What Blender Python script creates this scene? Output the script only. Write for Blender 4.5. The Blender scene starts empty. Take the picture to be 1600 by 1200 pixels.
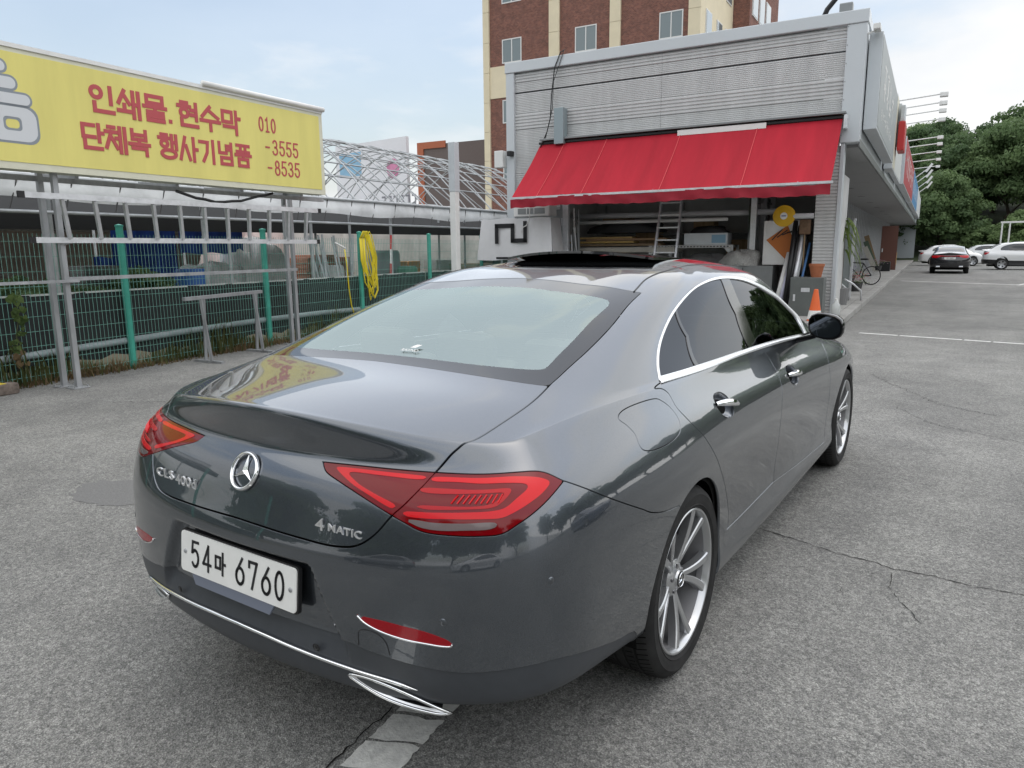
import bpy, bmesh, math, random
import numpy as np
from mathutils import Matrix, Vector
random.seed(7); RNG = np.random.default_rng(7)
SC = bpy.context.scene
COL = SC.collection
rad = math.radians

# ------------------------------------------------------------------ camera, world, sun, exposure
cam = bpy.data.cameras.new('camera')
camo = bpy.data.objects.new('camera', cam); COL.objects.link(camo)
CAM_YAW, CAM_PITCH, CAM_ROLL = 33.8994, -10.4837, -0.5403
CAM_LOC = (-2.2894, -1.7348, 1.4731)
def cam_matrix():
    y, p, r = rad(CAM_YAW), rad(CAM_PITCH), rad(CAM_ROLL)
    f = Vector((math.cos(p)*math.cos(y), math.cos(p)*math.sin(y), math.sin(p)))
    rt = f.cross(Vector((0, 0, 1))).normalized(); up = rt.cross(f)
    rt, up = rt*math.cos(r)+up*math.sin(r), up*math.cos(r)-rt*math.sin(r)
    return Matrix([[rt[i], up[i], -f[i], CAM_LOC[i]] for i in range(3)]+[[0, 0, 0, 1]])
camo.matrix_world = cam_matrix()
cam.sensor_width = 36; cam.lens = 25.563; cam.clip_start = .05; cam.clip_end = 2000
SC.camera = camo

SUN_EL, SUN_AZ = 74, -50          # azimuth from +x towards +y: high, ahead and to the right
world = bpy.data.worlds.new('World'); SC.world = world; world.use_nodes = True
wn, wl = world.node_tree.nodes, world.node_tree.links
bg = wn['Background']
sky = wn.new('ShaderNodeTexSky'); sky.sky_type = 'NISHITA'; sky.sun_disc = False
sky.sun_elevation = rad(SUN_EL); sky.sun_rotation = rad(90-SUN_AZ); sky.air_density = 1.4; sky.dust_density = 3.0; sky.ozone_density = 1.2
tc = wn.new('ShaderNodeTexCoord'); mp = wn.new('ShaderNodeMapping'); mp.inputs['Scale'].default_value = (1, 1, 2.6)
mp.inputs['Location'].default_value = (.35, .2, .1)
nz = wn.new('ShaderNodeTexNoise'); nz.inputs['Scale'].default_value = 1.7; nz.inputs['Detail'].default_value = 9; nz.inputs['Roughness'].default_value = .52; nz.inputs['Distortion'].default_value = .25
rp = wn.new('ShaderNodeValToRGB'); rp.color_ramp.elements[0].position = .43; rp.color_ramp.elements[1].position = .55
rp.color_ramp.elements[0].color = (.36, .36, .36, 1); rp.color_ramp.elements[1].color = (1, 1, 1, 1)
nz2 = wn.new('ShaderNodeTexNoise'); nz2.inputs['Scale'].default_value = 3.4; nz2.inputs['Detail'].default_value = 6
rp2 = wn.new('ShaderNodeValToRGB'); rp2.color_ramp.elements[0].position = .35; rp2.color_ramp.elements[1].position = .68
rp2.color_ramp.elements[0].color = (4.7, 4.9, 5.15, 1); rp2.color_ramp.elements[1].color = (5.8, 5.85, 5.9, 1)
mx = wn.new('ShaderNodeMixRGB')
wl.new(tc.outputs['Generated'], mp.inputs[0]); wl.new(mp.outputs[0], nz.inputs['Vector']); wl.new(mp.outputs[0], nz2.inputs['Vector'])
wl.new(nz.outputs[0], rp.inputs[0]); wl.new(nz2.outputs[0], rp2.inputs[0])
wl.new(rp.outputs[0], mx.inputs[0]); gain = wn.new('ShaderNodeMixRGB'); gain.blend_type = 'MULTIPLY'; gain.inputs[0].default_value = 1; gain.inputs[2].default_value = (.95, 1.0, 1.05, 1); wl.new(sky.outputs[0], gain.inputs[1]); wl.new(gain.outputs[0], mx.inputs[1]); wl.new(rp2.outputs[0], mx.inputs[2])
wl.new(mx.outputs[0], bg.inputs[0]); bg.inputs[1].default_value = .10

sun = bpy.data.lights.new('sun', 'SUN'); sun.energy = 1.3; sun.angle = rad(150); sun.color = (1, .97, .92)
suno = bpy.data.objects.new('sun', sun); COL.objects.link(suno)
sd = Vector((math.cos(rad(SUN_EL))*math.cos(rad(SUN_AZ)), math.cos(rad(SUN_EL))*math.sin(rad(SUN_AZ)), math.sin(rad(SUN_EL))))
suno.rotation_euler = sd.to_track_quat('Z', 'Y').to_euler(); suno.location = (0, 0, 30)
SC.view_settings.view_transform = 'Standard'; SC.view_settings.look = 'None'
SC.view_settings.exposure = 0.84; SC.view_settings.gamma = 1.0
SC.cycles.max_bounces = 7; SC.cycles.diffuse_bounces = 3; SC.cycles.glossy_bounces = 4; SC.cycles.transparent_max_bounces = 10; SC.cycles.use_denoising = True

# ------------------------------------------------------------------ helpers
def tag(o, label=None, cat=None, group=None, kind=None):
    if label: o['label'] = label
    if cat: o['category'] = cat
    if group: o['group'] = group
    if kind: o['kind'] = kind
    return o
def thing(name, label, cat, loc=(0, 0, 0), rz=0, group=None):
    o = bpy.data.objects.new(name, None); COL.objects.link(o)
    o.location = loc; o.rotation_euler = (0, 0, rz); o.empty_display_size = .1
    return tag(o, label, cat, group)
def copy_tree(o, parent=None, loc=None, rz=None, scale=None, label=None):
    c = o.copy(); COL.objects.link(c); c.parent = parent
    if loc is not None: c.location = loc
    if rz is not None: c.rotation_euler = (0, 0, rz)
    if scale is not None: c.scale = scale
    if label: c['label'] = label
    for ch in list(o.children): copy_tree(ch, c)
    return c

class MB:
    def __init__(s): s.v = []; s.f = []; s.m = []; s.mi = 0
    def add(s, vs, fs):
        k = len(s.v); s.v += [tuple(v) for v in vs]; s.f += [tuple(i+k for i in f) for f in fs]; s.m += [s.mi]*len(fs); return s
    def box(s, x0, x1, y0, y1, z0, z1, M=None):
        vs = [Vector((x, y, z)) for z in (z0, z1) for y in (y0, y1) for x in (x0, x1)]
        if M: vs = [M @ v for v in vs]
        return s.add(vs, [(0, 2, 3, 1), (4, 5, 7, 6), (0, 1, 5, 4), (2, 6, 7, 3), (0, 4, 6, 2), (1, 3, 7, 5)])
    def bbox(s, x0, x1, y0, y1, z0, z1, b=.01, M=None):      # bevelled box
        xs, ys, zs = (x0, x1), (y0, y1), (z0, z1); b = min(b, (x1-x0)/2.2, (y1-y0)/2.2, (z1-z0)/2.2)
        bm = bmesh.new(); bmesh.ops.create_cube(bm, size=1)
        for v in bm.verts: v.co = Vector((xs[v.co.x > 0], ys[v.co.y > 0], zs[v.co.z > 0]))
        bmesh.ops.bevel(bm, geom=bm.edges[:], offset=b, segments=2, affect='EDGES', profile=.6)
        bm.verts.index_update()
        vs = [M @ v.co if M else v.co.copy() for v in bm.verts]; fs = [[v.index for v in f.verts] for f in bm.faces]; bm.free()
        return s.add(vs, fs)
    def cyl(s, p0, p1, r, n=10, r1=None, cap=True):
        p0, p1 = Vector(p0), Vector(p1); d = (p1-p0)
        if d.length < 1e-6: return s
        d.normalize(); a = d.orthogonal().normalized(); b = d.cross(a); r1 = r if r1 is None else r1
        vs = [p+(a*math.cos(2*math.pi*i/n)+b*math.sin(2*math.pi*i/n))*q for p, q in ((p0, r), (p1, r1)) for i in range(n)]
        fs = [(i, (i+1) % n, n+(i+1) % n, n+i) for i in range(n)]
        if cap: fs += [tuple(range(n-1, -1, -1)), tuple(range(n, 2*n))]
        return s.add(vs, fs)
    def beam(s, p0, p1, w, h, up=(0, 0, 1)):
        p0, p1 = Vector(p0), Vector(p1); d = (p1-p0).normalized(); a = d.cross(Vector(up))
        if a.length < 1e-4: a = d.orthogonal()
        a.normalize(); b = a.cross(d)
        vs = [p+a*i*w/2+b*j*h/2 for p in (p0, p1) for i, j in ((-1, -1), (1, -1), (1, 1), (-1, 1))]
        return s.add(vs, [(3, 2, 1, 0), (4, 5, 6, 7), (0, 1, 5, 4), (1, 2, 6, 5), (2, 3, 7, 6), (3, 0, 4, 7)])
    def tube(s, pts, r, n=6, closed=False, rad_f=None):
        P = [Vector(p) for p in pts]; m = len(P); vs = []; prev = None
        for i in range(m):
            t = (P[(i+1) % m]-P[i-1]) if closed else (P[min(i+1, m-1)]-P[max(i-1, 0)])
            if t.length < 1e-9: t = Vector((1, 0, 0))
            t.normalize()
            a = t.orthogonal() if prev is None else prev-t*prev.dot(t)
            if a.length < 1e-5: a = t.orthogonal()
            a.normalize(); prev = a; b = t.cross(a); q = r*(rad_f(i/(m-1)) if rad_f else 1)
            vs += [P[i]+(a*math.cos(2*math.pi*k/n)+b*math.sin(2*math.pi*k/n))*q for k in range(n)]
        fs = [(i*n+k, i*n+(k+1) % n, ((i+1) % m)*n+(k+1) % n, ((i+1) % m)*n+k) for i in range(m if closed else m-1) for k in range(n)]
        if not closed: fs += [tuple(range(n-1, -1, -1)), tuple(range((m-1)*n, m*n))]
        return s.add(vs, fs)
    def lathe(s, prof, n=32, M=None, closed=False):           # prof: (r, h) about local z
        vs = []; m = len(prof)
        for i in range(n):
            a = 2*math.pi*i/n
            for r, h in prof:
                v = Vector((r*math.cos(a), r*math.sin(a), h)); vs.append(M @ v if M else v)
        fs = [(i*m+j, ((i+1) % n)*m+j, ((i+1) % n)*m+(j+1) % m, i*m+(j+1) % m) for i in range(n) for j in range(m if closed else m-1)]
        return s.add(vs, fs)
    def prism(s, poly, h0, h1, M=None):                       # poly in local xy, CCW
        n = len(poly); vs = [Vector((x, y, h)) for h in (h0, h1) for x, y in poly]
        if M: vs = [M @ v for v in vs]
        return s.add(vs, [tuple(range(n-1, -1, -1)), tuple(range(n, 2*n))]+[(i, (i+1) % n, n+(i+1) % n, n+i) for i in range(n)])
    def quad(s, a, b, c, d): return s.add([a, b, c, d], [(0, 1, 2, 3)])
    def build(s, name, mat, parent=None, smooth=False, auto=None):
        me = bpy.data.meshes.new(name); me.from_pydata([tuple(v) for v in s.v], [], s.f)
        for m in (mat if isinstance(mat, (list, tuple)) else [mat]): me.materials.append(m)
        if isinstance(mat, (list, tuple)): me.polygons.foreach_set('material_index', s.m)
        if smooth or auto: me.polygons.foreach_set('use_smooth', [True]*len(me.polygons))
        if auto:
            me.update(); me.set_sharp_from_angle(angle=rad(auto))
        me.update()
        o = bpy.data.objects.new(name, me); COL.objects.link(o); o.parent = parent
        return o
def one(name, fn, mat, parent=None, **k):
    m = MB(); fn(m); return m.build(name, mat, parent, **k)

# ------------------------------------------------------------------ materials
MATS = {}
def mat(name, col, rough=.6, metal=0, spec=.5, coat=0, var=.0, vscale=6, bump=0, bscale=40, emit=None, rvar=0, col2=None, obj=False, aniso=None, stretch=None):
    if name in MATS: return MATS[name]
    m = bpy.data.materials.new(name); m.use_nodes = True; n, l = m.node_tree.nodes, m.node_tree.links
    b = n['Principled BSDF']; b.inputs['Base Color'].default_value = (*col, 1); b.inputs['Roughness'].default_value = rough
    b.inputs['Metallic'].default_value = metal; b.inputs['Specular IOR Level'].default_value = spec
    if coat: b.inputs['Coat Weight'].default_value = coat; b.inputs['Coat Roughness'].default_value = .03
    if emit: b.inputs['Emission Color'].default_value = (*emit, 1); b.inputs['Emission Strength'].default_value = 1
    if var or col2 or bump or rvar:
        t = n.new('ShaderNodeTexCoord'); src = t.outputs['Object']
        if stretch:
            q = n.new('ShaderNodeMapping'); q.inputs['Scale'].default_value = stretch; l.new(src, q.inputs[0]); src = q.outputs[0]
    if var or col2 or rvar:
        x = n.new('ShaderNodeTexNoise'); x.inputs['Scale'].default_value = vscale; x.inputs['Detail'].default_value = 8; x.inputs['Roughness'].default_value = .6
        l.new(src, x.inputs['Vector'])
    if var or col2:
        r = n.new('ShaderNodeValToRGB'); r.color_ramp.elements[0].position = .3; r.color_ramp.elements[1].position = .7
        a = col2 if col2 else tuple(c*(1-var) for c in col); c2 = col if col2 else tuple(min(1, c*(1+var)) for c in col)
        r.color_ramp.elements[0].color = (*a, 1); r.color_ramp.elements[1].color = (*c2, 1)
        l.new(x.outputs[0], r.inputs[0]); l.new(r.outputs[0], b.inputs['Base Color'])
    if rvar:
        k = n.new('ShaderNodeMapRange'); k.inputs[1].default_value = .3; k.inputs[2].default_value = .7
        k.inputs[3].default_value = max(0, rough-rvar); k.inputs[4].default_value = min(1, rough+rvar); l.new(x.outputs[0], k.inputs[0]); l.new(k.outputs[0], b.inputs['Roughness'])
    if bump:
        y = n.new('ShaderNodeTexNoise'); y.inputs['Scale'].default_value = bscale; y.inputs['Detail'].default_value = 4; l.new(src, y.inputs['Vector'])
        u = n.new('ShaderNodeBump'); u.inputs['Strength'].default_value = bump; u.inputs['Distance'].default_value = .01; l.new(y.outputs[0], u.inputs['Height']); l.new(u.outputs[0], b.inputs['Normal'])
    MATS[name] = m; return m
def glassmat(name, tint, ior=1.5, rough=0.0, refl=(1, 1, 1)):
    m = bpy.data.materials.new(name); m.use_nodes = True; n, l = m.node_tree.nodes, m.node_tree.links; n.remove(n['Principled BSDF'])
    t = n.new('ShaderNodeBsdfTransparent'); t.inputs[0].default_value = (*tint, 1)
    g = n.new('ShaderNodeBsdfGlossy'); g.inputs['Roughness'].default_value = rough; g.inputs[0].default_value = (*refl, 1)
    fr = n.new('ShaderNodeFresnel'); fr.inputs[0].default_value = ior
    x = n.new('ShaderNodeMixShader'); l.new(fr.outputs[0], x.inputs[0]); l.new(t.outputs[0], x.inputs[1]); l.new(g.outputs[0], x.inputs[2]); l.new(x.outputs[0], n['Material Output'].inputs[0])
    return m
STEEL = mat('galvanised_steel', (.36, .37, .38), .45, .45, var=.22, vscale=9, rvar=.12, stretch=(1, 1, .25))
ALU = mat('aluminium', (.70, .71, .73), .38, .5, var=.10, vscale=14, rvar=.1)
BLACK = mat('black_plastic', (.012, .012, .013), .45)
RUBBER = mat('rubber', (.022, .022, .022), .8, spec=.3, var=.35, vscale=12)
CHROME = mat('chrome', (.86, .87, .88), .06, 1)
WHITE = mat('white_paint', (.74, .74, .72), .5, var=.06, vscale=5)
# outlines on the car body, as (u, v) positions on its surface
FT = {
 'lid': [[4.07,17.833],[4.165,16.952],[4.065,16.05],[3.747,13.585],[3.571,12.807],[3.329,11.665],[3.174,10.661],[2.961,9.74],[2.765,9.169],[2.535,8.396],[2.326,7.924],[2.152,7.709],[1.828,7.6],[1.236,7.652],[0.099,7.792],[-1.349,7.842]],
 'rwbase': [[-0.896,18.098],[0.116,18.036],[0.795,17.998],[2.227,17.947],[4.053,17.854]],
 'rwside': [[4.053,17.854],[4.163,18.419],[4.349,18.858],[4.641,19.596],[4.712,20.22],[4.808,20.594]],
 'rwtop': [[4.808,20.594],[2.971,20.767],[1.498,20.994],[0.24,21.105],[-0.959,21.197]],
 'rwin': [[-0.737,18.24],[0.508,18.273],[2.232,18.263],[3.376,18.292],[3.562,18.343],[3.605,18.638],[3.716,19.131],[3.779,19.526],[3.917,20.137],[3.743,20.255],[3.255,20.331],[1.768,20.553],[0.716,20.655],[-0.282,20.675]],
 'lamp': [[1.358,11.343],[2.153,11.563],[3.281,11.72],[4.18,11.694],[4.898,11.63],[5.436,11.43],[5.699,11.146],[6.044,10.252],[5.408,9.48],[4.864,8.878],[4.517,8.531],[4.181,8.501],[3.685,8.545],[3.289,8.652],[2.973,8.971],[2.78,9.182],[2.343,9.683],[1.78,10.343],[1.505,10.726]],
 'shut': [[6.042,10.263],[6.708,8.905],[7.154,8.122],[7.586,7.413],[7.828,7.048],[8.18,6.776],[8.599,6.627]],
 'rdoor': [[8.66,16.78],[9.153,12.995],[9.173,11.057],[9.314,9.808],[9.467,9.101],[9.664,8.07],[9.934,6.927],[10.268,5.789],[10.495,4.777],[10.513,4.012]],
 'fdoor': [[12.06,16.942],[12.201,11.717],[12.166,10.115],[12.104,8.777],[12.054,7.911],[12.076,6.57],[12.147,5.496],[12.116,4.234]],
 'ffend': [[14.816,11.544],[14.452,9.913],[14.297,8.375],[14.355,6.955],[14.469,5.824],[14.485,4.579],[14.337,3.435]],
 'dsill': [[10.491,4.122],[11.127,4.098],[12.111,4.023],[13.163,3.684],[14.447,3.156]],
 'flap': [[7.841,12.334],[8.037,12.721],[8.387,12.815],[8.776,12.699],[8.926,12.198],[9.037,11.127],[9.026,10.246],[8.905,9.733],[8.594,9.514],[8.196,9.551],[7.956,9.75],[7.899,10.08],[7.94,10.843],[7.903,11.547]],
 'dlo': [[8.727,16.677],[7.729,18.067],[7.531,18.382],[7.38,18.858],[7.429,19.449],[7.636,20.075],[8.27,20.668],[9.594,20.992],[10.996,21.088],[11.998,20.969],[12.911,20.611],[13.817,20.334],[15.36,20.059],[15.84,19.343],[14.775,18.425],[14.406,16.205],[12.821,17.55],[11.586,17.473],[10.07,16.722]],
 'dloin': [[7.946,17.841],[7.622,18.375],[7.489,18.859],[7.547,19.426],[7.783,20.02],[8.4,20.586],[9.693,20.864],[10.961,20.931],[11.908,20.817],[12.748,20.487],[13.484,20.162],[14.414,19.886],[14.928,19.273],[14.639,18.544],[14.458,18.023],[12.894,18.04],[11.618,18.027],[9.89,17.96]],
 'qw': [[7.802,20.0],[9.136,19.139],[9.813,17.91]],
 'bp1': [[10.728,20.931],[11.43,19.495],[11.652,17.924]],
 'bp2': [[11.258,20.896],[11.802,19.474],[11.995,17.881]],
 'refl': [[2.302,5.392],[2.392,5.375],[2.736,5.363],[3.055,5.309],[3.316,5.258],[3.526,5.171],[3.688,5.068],[3.752,4.976],[3.721,4.92],[3.568,4.91],[3.404,4.931],[3.046,4.974],[2.678,5.075],[2.427,5.223]],
 'bump2': [[2.135,4.508],[2.394,4.412],[2.801,4.306],[3.385,4.171],[3.86,4.114],[4.218,4.156],[4.87,4.247],[5.492,4.232],[6.275,3.913],[7.104,3.348]],
 'strip': [[-0.655,3.872],[0.034,3.857],[1.166,3.664],[2.138,3.519],[2.823,3.396],[3.191,3.178]],
 'exh': [[2.104,3.17],[2.284,3.242],[2.47,3.225],[2.728,3.145],[2.975,2.946],[3.165,2.72],[3.318,2.299],[3.48,1.926],[3.6,1.926],[3.48,1.926],[3.24,1.926],[3.04,1.926],[2.84,1.926],[2.64,1.926],[2.427,2.035],[2.299,2.67]],
 'band1': [[3.333,11.098],[3.358,11.369],[4.181,11.397],[4.872,11.347],[5.37,11.061],[5.618,10.755],[5.707,10.45],[5.497,10.081],[5.075,9.636],[4.738,9.312],[4.533,9.169],[4.183,9.173],[3.671,9.184],[3.294,9.182],[3.011,9.232],[2.951,9.383],[3.41,9.427],[3.921,9.457],[4.402,9.488],[4.603,9.573],[4.872,9.991],[5.168,10.502],[5.121,10.756],[4.666,10.976],[4.182,11.016],[3.739,11.109]],
 'band2': [[1.641,11.137],[1.704,11.207],[2.456,11.359],[3.19,11.361],[3.15,11.149],[2.483,11.092],[1.901,10.978],[2.075,10.449],[2.392,10.06],[2.806,9.617],[2.774,9.487],[2.319,9.958],[1.969,10.396]],
 'band3': [[3.19,10.594],[4.183,10.607],[4.747,10.603],[4.788,10.464],[4.554,9.834],[4.405,9.655],[3.918,9.597],[3.251,9.575],[3.141,9.695],[4.184,9.733],[4.351,9.814],[4.469,9.93],[4.636,10.367],[4.184,10.392],[3.205,10.372]],
 'revl': [[3.007,9.072],[3.172,9.088],[3.426,9.019],[3.927,9.001],[4.42,8.994],[4.466,8.878],[4.337,8.756],[3.93,8.74],[3.583,8.728],[3.284,8.804],[3.101,8.963]],
 'emblem': [[-0.057,9.928]],
 'badgeL': [[-2.344,8.65],[-1.056,8.728]],
 'badgeR': [[1.55,8.485],[2.338,8.305]],
 'sens': [[3.621,5.553],[5.36,6.571]],
 'handle': [[10.102,10.517],[10.353,9.99],[10.695,9.752]],
 'handleF': [[12.379,9.82],[12.61,9.52],[12.925,9.444]],
 'roofseam': [[4.38,20.662],[4.415,21.242],[5.027,21.781],[8.323,22.382]],
 'arch': [[8.565,6.52],[8.941,7.187],[9.479,7.063],[9.875,6.554],[10.17,5.834],[10.432,4.726]],
}
# ------------------------------------------------------------------ car body surface: rings of key points, bicubic B-spline
TPL=np.array([(-1.135,0),(-1.128,.20),(-1.108,.40),(-1.072,.58),(-1.005,.74),(-.905,.86),(-.77,.918),(-.58,.936),(-.33,.945),(-.05,.948),(.28,.942),
 (.7,.932),(1.2,.928),(1.7,.928),(2.2,.932),(2.6,.938),(2.94,.938),(3.25,.925),(3.5,.88),(3.66,.78),(3.75,.60),(3.81,.40),(3.845,.20),(3.855,0)])
NC=len(TPL)
AC=np.array([0,2,4,5.5,7.5,9,11,13,15,16,18,20,23])
def nrm(T):
    e=np.vstack([T[1]*[1,-1],T,T[-2]*[1,-1]]);d=e[2:]-e[:-2];n=np.stack([d[:,1],-d[:,0]],1)
    return n/np.linalg.norm(n,axis=1)[:,None]
N=nrm(TPL)
if N[0,0]>0: N=-N
def col(v): return np.interp(np.arange(NC),AC,v)
def smooth(a,k=1):
    for _ in range(k):
        e=np.concatenate([a[1:2],a,a[-2:-1]]);a=.25*e[:-2]+.5*a+.25*e[2:]
    return a
#   rear  y.4  y.74  cor  -.45  0    .7   1.7  2.6  2.94 3.5  fy.6 fc
RINGS=[
 ([.34,.34,.34,.33,.31,.26,.20,.20,.22,.22,.22,.22,.22],[.22,.22,.22,.22,.20,.17,.15,.15,.15,.15,.2,.2,.2]),
 ([.315,.318,.328,.345,.30,.24,.185,.185,.2,.2,.2,.2,.2],[.085,.085,.085,.085,.085,.07,.055,.055,.06,.06,.07,.08,.08]),
 ([.325,.328,.338,.358,.315,.255,.205,.205,.22,.22,.22,.22,.22],[.035,.035,.035,.035,.045,.03,.022,.022,.03,.03,.04,.04,.04]),
 ([.37,.375,.38,.38,.36,.31,.26,.26,.28,.28,.3,.3,.3],[.014,.014,.012,.012,.025,.022,.018,.018,.02,.02,.02,.02,.02]),
 ([.44,.44,.44,.44,.43,.39,.33,.33,.35,.36,.4,.4,.4],[.006,.006,.004,.004,.012,.02,.035,.038,.028,.02,.015,.0,.0]),
 ([.53,.53,.53,.53,.52,.49,.45,.45,.46,.47,.5,.5,.5],[.0,.0,.0,.0,.004,.010,.034,.040,.022,.012,.012,.0,.0]),
 ([.63,.63,.63,.63,.62,.60,.57,.57,.57,.58,.6,.6,.6],[.004,.002,.0,.0,.001,.003,.022,.026,.014,.006,.012,.02,.02]),
 ([.70,.70,.705,.71,.71,.70,.68,.67,.66,.66,.67,.66,.66],[.012,.010,.006,.004,.001,.0,.012,.014,.006,.002,.025,.05,.05]),
 ([.745,.75,.765,.775,.78,.775,.755,.745,.73,.72,.72,.70,.70],[.030,.026,.020,.014,.008,.004,.012,.012,.008,.012,.05,.09,.09]),
 ([.80,.81,.825,.835,.845,.84,.82,.81,.79,.775,.76,.74,.74],[.048,.046,.040,.032,.026,.022,.026,.024,.026,.035,.09,.15,.15]),
 ([.865,.868,.872,.88,.895,.90,.875,.86,.835,.82,.795,.77,.77],[.070,.070,.066,.060,.055,.050,.048,.046,.055,.07,.14,.23,.23]),
 ([.912,.908,.905,.912,.935,.943,.915,.898,.865,.85,.825,.8,.8],[.100,.100,.096,.090,.085,.078,.076,.076,.09,.12,.22,.34,.34]),
 ([.945,.935,.93,.94,.97,.976,.948,.928,.893,.88,.85,.83,.83],[.114,.126,.126,.122,.118,.101,.096,.096,.115,.17,.31,.46,.46]),
 ([1.02,.99,.962,.968,1.005,1.004,.968,.950,.914,.9,.87,.855,.855],[.080,.119,.153,.160,.143,.119,.107,.107,.135,.22,.42,.60,.60]),
 ([1.06,1.022,.982,.985,1.022,1.018,.984,.966,.928,.915,.88,.87,.87],[.074,.135,.172,.182,.162,.129,.114,.114,.15,.26,.47,.66,.66]),
]
B=[]
for z,d in RINGS:
    z=smooth(col(z));d=smooth(col(d))
    Q=TPL-N*d[:,None]
    B.append(np.column_stack([Q,z]))
G0=np.array([(-.535,0,1.100),(-.532,.19,1.099),(-.525,.37,1.095),(-.505,.53,1.088),(-.46,.64,1.08),(-.37,.71,1.07),(-.25,.752,1.06),(-.10,.777,1.05),(.06,.79,1.043),(.22,.796,1.036),(.42,.80,1.03),
 (.78,.80,1.02),(1.22,.80,1.01),(1.68,.80,.992),(2.08,.798,.97),(2.38,.79,.95),(2.58,.77,.94),(2.72,.735,.935),(2.82,.68,.935),(2.89,.60,.94),(2.95,.48,.945),(2.99,.33,.952),(3.01,.17,.957),(3.02,0,.958)])
L=B[-1]
def lerp(a,b,t): return a*(1-t)+b*t
w=smooth(np.interp(np.arange(NC),[0,4,6,8,23],[1,1,.6,0,0]))
D1=lerp(L,G0,.035);D1[:,2]+=.0015*w
D2=lerp(L,G0,.16);D2[:,2]+=.003*w
D3=lerp(L,G0,.60);D3[:,2]+=.003*w
B+=[D1,D2,D3,G0]
G1=np.array([(-.28,0,1.185),(-.278,.18,1.184),(-.268,.36,1.178),(-.245,.50,1.168),(-.19,.605,1.157),(-.10,.665,1.147),(0,.70,1.138),(.11,.72,1.131),(.23,.735,1.126),(.37,.744,1.122),(.55,.75,1.12),
 (.85,.752,1.116),(1.25,.752,1.11),(1.66,.752,1.095),(2.0,.745,1.075),(2.25,.733,1.05),(2.42,.708,1.04),(2.54,.67,1.035),(2.63,.62,1.038),(2.69,.55,1.042),(2.73,.45,1.045),(2.76,.31,1.05),(2.775,.16,1.055),(2.78,0,1.055)])
G2=np.array([(.0,0,1.270),(.0,.17,1.270),(.01,.33,1.266),(.035,.46,1.257),(.085,.555,1.246),(.155,.615,1.239),(.24,.65,1.234),(.335,.672,1.231),(.45,.686,1.232),(.58,.694,1.234),(.73,.70,1.236),
 (.97,.702,1.238),(1.30,.702,1.232),(1.63,.70,1.213),(1.9,.692,1.185),(2.08,.676,1.16),(2.21,.65,1.148),(2.31,.61,1.145),(2.37,.555,1.148),(2.42,.48,1.152),(2.45,.39,1.158),(2.47,.27,1.165),(2.48,.14,1.168),(2.485,0,1.168)])
G3=np.array([(.33,0,1.345),(.33,.16,1.345),(.335,.31,1.341),(.355,.43,1.335),(.395,.52,1.328),(.455,.575,1.325),(.53,.607,1.325),(.61,.627,1.328),(.71,.639,1.332),(.82,.646,1.336),(.93,.65,1.339),
 (1.12,.652,1.340),(1.36,.652,1.332),(1.60,.648,1.312),(1.78,.64,1.288),(1.9,.625,1.268),(1.99,.60,1.26),(2.06,.56,1.262),(2.1,.51,1.268),(2.13,.44,1.274),(2.15,.35,1.28),(2.165,.24,1.287),(2.17,.12,1.29),(2.175,0,1.29)])
# roof edge
G4=np.array([(.55,0,1.392),(.55,.15,1.392),(.555,.285,1.389),(.57,.395,1.383),(.60,.475,1.376),(.65,.525,1.371),(.71,.553,1.37),(.77,.57,1.371),(.845,.58,1.373),(.92,.586,1.375),(1.01,.589,1.376),
 (1.15,.59,1.375),(1.35,.589,1.366),(1.55,.585,1.349),(1.68,.576,1.334),(1.78,.56,1.324),(1.85,.535,1.32),(1.9,.50,1.323),(1.935,.455,1.33),(1.96,.39,1.337),(1.975,.31,1.343),(1.985,.21,1.348),(1.99,.1,1.35),(1.995,0,1.35)])
def roofz(x): return np.interp(x,[.3,.5,.7,.9,1.1,1.3,1.5,1.7,1.85,2.0],[1.337,1.38,1.41,1.428,1.436,1.437,1.43,1.412,1.388,1.35])
sx=np.clip(G4[:,0],.95,1.55)
def inner(t,k,dz):
    x=lerp(G4[:,0],sx,t);return np.column_stack([x,G4[:,1]*k,roofz(x)-dz])
for G,dz in ((G1,.012),(G2,.014),(G3,.012),(G4,.008)): G[3:8,2]+=dz;G[13:17,2]+=.012
B+=[G1,G2,G3,G4,inner(.45,.72,.018),inner(.75,.38,.005),inner(.95,0,0)]
KEY=np.array(B)
NR=len(B)
def pad(net):
    net=np.concatenate([net[:,1:2]*[1,-1,1],net,net[:,-2:-1]*[1,-1,1]],1)
    return np.concatenate([2*net[:1]-net[1:2],net,2*net[-1:]-net[-2:-1]],0)
def knots(net):
    p=pad(net);b=np.array([1,4,1])/6
    q=b[0]*p[:-2]+b[1]*p[1:-1]+b[2]*p[2:]
    return b[0]*q[:,:-2]+b[1]*q[:,1:-1]+b[2]*q[:,2:]
NET=KEY+.85*(KEY-knots(KEY))
NET[:,0,1]=0;NET[:,-1,1]=0
def basis(t):
    t=t[:,None];return np.concatenate([(1-t)**3/6,(3*t**3-6*t**2+4)/6,(-3*t**3+3*t**2+3*t+1)/6,t**3/6],1)
def evalS(u,v):
    sh=np.shape(u);u=np.clip(np.ravel(u),0,NC-1-1e-9);v=np.clip(np.ravel(v),0,NR-1-1e-9)
    net=pad(NET)
    iu=u.astype(int);iv=v.astype(int);bu=basis(u-iu);bv=basis(v-iv)
    out=np.zeros((len(u),3))
    for a in range(4):
        for b in range(4):
            out+=(bv[:,a]*bu[:,b])[:,None]*net[iv+a,iu+b]
    return out.reshape(sh+(3,))
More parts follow.
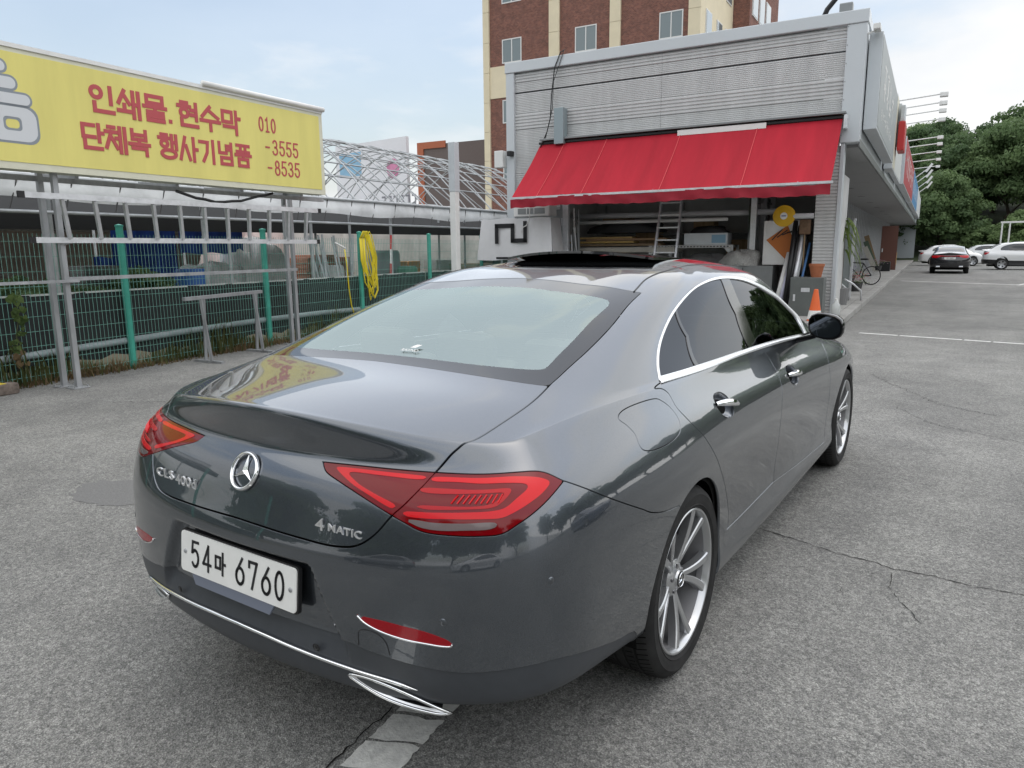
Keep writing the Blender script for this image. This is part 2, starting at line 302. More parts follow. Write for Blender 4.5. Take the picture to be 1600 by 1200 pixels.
# ------------------------------------------------------------------ panels: the surface is sampled finely and cut along the outlines
def spl(pts, closed=False, corners=(), k=8):
    P = np.array(pts, float); n = len(P); out = []
    segs = n if closed else n-1
    for i in range(segs):
        p1, p2 = P[i], P[(i+1) % n]
        p0 = P[(i-1) % n] if (closed or i > 0) else 2*p1-p2
        p3 = P[(i+2) % n] if (closed or i+2 < n) else 2*p2-p1
        if i in corners: p0 = 2*p1-p2
        if (i+1) % n in corners: p3 = 2*p2-p1
        d = [max(1e-6, np.linalg.norm(b-a)**.5) for a, b in ((p0, p1), (p1, p2), (p2, p3))]
        t0, t1, t2, t3 = 0, d[0], d[0]+d[1], sum(d)
        for t in np.linspace(t1, t2, k, endpoint=False):
            A1 = p0*(t1-t)/(t1-t0)+p1*(t-t0)/(t1-t0); A2 = p1*(t2-t)/(t2-t1)+p2*(t-t1)/(t2-t1); A3 = p2*(t3-t)/(t3-t2)+p3*(t-t2)/(t3-t2)
            B1 = A1*(t2-t)/(t2-t0)+A2*(t-t0)/(t2-t0); B2 = A2*(t3-t)/(t3-t1)+A3*(t-t1)/(t3-t1)
            out.append(B1*(t2-t)/(t2-t1)+B2*(t-t1)/(t2-t1))
    if not closed: out.append(P[-1])
    return np.array(out)
def S3(uv):
    uv = np.asarray(uv, float); p = evalS(np.abs(uv[..., 0]), uv[..., 1]); p[..., 1] *= np.where(uv[..., 0] < 0, -1, 1); return p
def SN(uv):
    uv = np.asarray(uv, float); u, v = np.abs(uv[..., 0]), uv[..., 1]; h = 2e-3
    a = evalS(u+h, v)-evalS(np.maximum(u-h, 0), v); b = evalS(u, v+h)-evalS(u, v-h)
    n = np.cross(b, a); n /= np.linalg.norm(n, axis=-1, keepdims=True)+1e-12
    return n
def inside(P, poly):
    x, y = P[:, 0], P[:, 1]; r = np.zeros(len(P), bool); n = len(poly)
    for i in range(n):
        x0, y0 = poly[i]; x1, y1 = poly[(i+1) % n]
        if y0 == y1: continue
        c = ((y0 > y) != (y1 > y)) & (x < (x1-x0)*(y-y0)/(y1-y0)+x0); r ^= c
    return r
class Half:
    def __init__(s, V, N, T, F): s.V, s.N, s.T, s.F = V, N, T, F
def phi_poly(m, poly):
    poly = np.asarray(poly, float); lo, hi = poly.min(0)-.6, poly.max(0)+.6
    phi = np.ones(len(m.V)); sel = np.where(((m.T >= lo) & (m.T <= hi)).all(1))[0]
    if not len(sel): return phi
    Q = S3(poly); A = Q; D = np.roll(Q, -1, 0)-Q; L = (D*D).sum(1)+1e-12; ins = inside(m.T[sel], poly); best = np.full(len(sel), 9.)
    for c in range(0, len(sel), 20000):
        X = m.V[sel[c:c+20000]]
        for i in range(len(A)):
            w = X-A[i]; t = np.clip(w@D[i]/L[i], 0, 1); d = w-t[:, None]*D[i]; best[c:c+20000] = np.minimum(best[c:c+20000], (d*d).sum(1))
    best = np.sqrt(best); phi[sel] = np.where(ins, -best, best); return phi
def clip(m, s):                                               # keep s > 0
    F = m.F; sv = s[F]; pos = sv > 0; cnt = pos.sum(1)
    keep = F[cnt == 3]; V, N, T = [m.V], [m.N], [m.T]; base = len(m.V); cache = {}; nf = []; nv = []
    def cut(a, b):
        nonlocal base
        key = (a, b) if a < b else (b, a)
        if key in cache: return cache[key]
        a, b = key; t = s[a]/(s[a]-s[b]); nv.append((a, b, t)); cache[key] = base; base += 1; return base-1
    for f, p in zip(F[(cnt == 1) | (cnt == 2)], pos[(cnt == 1) | (cnt == 2)]):
        f = [int(i) for i in f]
        if p.sum() == 1:
            i = int(np.argmax(p)); a, b, c = f[i], f[(i+1) % 3], f[(i+2) % 3]; nf.append((a, cut(a, b), cut(a, c)))
        else:
            i = int(np.argmin(p)); a, b, c = f[i], f[(i+1) % 3], f[(i+2) % 3]; x, y = cut(a, b), cut(a, c); nf += [(x, b, c), (x, c, y)]
    if nv:
        q = np.array(nv); a, b, t = q[:, 0].astype(int), q[:, 1].astype(int), q[:, 2:3]
        V.append(m.V[a]*(1-t)+m.V[b]*t); n = m.N[a]*(1-t)+m.N[b]*t; N.append(n/np.linalg.norm(n, axis=1, keepdims=True)); T.append(m.T[a]*(1-t)+m.T[b]*t)
    V, N, T = map(np.concatenate, (V, N, T)); F = np.concatenate([keep, np.array(nf, int).reshape(-1, 3)])
    used, inv = np.unique(F, return_inverse=True)
    return Half(V[used], N[used], T[used], inv.reshape(-1, 3))
def cutout(m, poly, g=.0022):
    p = phi_poly(m, poly); return clip(m, p-g), clip(m, -p-g)
def flange(V, N, F, depth, skip_mid=True):
    e = np.concatenate([F[:, [0, 1]], F[:, [1, 2]], F[:, [2, 0]]]); k = np.sort(e, 1); _, idx, c = np.unique(k, axis=0, return_index=True, return_counts=True)
    b = e[idx[c == 1]]
    if skip_mid: b = b[~((np.abs(V[b[:, 0], 1]) < 2e-3) & (np.abs(V[b[:, 1], 1]) < 2e-3))]
    if not len(b): return V, N, F
    a0, a1 = V[b[:, 0]], V[b[:, 1]]; n0, n1 = N[b[:, 0]], N[b[:, 1]]; t = a1-a0; sd = np.cross(t, n0); sd /= np.linalg.norm(sd, axis=1, keepdims=True)+1e-12
    k = len(V); m = len(b); r = .0012
    n0b = n0+sd; n0b /= np.linalg.norm(n0b, axis=1, keepdims=True)
    V2 = np.concatenate([V, a0+sd*.0004-n0*r, a1+sd*.0004-n1*r, a0-n0*depth, a1-n1*depth]); N2 = np.concatenate([N, n0b, n0b, sd, sd]); i = np.arange(m)
    A, B, C_, D_ = k+i, k+m+i, k+2*m+i, k+3*m+i
    F2 = np.concatenate([F, np.stack([b[:, 1], b[:, 0], A], 1), np.stack([b[:, 1], A, B], 1), np.stack([B, A, C_], 1), np.stack([B, C_, D_], 1)])
    return V2, N2, F2
def mesh_np(name, V, N, F, material, parent):
    me = bpy.data.meshes.new(name); me.vertices.add(len(V)); me.vertices.foreach_set('co', np.asarray(V, np.float32).ravel())
    me.loops.add(F.size); me.loops.foreach_set('vertex_index', F.astype(np.int32).ravel()); me.polygons.add(len(F)); me.polygons.foreach_set('loop_start', np.arange(0, F.size, 3, dtype=np.int32))
    me.polygons.foreach_set('use_smooth', np.ones(len(F), bool)); me.update(calc_edges=True); me.validate()
    me.normals_split_custom_set_from_vertices(np.asarray(N, np.float32).tolist()); me.materials.append(material)
    o = bpy.data.objects.new(name, me); COL.objects.link(o); o.parent = parent; return o
def panel(name, h, material, parent, sides=(-1, 1), off=0., depth=.012):
    VV, NN, FF = [], [], []; k = 0
    for s in sides:
        V, N, F = flange(h.V+h.N*off, h.N, h.F, depth) if depth else (h.V+h.N*off, h.N, h.F)
        sg = np.array([1, s, 1.]); VV.append(V*sg); NN.append(N*sg); FF.append((F if s > 0 else F[:, ::-1])+k); k += len(V)
    return mesh_np(name, np.concatenate(VV), np.concatenate(NN), np.concatenate(FF), material, parent)
def both(name, h, material, parent, **k): return [panel(name, h, material, parent, sides=(s,), **k) for s in (-1, 1)]

# ------------------------------------------------------------------ car materials
def paint():
    m = bpy.data.materials.new('graphite_metallic_paint'); m.use_nodes = True; n, l = m.node_tree.nodes, m.node_tree.links; b = n['Principled BSDF']
    b.inputs['Base Color'].default_value = (.092, .105, .122, 1); b.inputs['Metallic'].default_value = .9; b.inputs['Roughness'].default_value = .36
    b.inputs['Coat Weight'].default_value = 1; b.inputs['Coat Roughness'].default_value = .015; b.inputs['Coat IOR'].default_value = 1.75
    t = n.new('ShaderNodeTexCoord'); x = n.new('ShaderNodeTexNoise'); x.inputs['Scale'].default_value = 1400; x.inputs['Detail'].default_value = 1
    l.new(t.outputs['Object'], x.inputs['Vector']); r = n.new('ShaderNodeMapRange'); r.inputs[1].default_value = .35; r.inputs[2].default_value = .65; r.inputs[3].default_value = .24; r.inputs[4].default_value = .38
    l.new(x.outputs[0], r.inputs[0]); l.new(r.outputs[0], b.inputs['Roughness'])
    return m
PAINT = paint()
SATIN = mat('satin_dark_trim', (.045, .05, .057), .42, 0, spec=.5, var=.08, vscale=20)
GLOSSBLK = mat('gloss_black', (.006, .006, .007), .05, 0, spec=.6)
FRIT = mat('frit_black_glass', (.022, .024, .027), .04, 0, spec=.55)
SATCHR = mat('satin_aluminium_trim', (.82, .83, .84), .34, .9)
GLASS_R = glassmat('rear_glass', (.80, .88, .84), 3.6, refl=(.88, 1, .95))
GLASS_S = glassmat('tinted_side_glass', (.035, .037, .04), 1.5, refl=(.68, .70, .74))
GLASS_F = glassmat('windscreen_glass', (.55, .62, .6), 1.6)
ROOFGL = mat('dark_roof_glass', (.01, .011, .012), .02, 0, spec=.9, coat=1)
def lampmat(name, col, rough=.08, emit=0):
    return mat(name, col, rough, 0, spec=.28, coat=.25)
LAMP = lampmat('lamp_lens_red', (.16, .001, .004)); LAMPB = lampmat('lamp_band_red', (.60, .003, .008), .2); LAMPM = lampmat('lamp_inner_red', (.42, .002, .006), .25)
LAMPW = lampmat('lamp_clear', (.16, .13, .13), .10); AMBERRED = lampmat('reflector_red', (.30, .004, .010), .12)
LINER = mat('wheel_well_liner', (.008, .008, .008), .9, spec=.1)
SEAT = mat('cream_leather', (.50, .46, .40), .5, var=.06, vscale=8, bump=.1, bscale=200)
DASH = mat('dark_interior', (.03, .03, .032), .7)
RIMM = mat('silver_wheel_paint', (.52, .53, .54), .28, .85, coat=.4)
RIMD = mat('dark_wheel_paint', (.035, .037, .04), .4, .4)
DISC = mat('brake_disc_steel', (.35, .35, .36), .35, 1)
PLATEW = mat('plate_white', (.80, .80, .77), .45, var=.05, vscale=12, spec=.4)
PLATEB = mat('plate_black_ink', (.012, .012, .014), .5)

def text_mesh(s, size, extrude=.001, offset=0, xscale=1, shear=0, space=1):
    c = bpy.data.curves.new('txt', 'FONT'); c.body = s; c.size = size; c.extrude = extrude; c.offset = offset; c.shear = shear; c.space_character = space
    c.align_x = 'CENTER'; c.align_y = 'CENTER'; c.resolution_u = 4
    o = bpy.data.objects.new('txt', c); COL.objects.link(o); dg = bpy.context.evaluated_depsgraph_get(); dg.update()
    me = o.evaluated_get(dg).to_mesh(); vs = [(v.co.x*xscale, v.co.y, v.co.z) for v in me.vertices]; fs = [tuple(p.vertices) for p in me.polygons]
    bpy.data.objects.remove(o); bpy.data.curves.remove(c); return vs, fs
def frame(origin, xdir, ydir):
    x = Vector(xdir).normalized(); z = x.cross(Vector(ydir)).normalized(); y = z.cross(x)
    return Matrix([[x[i], y[i], z[i], origin[i]] for i in range(3)]+[[0, 0, 0, 1]])

# ------------------------------------------------------------------ the parked coupe
def build_car():
    car = thing('parked_coupe', 'dark grey metallic four door coupe seen from behind, parked in the foreground', 'car')
    us = np.concatenate([np.linspace(0, 12.6, 252), np.linspace(12.6, 23, 101)[1:]]); vs = np.concatenate([np.linspace(0, 23.4, 292), np.linspace(23.4, 25, 14)[1:]])
    nu, nv = len(us), len(vs); gu, gv = np.meshgrid(us, vs); T = np.stack([gu, gv], -1).reshape(-1, 2)
    V = S3(T); N = SN(T)
    # number plate recess in the bumper: a shallow trapezoid
    y, z = V[:, 1], V[:, 2]; hw = np.interp(z, [.40, .47, .67, .70], [.43, .41, .305, .29])
    def sst(a, b, x): t = np.clip((x-a)/(b-a), 0, 1); return t*t*(3-2*t)
    rec = .030*sst(0, .022, hw-y)*sst(0, .020, .675-z)*sst(.40, .50, z)*(V[:, 0] < -.9)
    V = V+np.stack([rec, 0*rec, 0*rec], -1)
    G = V.reshape(nv, nu, 3); a = np.gradient(G, axis=1); b = np.gradient(G, axis=0); Nr = np.cross(b, a).reshape(-1, 3); Nr /= np.linalg.norm(Nr, axis=1, keepdims=True)+1e-12
    near = (V[:, 0] < -.9) & (y < .50) & (z > .37) & (z < .715); sg_ = np.sign((Nr*N).sum(1))[:, None]; N = np.where(near[:, None], Nr*sg_, N)
    N[gu.ravel() == 0, 1] = 0; V[gu.ravel() == 0, 1] = 0
    bad = ~np.isfinite(N).all(1) | (np.linalg.norm(N, axis=1) < .5); N[bad] = (0, 0, 1); N[V[:, 2] > 1.38] *= np.sign(N[V[:, 2] > 1.38][:, 2:3]+1e-9)
    i = np.arange(nu*nv).reshape(nv, nu); q = np.stack([i[:-1, :-1], i[:-1, 1:], i[1:, 1:], i[1:, :-1]], -1).reshape(-1, 4)
    F = np.concatenate([q[:, [0, 2, 1]], q[:, [0, 3, 2]]])
    m = Half(V, N, T, F)
    f0 = F[len(F)//2]; nf = np.cross(V[f0[1]]-V[f0[0]], V[f0[2]]-V[f0[0]])
    if nf@N[f0[0]] < 0: m.F = m.F[:, ::-1].copy()
    ctr = np.array([1.2, 0, .75]); mid = i[100, 120]
    if (N[mid]@(V[mid]-ctr)) < 0: m.N = -m.N; m.F = m.F[:, ::-1].copy()
    full = m
    # dark inner shell behind all gaps
    sh = clip(Half(m.V-m.N*.020, m.N, m.T, m.F), 17.4-m.T[:, 1])
    for cx in (0, 2.939): sh = clip(sh, np.hypot(sh.V[:, 0]-cx, sh.V[:, 2]-.337)-.352)
    panel('body_shell', sh, LINER, car, depth=0)
    # wheel arches
    for cx in (.008, 2.939): m = clip(m, np.hypot(m.V[:, 0]-cx, m.V[:, 2]-.337)-.363)
    # glass areas
    ub = lambda p: [list(x) for x in p if x[0] >= 0]
    rwb, rws, rwt = ub(FT['rwbase']), FT['rwside'], ub(FT['rwtop'])
    rw = [[-1.2, 18.03], [0, 18.025]]+rwb[1:]+rws[1:]+rwt[1:]+[[0, 21.12], [-1.2, 21.12]]
    nb = 2+len(rwb)-1
    RW = spl(rw, True, corners={0, nb-1, nb-1+len(rws)-1, len(rw)-1})
    m, pRW = cutout(m, RW, .0025)
    rin = [[-1.2, 18.27]]+ub(FT['rwin'])+[[-1.2, 20.69]]
    RIN = spl(rin, True, corners={0, len(rin)-1})
    p = phi_poly(pRW, RIN)
    panel('rear_window', clip(pRW, -p), GLASS_R, car, off=-.0015, depth=0)
    panel('rear_window_border', clip(pRW, p), FRIT, car, off=-.0015, depth=.004)
    DLO = spl(FT['dlo'], True, corners={0, 15})
    m, pD = cutout(m, DLO, .001)
    DIN = spl(FT['dloin'], True, corners={0, 14})
    p = phi_poly(pD, DIN)
    trim = clip(pD, p-.0005); pD = clip(pD, -p)
    both('window_trim', trim, SATCHR, car, off=.003, depth=.01)
    lo = spl([(.002, .806, 1.025), (.368, .813, 1.015), (1.025, .807, 1.003), (1.61, .806, .985), (2.31, .800, .949)], False, k=14); hi = spl([(.016, .794, 1.040), (.368, .800, 1.030), (1.025, .799, 1.018), (1.61, .799, .999), (2.30, .792, .962)], False, k=14)
    for s in (-1, 1):
        q = MB(); K = len(lo); ring = []
        for a_, b_ in zip(lo, hi):
            ring += [tuple(x*[1, s, 1]) for x in (a_+[0, -.004, 0], a_+[0, .0055, .001], (a_+b_)/2+[0, .0085, .001], b_+[0, .0065, .0], b_+[0, -.004, .003])]
        q.add(ring, [(5*i_+j, 5*i_+j+1, 5*i_+j+6, 5*i_+j+5) for i_ in range(K-1) for j in range(4)]+[(0, 1, 2, 3, 4), tuple(range(5*K-5, 5*K))]); q.build('belt_trim', SATCHR, car, auto=50)
    # quarter light | divider | rear door glass | pillar | front door glass
    q0, q1 = [np.array(FT[k]) for k in ('qw', 'bp1')]; q2 = np.array(FT['bp2'])
    def divide(h, line):                                       # signed by side of a uv line (positive = in front)
        x = np.interp(h.T[:, 1], line[::-1, 1], line[::-1, 0]); return x-h.T[:, 0]
    s0 = divide(pD, q0)
    qg = clip(pD, s0-.09)
    s0b = divide(pD, q0); both('quarter_window', qg, GLASS_S, car, off=-.004, depth=0)
    div = clip(pD, .09-s0b); div = clip(div, divide(div, q0)+.06)
    both('window_divider', div, GLOSSBLK, car, off=-.001, depth=.006)
    s1 = divide(pD, q1); s2 = divide(pD, q2)
    rg = clip(pD, -s0b-.06); rg = clip(rg, divide(rg, q1)-.0); fg = clip(pD, -s2)
    bp = clip(pD, -s1); bp = clip(bp, divide(bp, q2))
    both('door_pillar_cover', bp, GLOSSBLK, car, off=-.001, depth=.006)
    # windscreen, roof
    WS = spl([[24, 18.35], [19, 18.35], [17.7, 18.7], [17.2, 20], [17.9, 21.6], [19.2, 21.95], [24, 22.0]], True, corners={0, 6})
    m, pW = cutout(m, WS); panel('windscreen', pW, GLASS_F, car, off=-.002, depth=.004)
    RG = spl([[-1, 22.32], [0, 22.32], [2, 22.34], [4.2, 22.42], [5.6, 22.55], [8, 22.6], [12, 22.6], [15, 22.5], [18, 22.45], [24, 22.35], [24, 26], [-1, 26]], True, corners={0, 9, 10, 11})
    m, pG = cutout(m, RG); panel('roof_glass', pG, ROOFGL, car, off=-.001, depth=.006)
    # tail lamps: the lens is split by the boot lid
    LP = spl(FT['lamp'], True, corners={0, 7})
    LID = spl([[-1.3, 18.6], [4.0, 18.6]]+FT['lid'][:-2]+[[0, 7.795], [-1.3, 7.795]], True, corners={0, 1, 2, 3+len(FT['lid'])-2})
    m, pL = cutout(m, LP, .0018)
    LIN, LOUT = clip(pL, -phi_poly(pL, LID)-.0022), clip(pL, phi_poly(pL, LID)-.0022)
    m, pLid = cutout(m, LID, .0034)
    lid = panel('boot_lid', pLid, PAINT, car, depth=.02)
    lamps = {}
    for nm, piece, bands in (('tail_lamp', LOUT, ('band1', 'band3', 'revl')), ('boot_lamp', LIN, ('band2',))):
        lens = both(nm, piece, LAMP, car if nm == 'tail_lamp' else lid, off=-.001, depth=.02)
        for bn in bands:
            hb = phi_poly(piece, spl(FT[bn], True, k=5)); pc = clip(piece, -hb)
            for s, L in zip((-1, 1), lens):
                panel({'band1': 'light_band', 'band2': 'light_band', 'band3': 'inner_band', 'revl': 'reversing_light'}[bn], pc, {'band1': LAMPB, 'band2': LAMPB, 'band3': LAMPM, 'revl': LAMPW}[bn], L, sides=(s,), off=.0006, depth=.0015)
        if nm == 'tail_lamp':                                   # ribbed inner field
            for s, L in zip((-1, 1), lens):
                r = MB()
                for k in range(9):
                    uu = np.interp(k, [0, 8], [3.75, 4.55]); P = S3([[uu-.05, 9.85], [uu+.06, 10.3]])+SN([[uu-.05, 9.85], [uu+.06, 10.3]])*.0008
                    r.tube([tuple(x*[1, s, 1]) for x in P], .0022, 5)
                r.build('lamp_rib', LAMPB, L)
    # bumper
    BM = spl([[-1.3, 9.4], [2.9, 9.4], [4.5, 9.6], [5.6, 10.2], [6.044, 10.252]]+FT['shut'][1:]+[[9.0, 5.5], [9.0, -1], [-1.3, -1]], True, corners={0, 4, 4+len(FT['shut'])-1, 5+len(FT['shut'])-1, 6+len(FT['shut'])-1, 7+len(FT['shut'])-1})
    m, pB = cutout(m, BM, .0022)
    BL = spl([[-1.3, 4.42], [0, 4.42], [1.2, 4.44]]+FT['bump2']+[[7.6, 3.0], [7.6, -1], [-1.3, -1]], True, corners={0, len(FT['bump2'])+4, len(FT['bump2'])+5})
    ex = [(-1.096, -.412, .386), (-1.091, -.45, .392), (-1.083, -.49, .390), (-1.071, -.535, .382), (-1.058, -.575, .370), (-1.040, -.615, .352), (-1.018, -.645, .332), (-.995, -.668, .313), (-1.008, -.645, .309), (-1.028, -.60, .314), (-1.046, -.55, .322), (-1.062, -.50, .334), (-1.078, -.455, .355)]
    pBu, pBl = cutout(pB, BL, .0012)
    bumper = panel('rear_bumper', pBu, PAINT, car, depth=.012)
    low = panel('bumper_lower_trim', pBl, SATIN, car, off=-.003, depth=.01)
    RF = spl(FT['refl'], True, corners={0, 7}); rp_ = clip(pBu, -phi_poly(pBu, RF))
    for s in (-1, 1):
        R_ = panel('bumper_reflector', rp_, AMBERRED, bumper, sides=(s,), off=.0012, depth=.003)
        e = S3(RF[56:])+SN(RF[56:])*.002
        one('reflector_trim', lambda q: q.tube([tuple(x*[1, s, 1]) for x in e], .0028, 6), CHROME, R_, smooth=True)
    st = spl([[0, 3.80], [.6, 3.762], [1.166, 3.672]]+FT['strip'][3:], False, k=14); e = S3(st)+SN(st)*.002
    path = [tuple(x*[1, -1, 1]) for x in e[::-1]]+[tuple(x) for x in e[1:]]
    one('chrome_strip', lambda q: q.tube(path, .0055, 8, rad_f=lambda t: min(1, 12*min(t, 1-t)+.2)), CHROME, low, smooth=True)
    for s in (-1, 1):
        P = spl(ex, True, corners={7}, k=4)*[1, -s, 1]
        T_ = one('exhaust_trim', lambda q: q.tube([tuple(p) for p in P], .0045, 8, closed=True), CHROME, car, smooth=True)
        c = P.mean(0); k = len(P); q = MB(); q.add([tuple(p+np.array([-.004, 0, 0])) for p in P]+[tuple((p-c)*.80+c+[.006, 0, .002]) for p in P], [(i_, (i_+1) % k, k+(i_+1) % k, k+i_) for i_ in range(k)]); q.build('exhaust_bezel', SATCHR, T_, smooth=True)
        c = P.mean(0)+[.02, 0, 0]; q = MB(); k = len(P); q.add([tuple((p-P.mean(0))*.80+P.mean(0)+[.007, 0, .002]) for p in P]+[tuple((p-c)*.62+c+[.045, 0, 0]) for p in P]+[tuple(c+[.05, 0, 0])], [(i_, (i_+1) % k, k+(i_+1) % k, k+i_) for i_ in range(k)]+[(k+i_, k+(i_+1) % k, 2*k) for i_ in range(k)]); q.build('exhaust_opening', BLACK, T_)
    for uv in FT['sens']+[[1.55, 3.98]]:
        for s in (-1, 1):
            p = S3([uv])[0]*[1, s, 1]; n = SN([uv])[0]*[1, s, 1]
            one('parking_sensor', lambda q: q.lathe([(.0, .0008), (.0085, .0008), (.0095, -.001), (.0108, -.001), (.0115, .0002)], 20, Matrix.Translation(p)@Vector(n).to_track_quat('Z', 'Y').to_matrix().to_4x4()), PAINT if uv[0] > 2 else BLACK, bumper, smooth=True)
    tw = np.array([[2.30, 4.53], [2.33, 4.95], [2.42, 5.02], [2.62, 4.98], [2.74, 4.8], [2.80, 4.42]]); tw = spl(tw, False, k=6); e = S3(tw)+SN(tw)*.0003
    one('tow_eye_cover_seam', lambda q: q.tube([tuple(x*[1, -1, 1]) for x in e], .0011, 4), BLACK, bumper)
    # side panels
    FL = spl(FT['flap'], True); m, pF = cutout(m, FL, .0019); panel('fuel_flap', pF, PAINT, car, sides=(-1,), depth=.008)
    fl2 = panel('quarter_skin', pF, PAINT, car, sides=(1,), depth=0)
    rd, fd, ff, ds = FT['rdoor'], FT['fdoor'], FT['ffend'], FT['dsill']
    RD = spl(rd+[ds[0]]+ds[1:2]+[[12.11, 4.1]]+fd[::-1][1:]+[[12.05, 17.4], [9.3, 17.4]], True, corners={0, len(rd), len(rd)+2, len(rd)+2+len(fd)-1, len(rd)+3+len(fd)-1, len(rd)+4+len(fd)-1})
    FD = spl(fd[:-1]+[[12.11, 4.1]]+ds[3:4]+[[14.42, 3.3]]+ff[::-1][1:]+[[14.3, 13.5], [14.0, 17.4], [12.1, 17.4]], True, corners={0, len(fd)-1, len(fd)+1, len(fd)+1+len(ff)-1, len(fd)+2+len(ff)-1, len(fd)+3+len(ff)-1, len(fd)+4+len(ff)-1})
    m, pRD = cutout(m, RD, .0026); m, pFD = cutout(m, FD, .0026)
    HD = spl([[24, 17.6], [20, 17.5], [17.6, 17.1], [16.4, 15.6], [16.2, 13.8], [17.2, 12.6], [18.6, 11.6], [20.3, 10.8], [24, 10.6]], True, corners={0, 8})
    m, pH = cutout(m, HD, .002); panel('bonnet', pH, PAINT, car)
    HL = spl([[18.1, 10.9], [18.6, 9.3], [19.6, 8.6], [20.6, 8.9], [20.5, 10.1], [19.4, 10.9]], True); m, pHL = cutout(m, HL, .002); both('headlamp', pHL, mat('headlamp_lens', (.25, .26, .27), .05, .2, coat=1), car)
    GR = spl([[24, 9.4], [21.6, 9.3], [21.1, 8.2], [21.4, 5.6], [22, 5.0], [24, 5.0]], True, corners={0, 5}); m, pGR = cutout(m, GR, .002); panel('grille', pGR, GLOSSBLK, car, off=-.01)
    body = panel('body', m, PAINT, car)
    doors = {}
    for nm, pc, gl, hk in (('rear_door', pRD, rg, 'handle'), ('front_door', pFD, fg, 'handleF')):
        hc = np.array(FT[hk]); hc3 = S3(hc)[1]; ht = S3(hc)[2]-S3(hc)[0]; hc3 = hc3-ht/np.linalg.norm(ht)*.03; hx = ht/np.linalg.norm(ht); hb_ = np.cross(SN(hc)[1], hx); hc3 = hc3+hx*.035; w_ = pc.V-hc3; pc = clip(pc, (np.hypot(w_@hx/.088, w_@hb_/.053)-1+np.where(np.linalg.norm(w_, axis=1) > .2, 5, 0))*.05)
        for s, D in zip((-1, 1), both(nm, pc, PAINT, car)):
            panel('window', gl, GLASS_S, D, sides=(s,), off=-.004, depth=0)
            doors[(nm, s)] = D
            uv = np.array(FT[hk]); c = S3(uv)[1]*[1, s, 1]; n = SN(uv)[1]*[1, s, 1]; t = (S3(uv)[2]-S3(uv)[0])*[1, s, 1]
            t = t/np.linalg.norm(t); c = c-t*.03
            M = frame(c, t, np.cross(n, t) if s < 0 else np.cross(n, t)); zc = Vector(M.col[2][:3])
            if zc.dot(Vector(n)) < 0: M = frame(c, t, -np.cross(n, t))
            cup = MB(); cup.lathe([(.0, -.028), (.025, -.025), (.041, -.015), (.0500, -.004), (.0540, -.0008)], 32, M@Matrix.Translation((.035, 0, 0))@Matrix.Diagonal((1.66, 1, 1, 1))); cup.build('handle_cup', PAINT, D, smooth=True)
            bar = MB(); K = 22; prof = []
            for k in range(K):
                tt = k/(K-1); x = -.055+.235*tt; w = .0150*(math.sin(math.pi*min(1, max(0, tt*.9+.08)))**.45); z = .004+.019*math.sin(math.pi*tt)**.6; prof.append((x, w, z))
            rings = []
            for x, w, z in prof:
                rings += [M@Vector((x, w*math.cos(a_), z+w*.55*math.sin(a_))) for a_ in np.linspace(0, 2*math.pi, 10, endpoint=False)]
            bar.add(rings, [(k*10+j, k*10+(j+1) % 10, (k+1)*10+(j+1) % 10, (k+1)*10+j) for k in range(K-1) for j in range(10)]); bar.build('door_handle', CHROME, D, smooth=True)
    # roof joint lines
    rs = spl([[4.42, 20.62]]+FT['roofseam'][1:]+[[11, 22.38], [14.5, 22.15], [16.6, 21.9]], False, k=14); e = S3(rs)+SN(rs)*.0003
    for s in (-1, 1): one('roof_joint', lambda q: q.tube([tuple(x*[1, s, 1]) for x in e], .0032, 5), BLACK, body)
    # sill crease line
    # ---- open sunroof panel, standing proud of the roof
    q = MB(); K, L_ = 21, 10; vs_ = []
    for layer in (0, 1):
        for a_ in range(L_):
            for b_ in range(K):
                y_ = -.40+.80*b_/(K-1); x_ = .86+.46*a_/(L_-1)-.07*(1-(y_/.40)**2)*(1-a_/(L_-1)); z_ = np.interp(x_, [.6, .9, 1.1, 1.3, 1.5], [1.428, 1.436, 1.438, 1.437, 1.430])+.031-.075*(y_/.6)**2-(.012 if layer == 0 else 0)-.02*(a_/(L_-1)); vs_.append((x_, y_, z_))
    n1 = K*L_; fs_ = []
    for a_ in range(L_-1):
        for b_ in range(K-1):
            i_ = a_*K+b_; fs_ += [(i_, i_+1, i_+K+1, i_+K), (n1+i_, n1+i_+K, n1+i_+K+1, n1+i_+1)]
    rim = [b_ for b_ in range(K)]+[a_*K+K-1 for a_ in range(1, L_)]+[(L_-1)*K+b_ for b_ in range(K-2, -1, -1)]+[a_*K for a_ in range(L_-2, 0, -1)]
    fs_ += [(rim[i_], n1+rim[i_], n1+rim[(i_+1) % len(rim)], rim[(i_+1) % len(rim)]) for i_ in range(len(rim))]
    q.add(vs_, fs_); q.build('sunroof_panel', ROOFGL, car, auto=40)
    # ---- mirrors
    for s in (-1, 1):
        cx, cy, cz = 1.93, .968, 1.052
        mr = MB(); rings = []; K = 18
        prof = [(-.085, .70, .68), (-.080, .93, .92), (-.065, 1.0, 1.0), (-.03, 1.0, 1.0), (.02, .93, .94), (.06, .76, .80), (.085, .45, .5), (.092, .08, .1)]
        def outline(a_):
            c_, s_ = math.cos(a_), math.sin(a_); ex_ = 2.7; k_ = (abs(c_)**ex_+abs(s_)**ex_)**(-1/ex_); yy = .090*k_*c_; zz = .070*k_*s_
            zz += .012*(-c_) if s_ > 0 else -.006*c_; return yy, zz
        for x_, ky, kz in prof:
            for i_ in range(K):
                yy, zz = outline(2*math.pi*i_/K); rings.append((cx+x_+.10*(-(yy*ky)) * 0, s*(cy+yy*ky), cz+zz*kz))
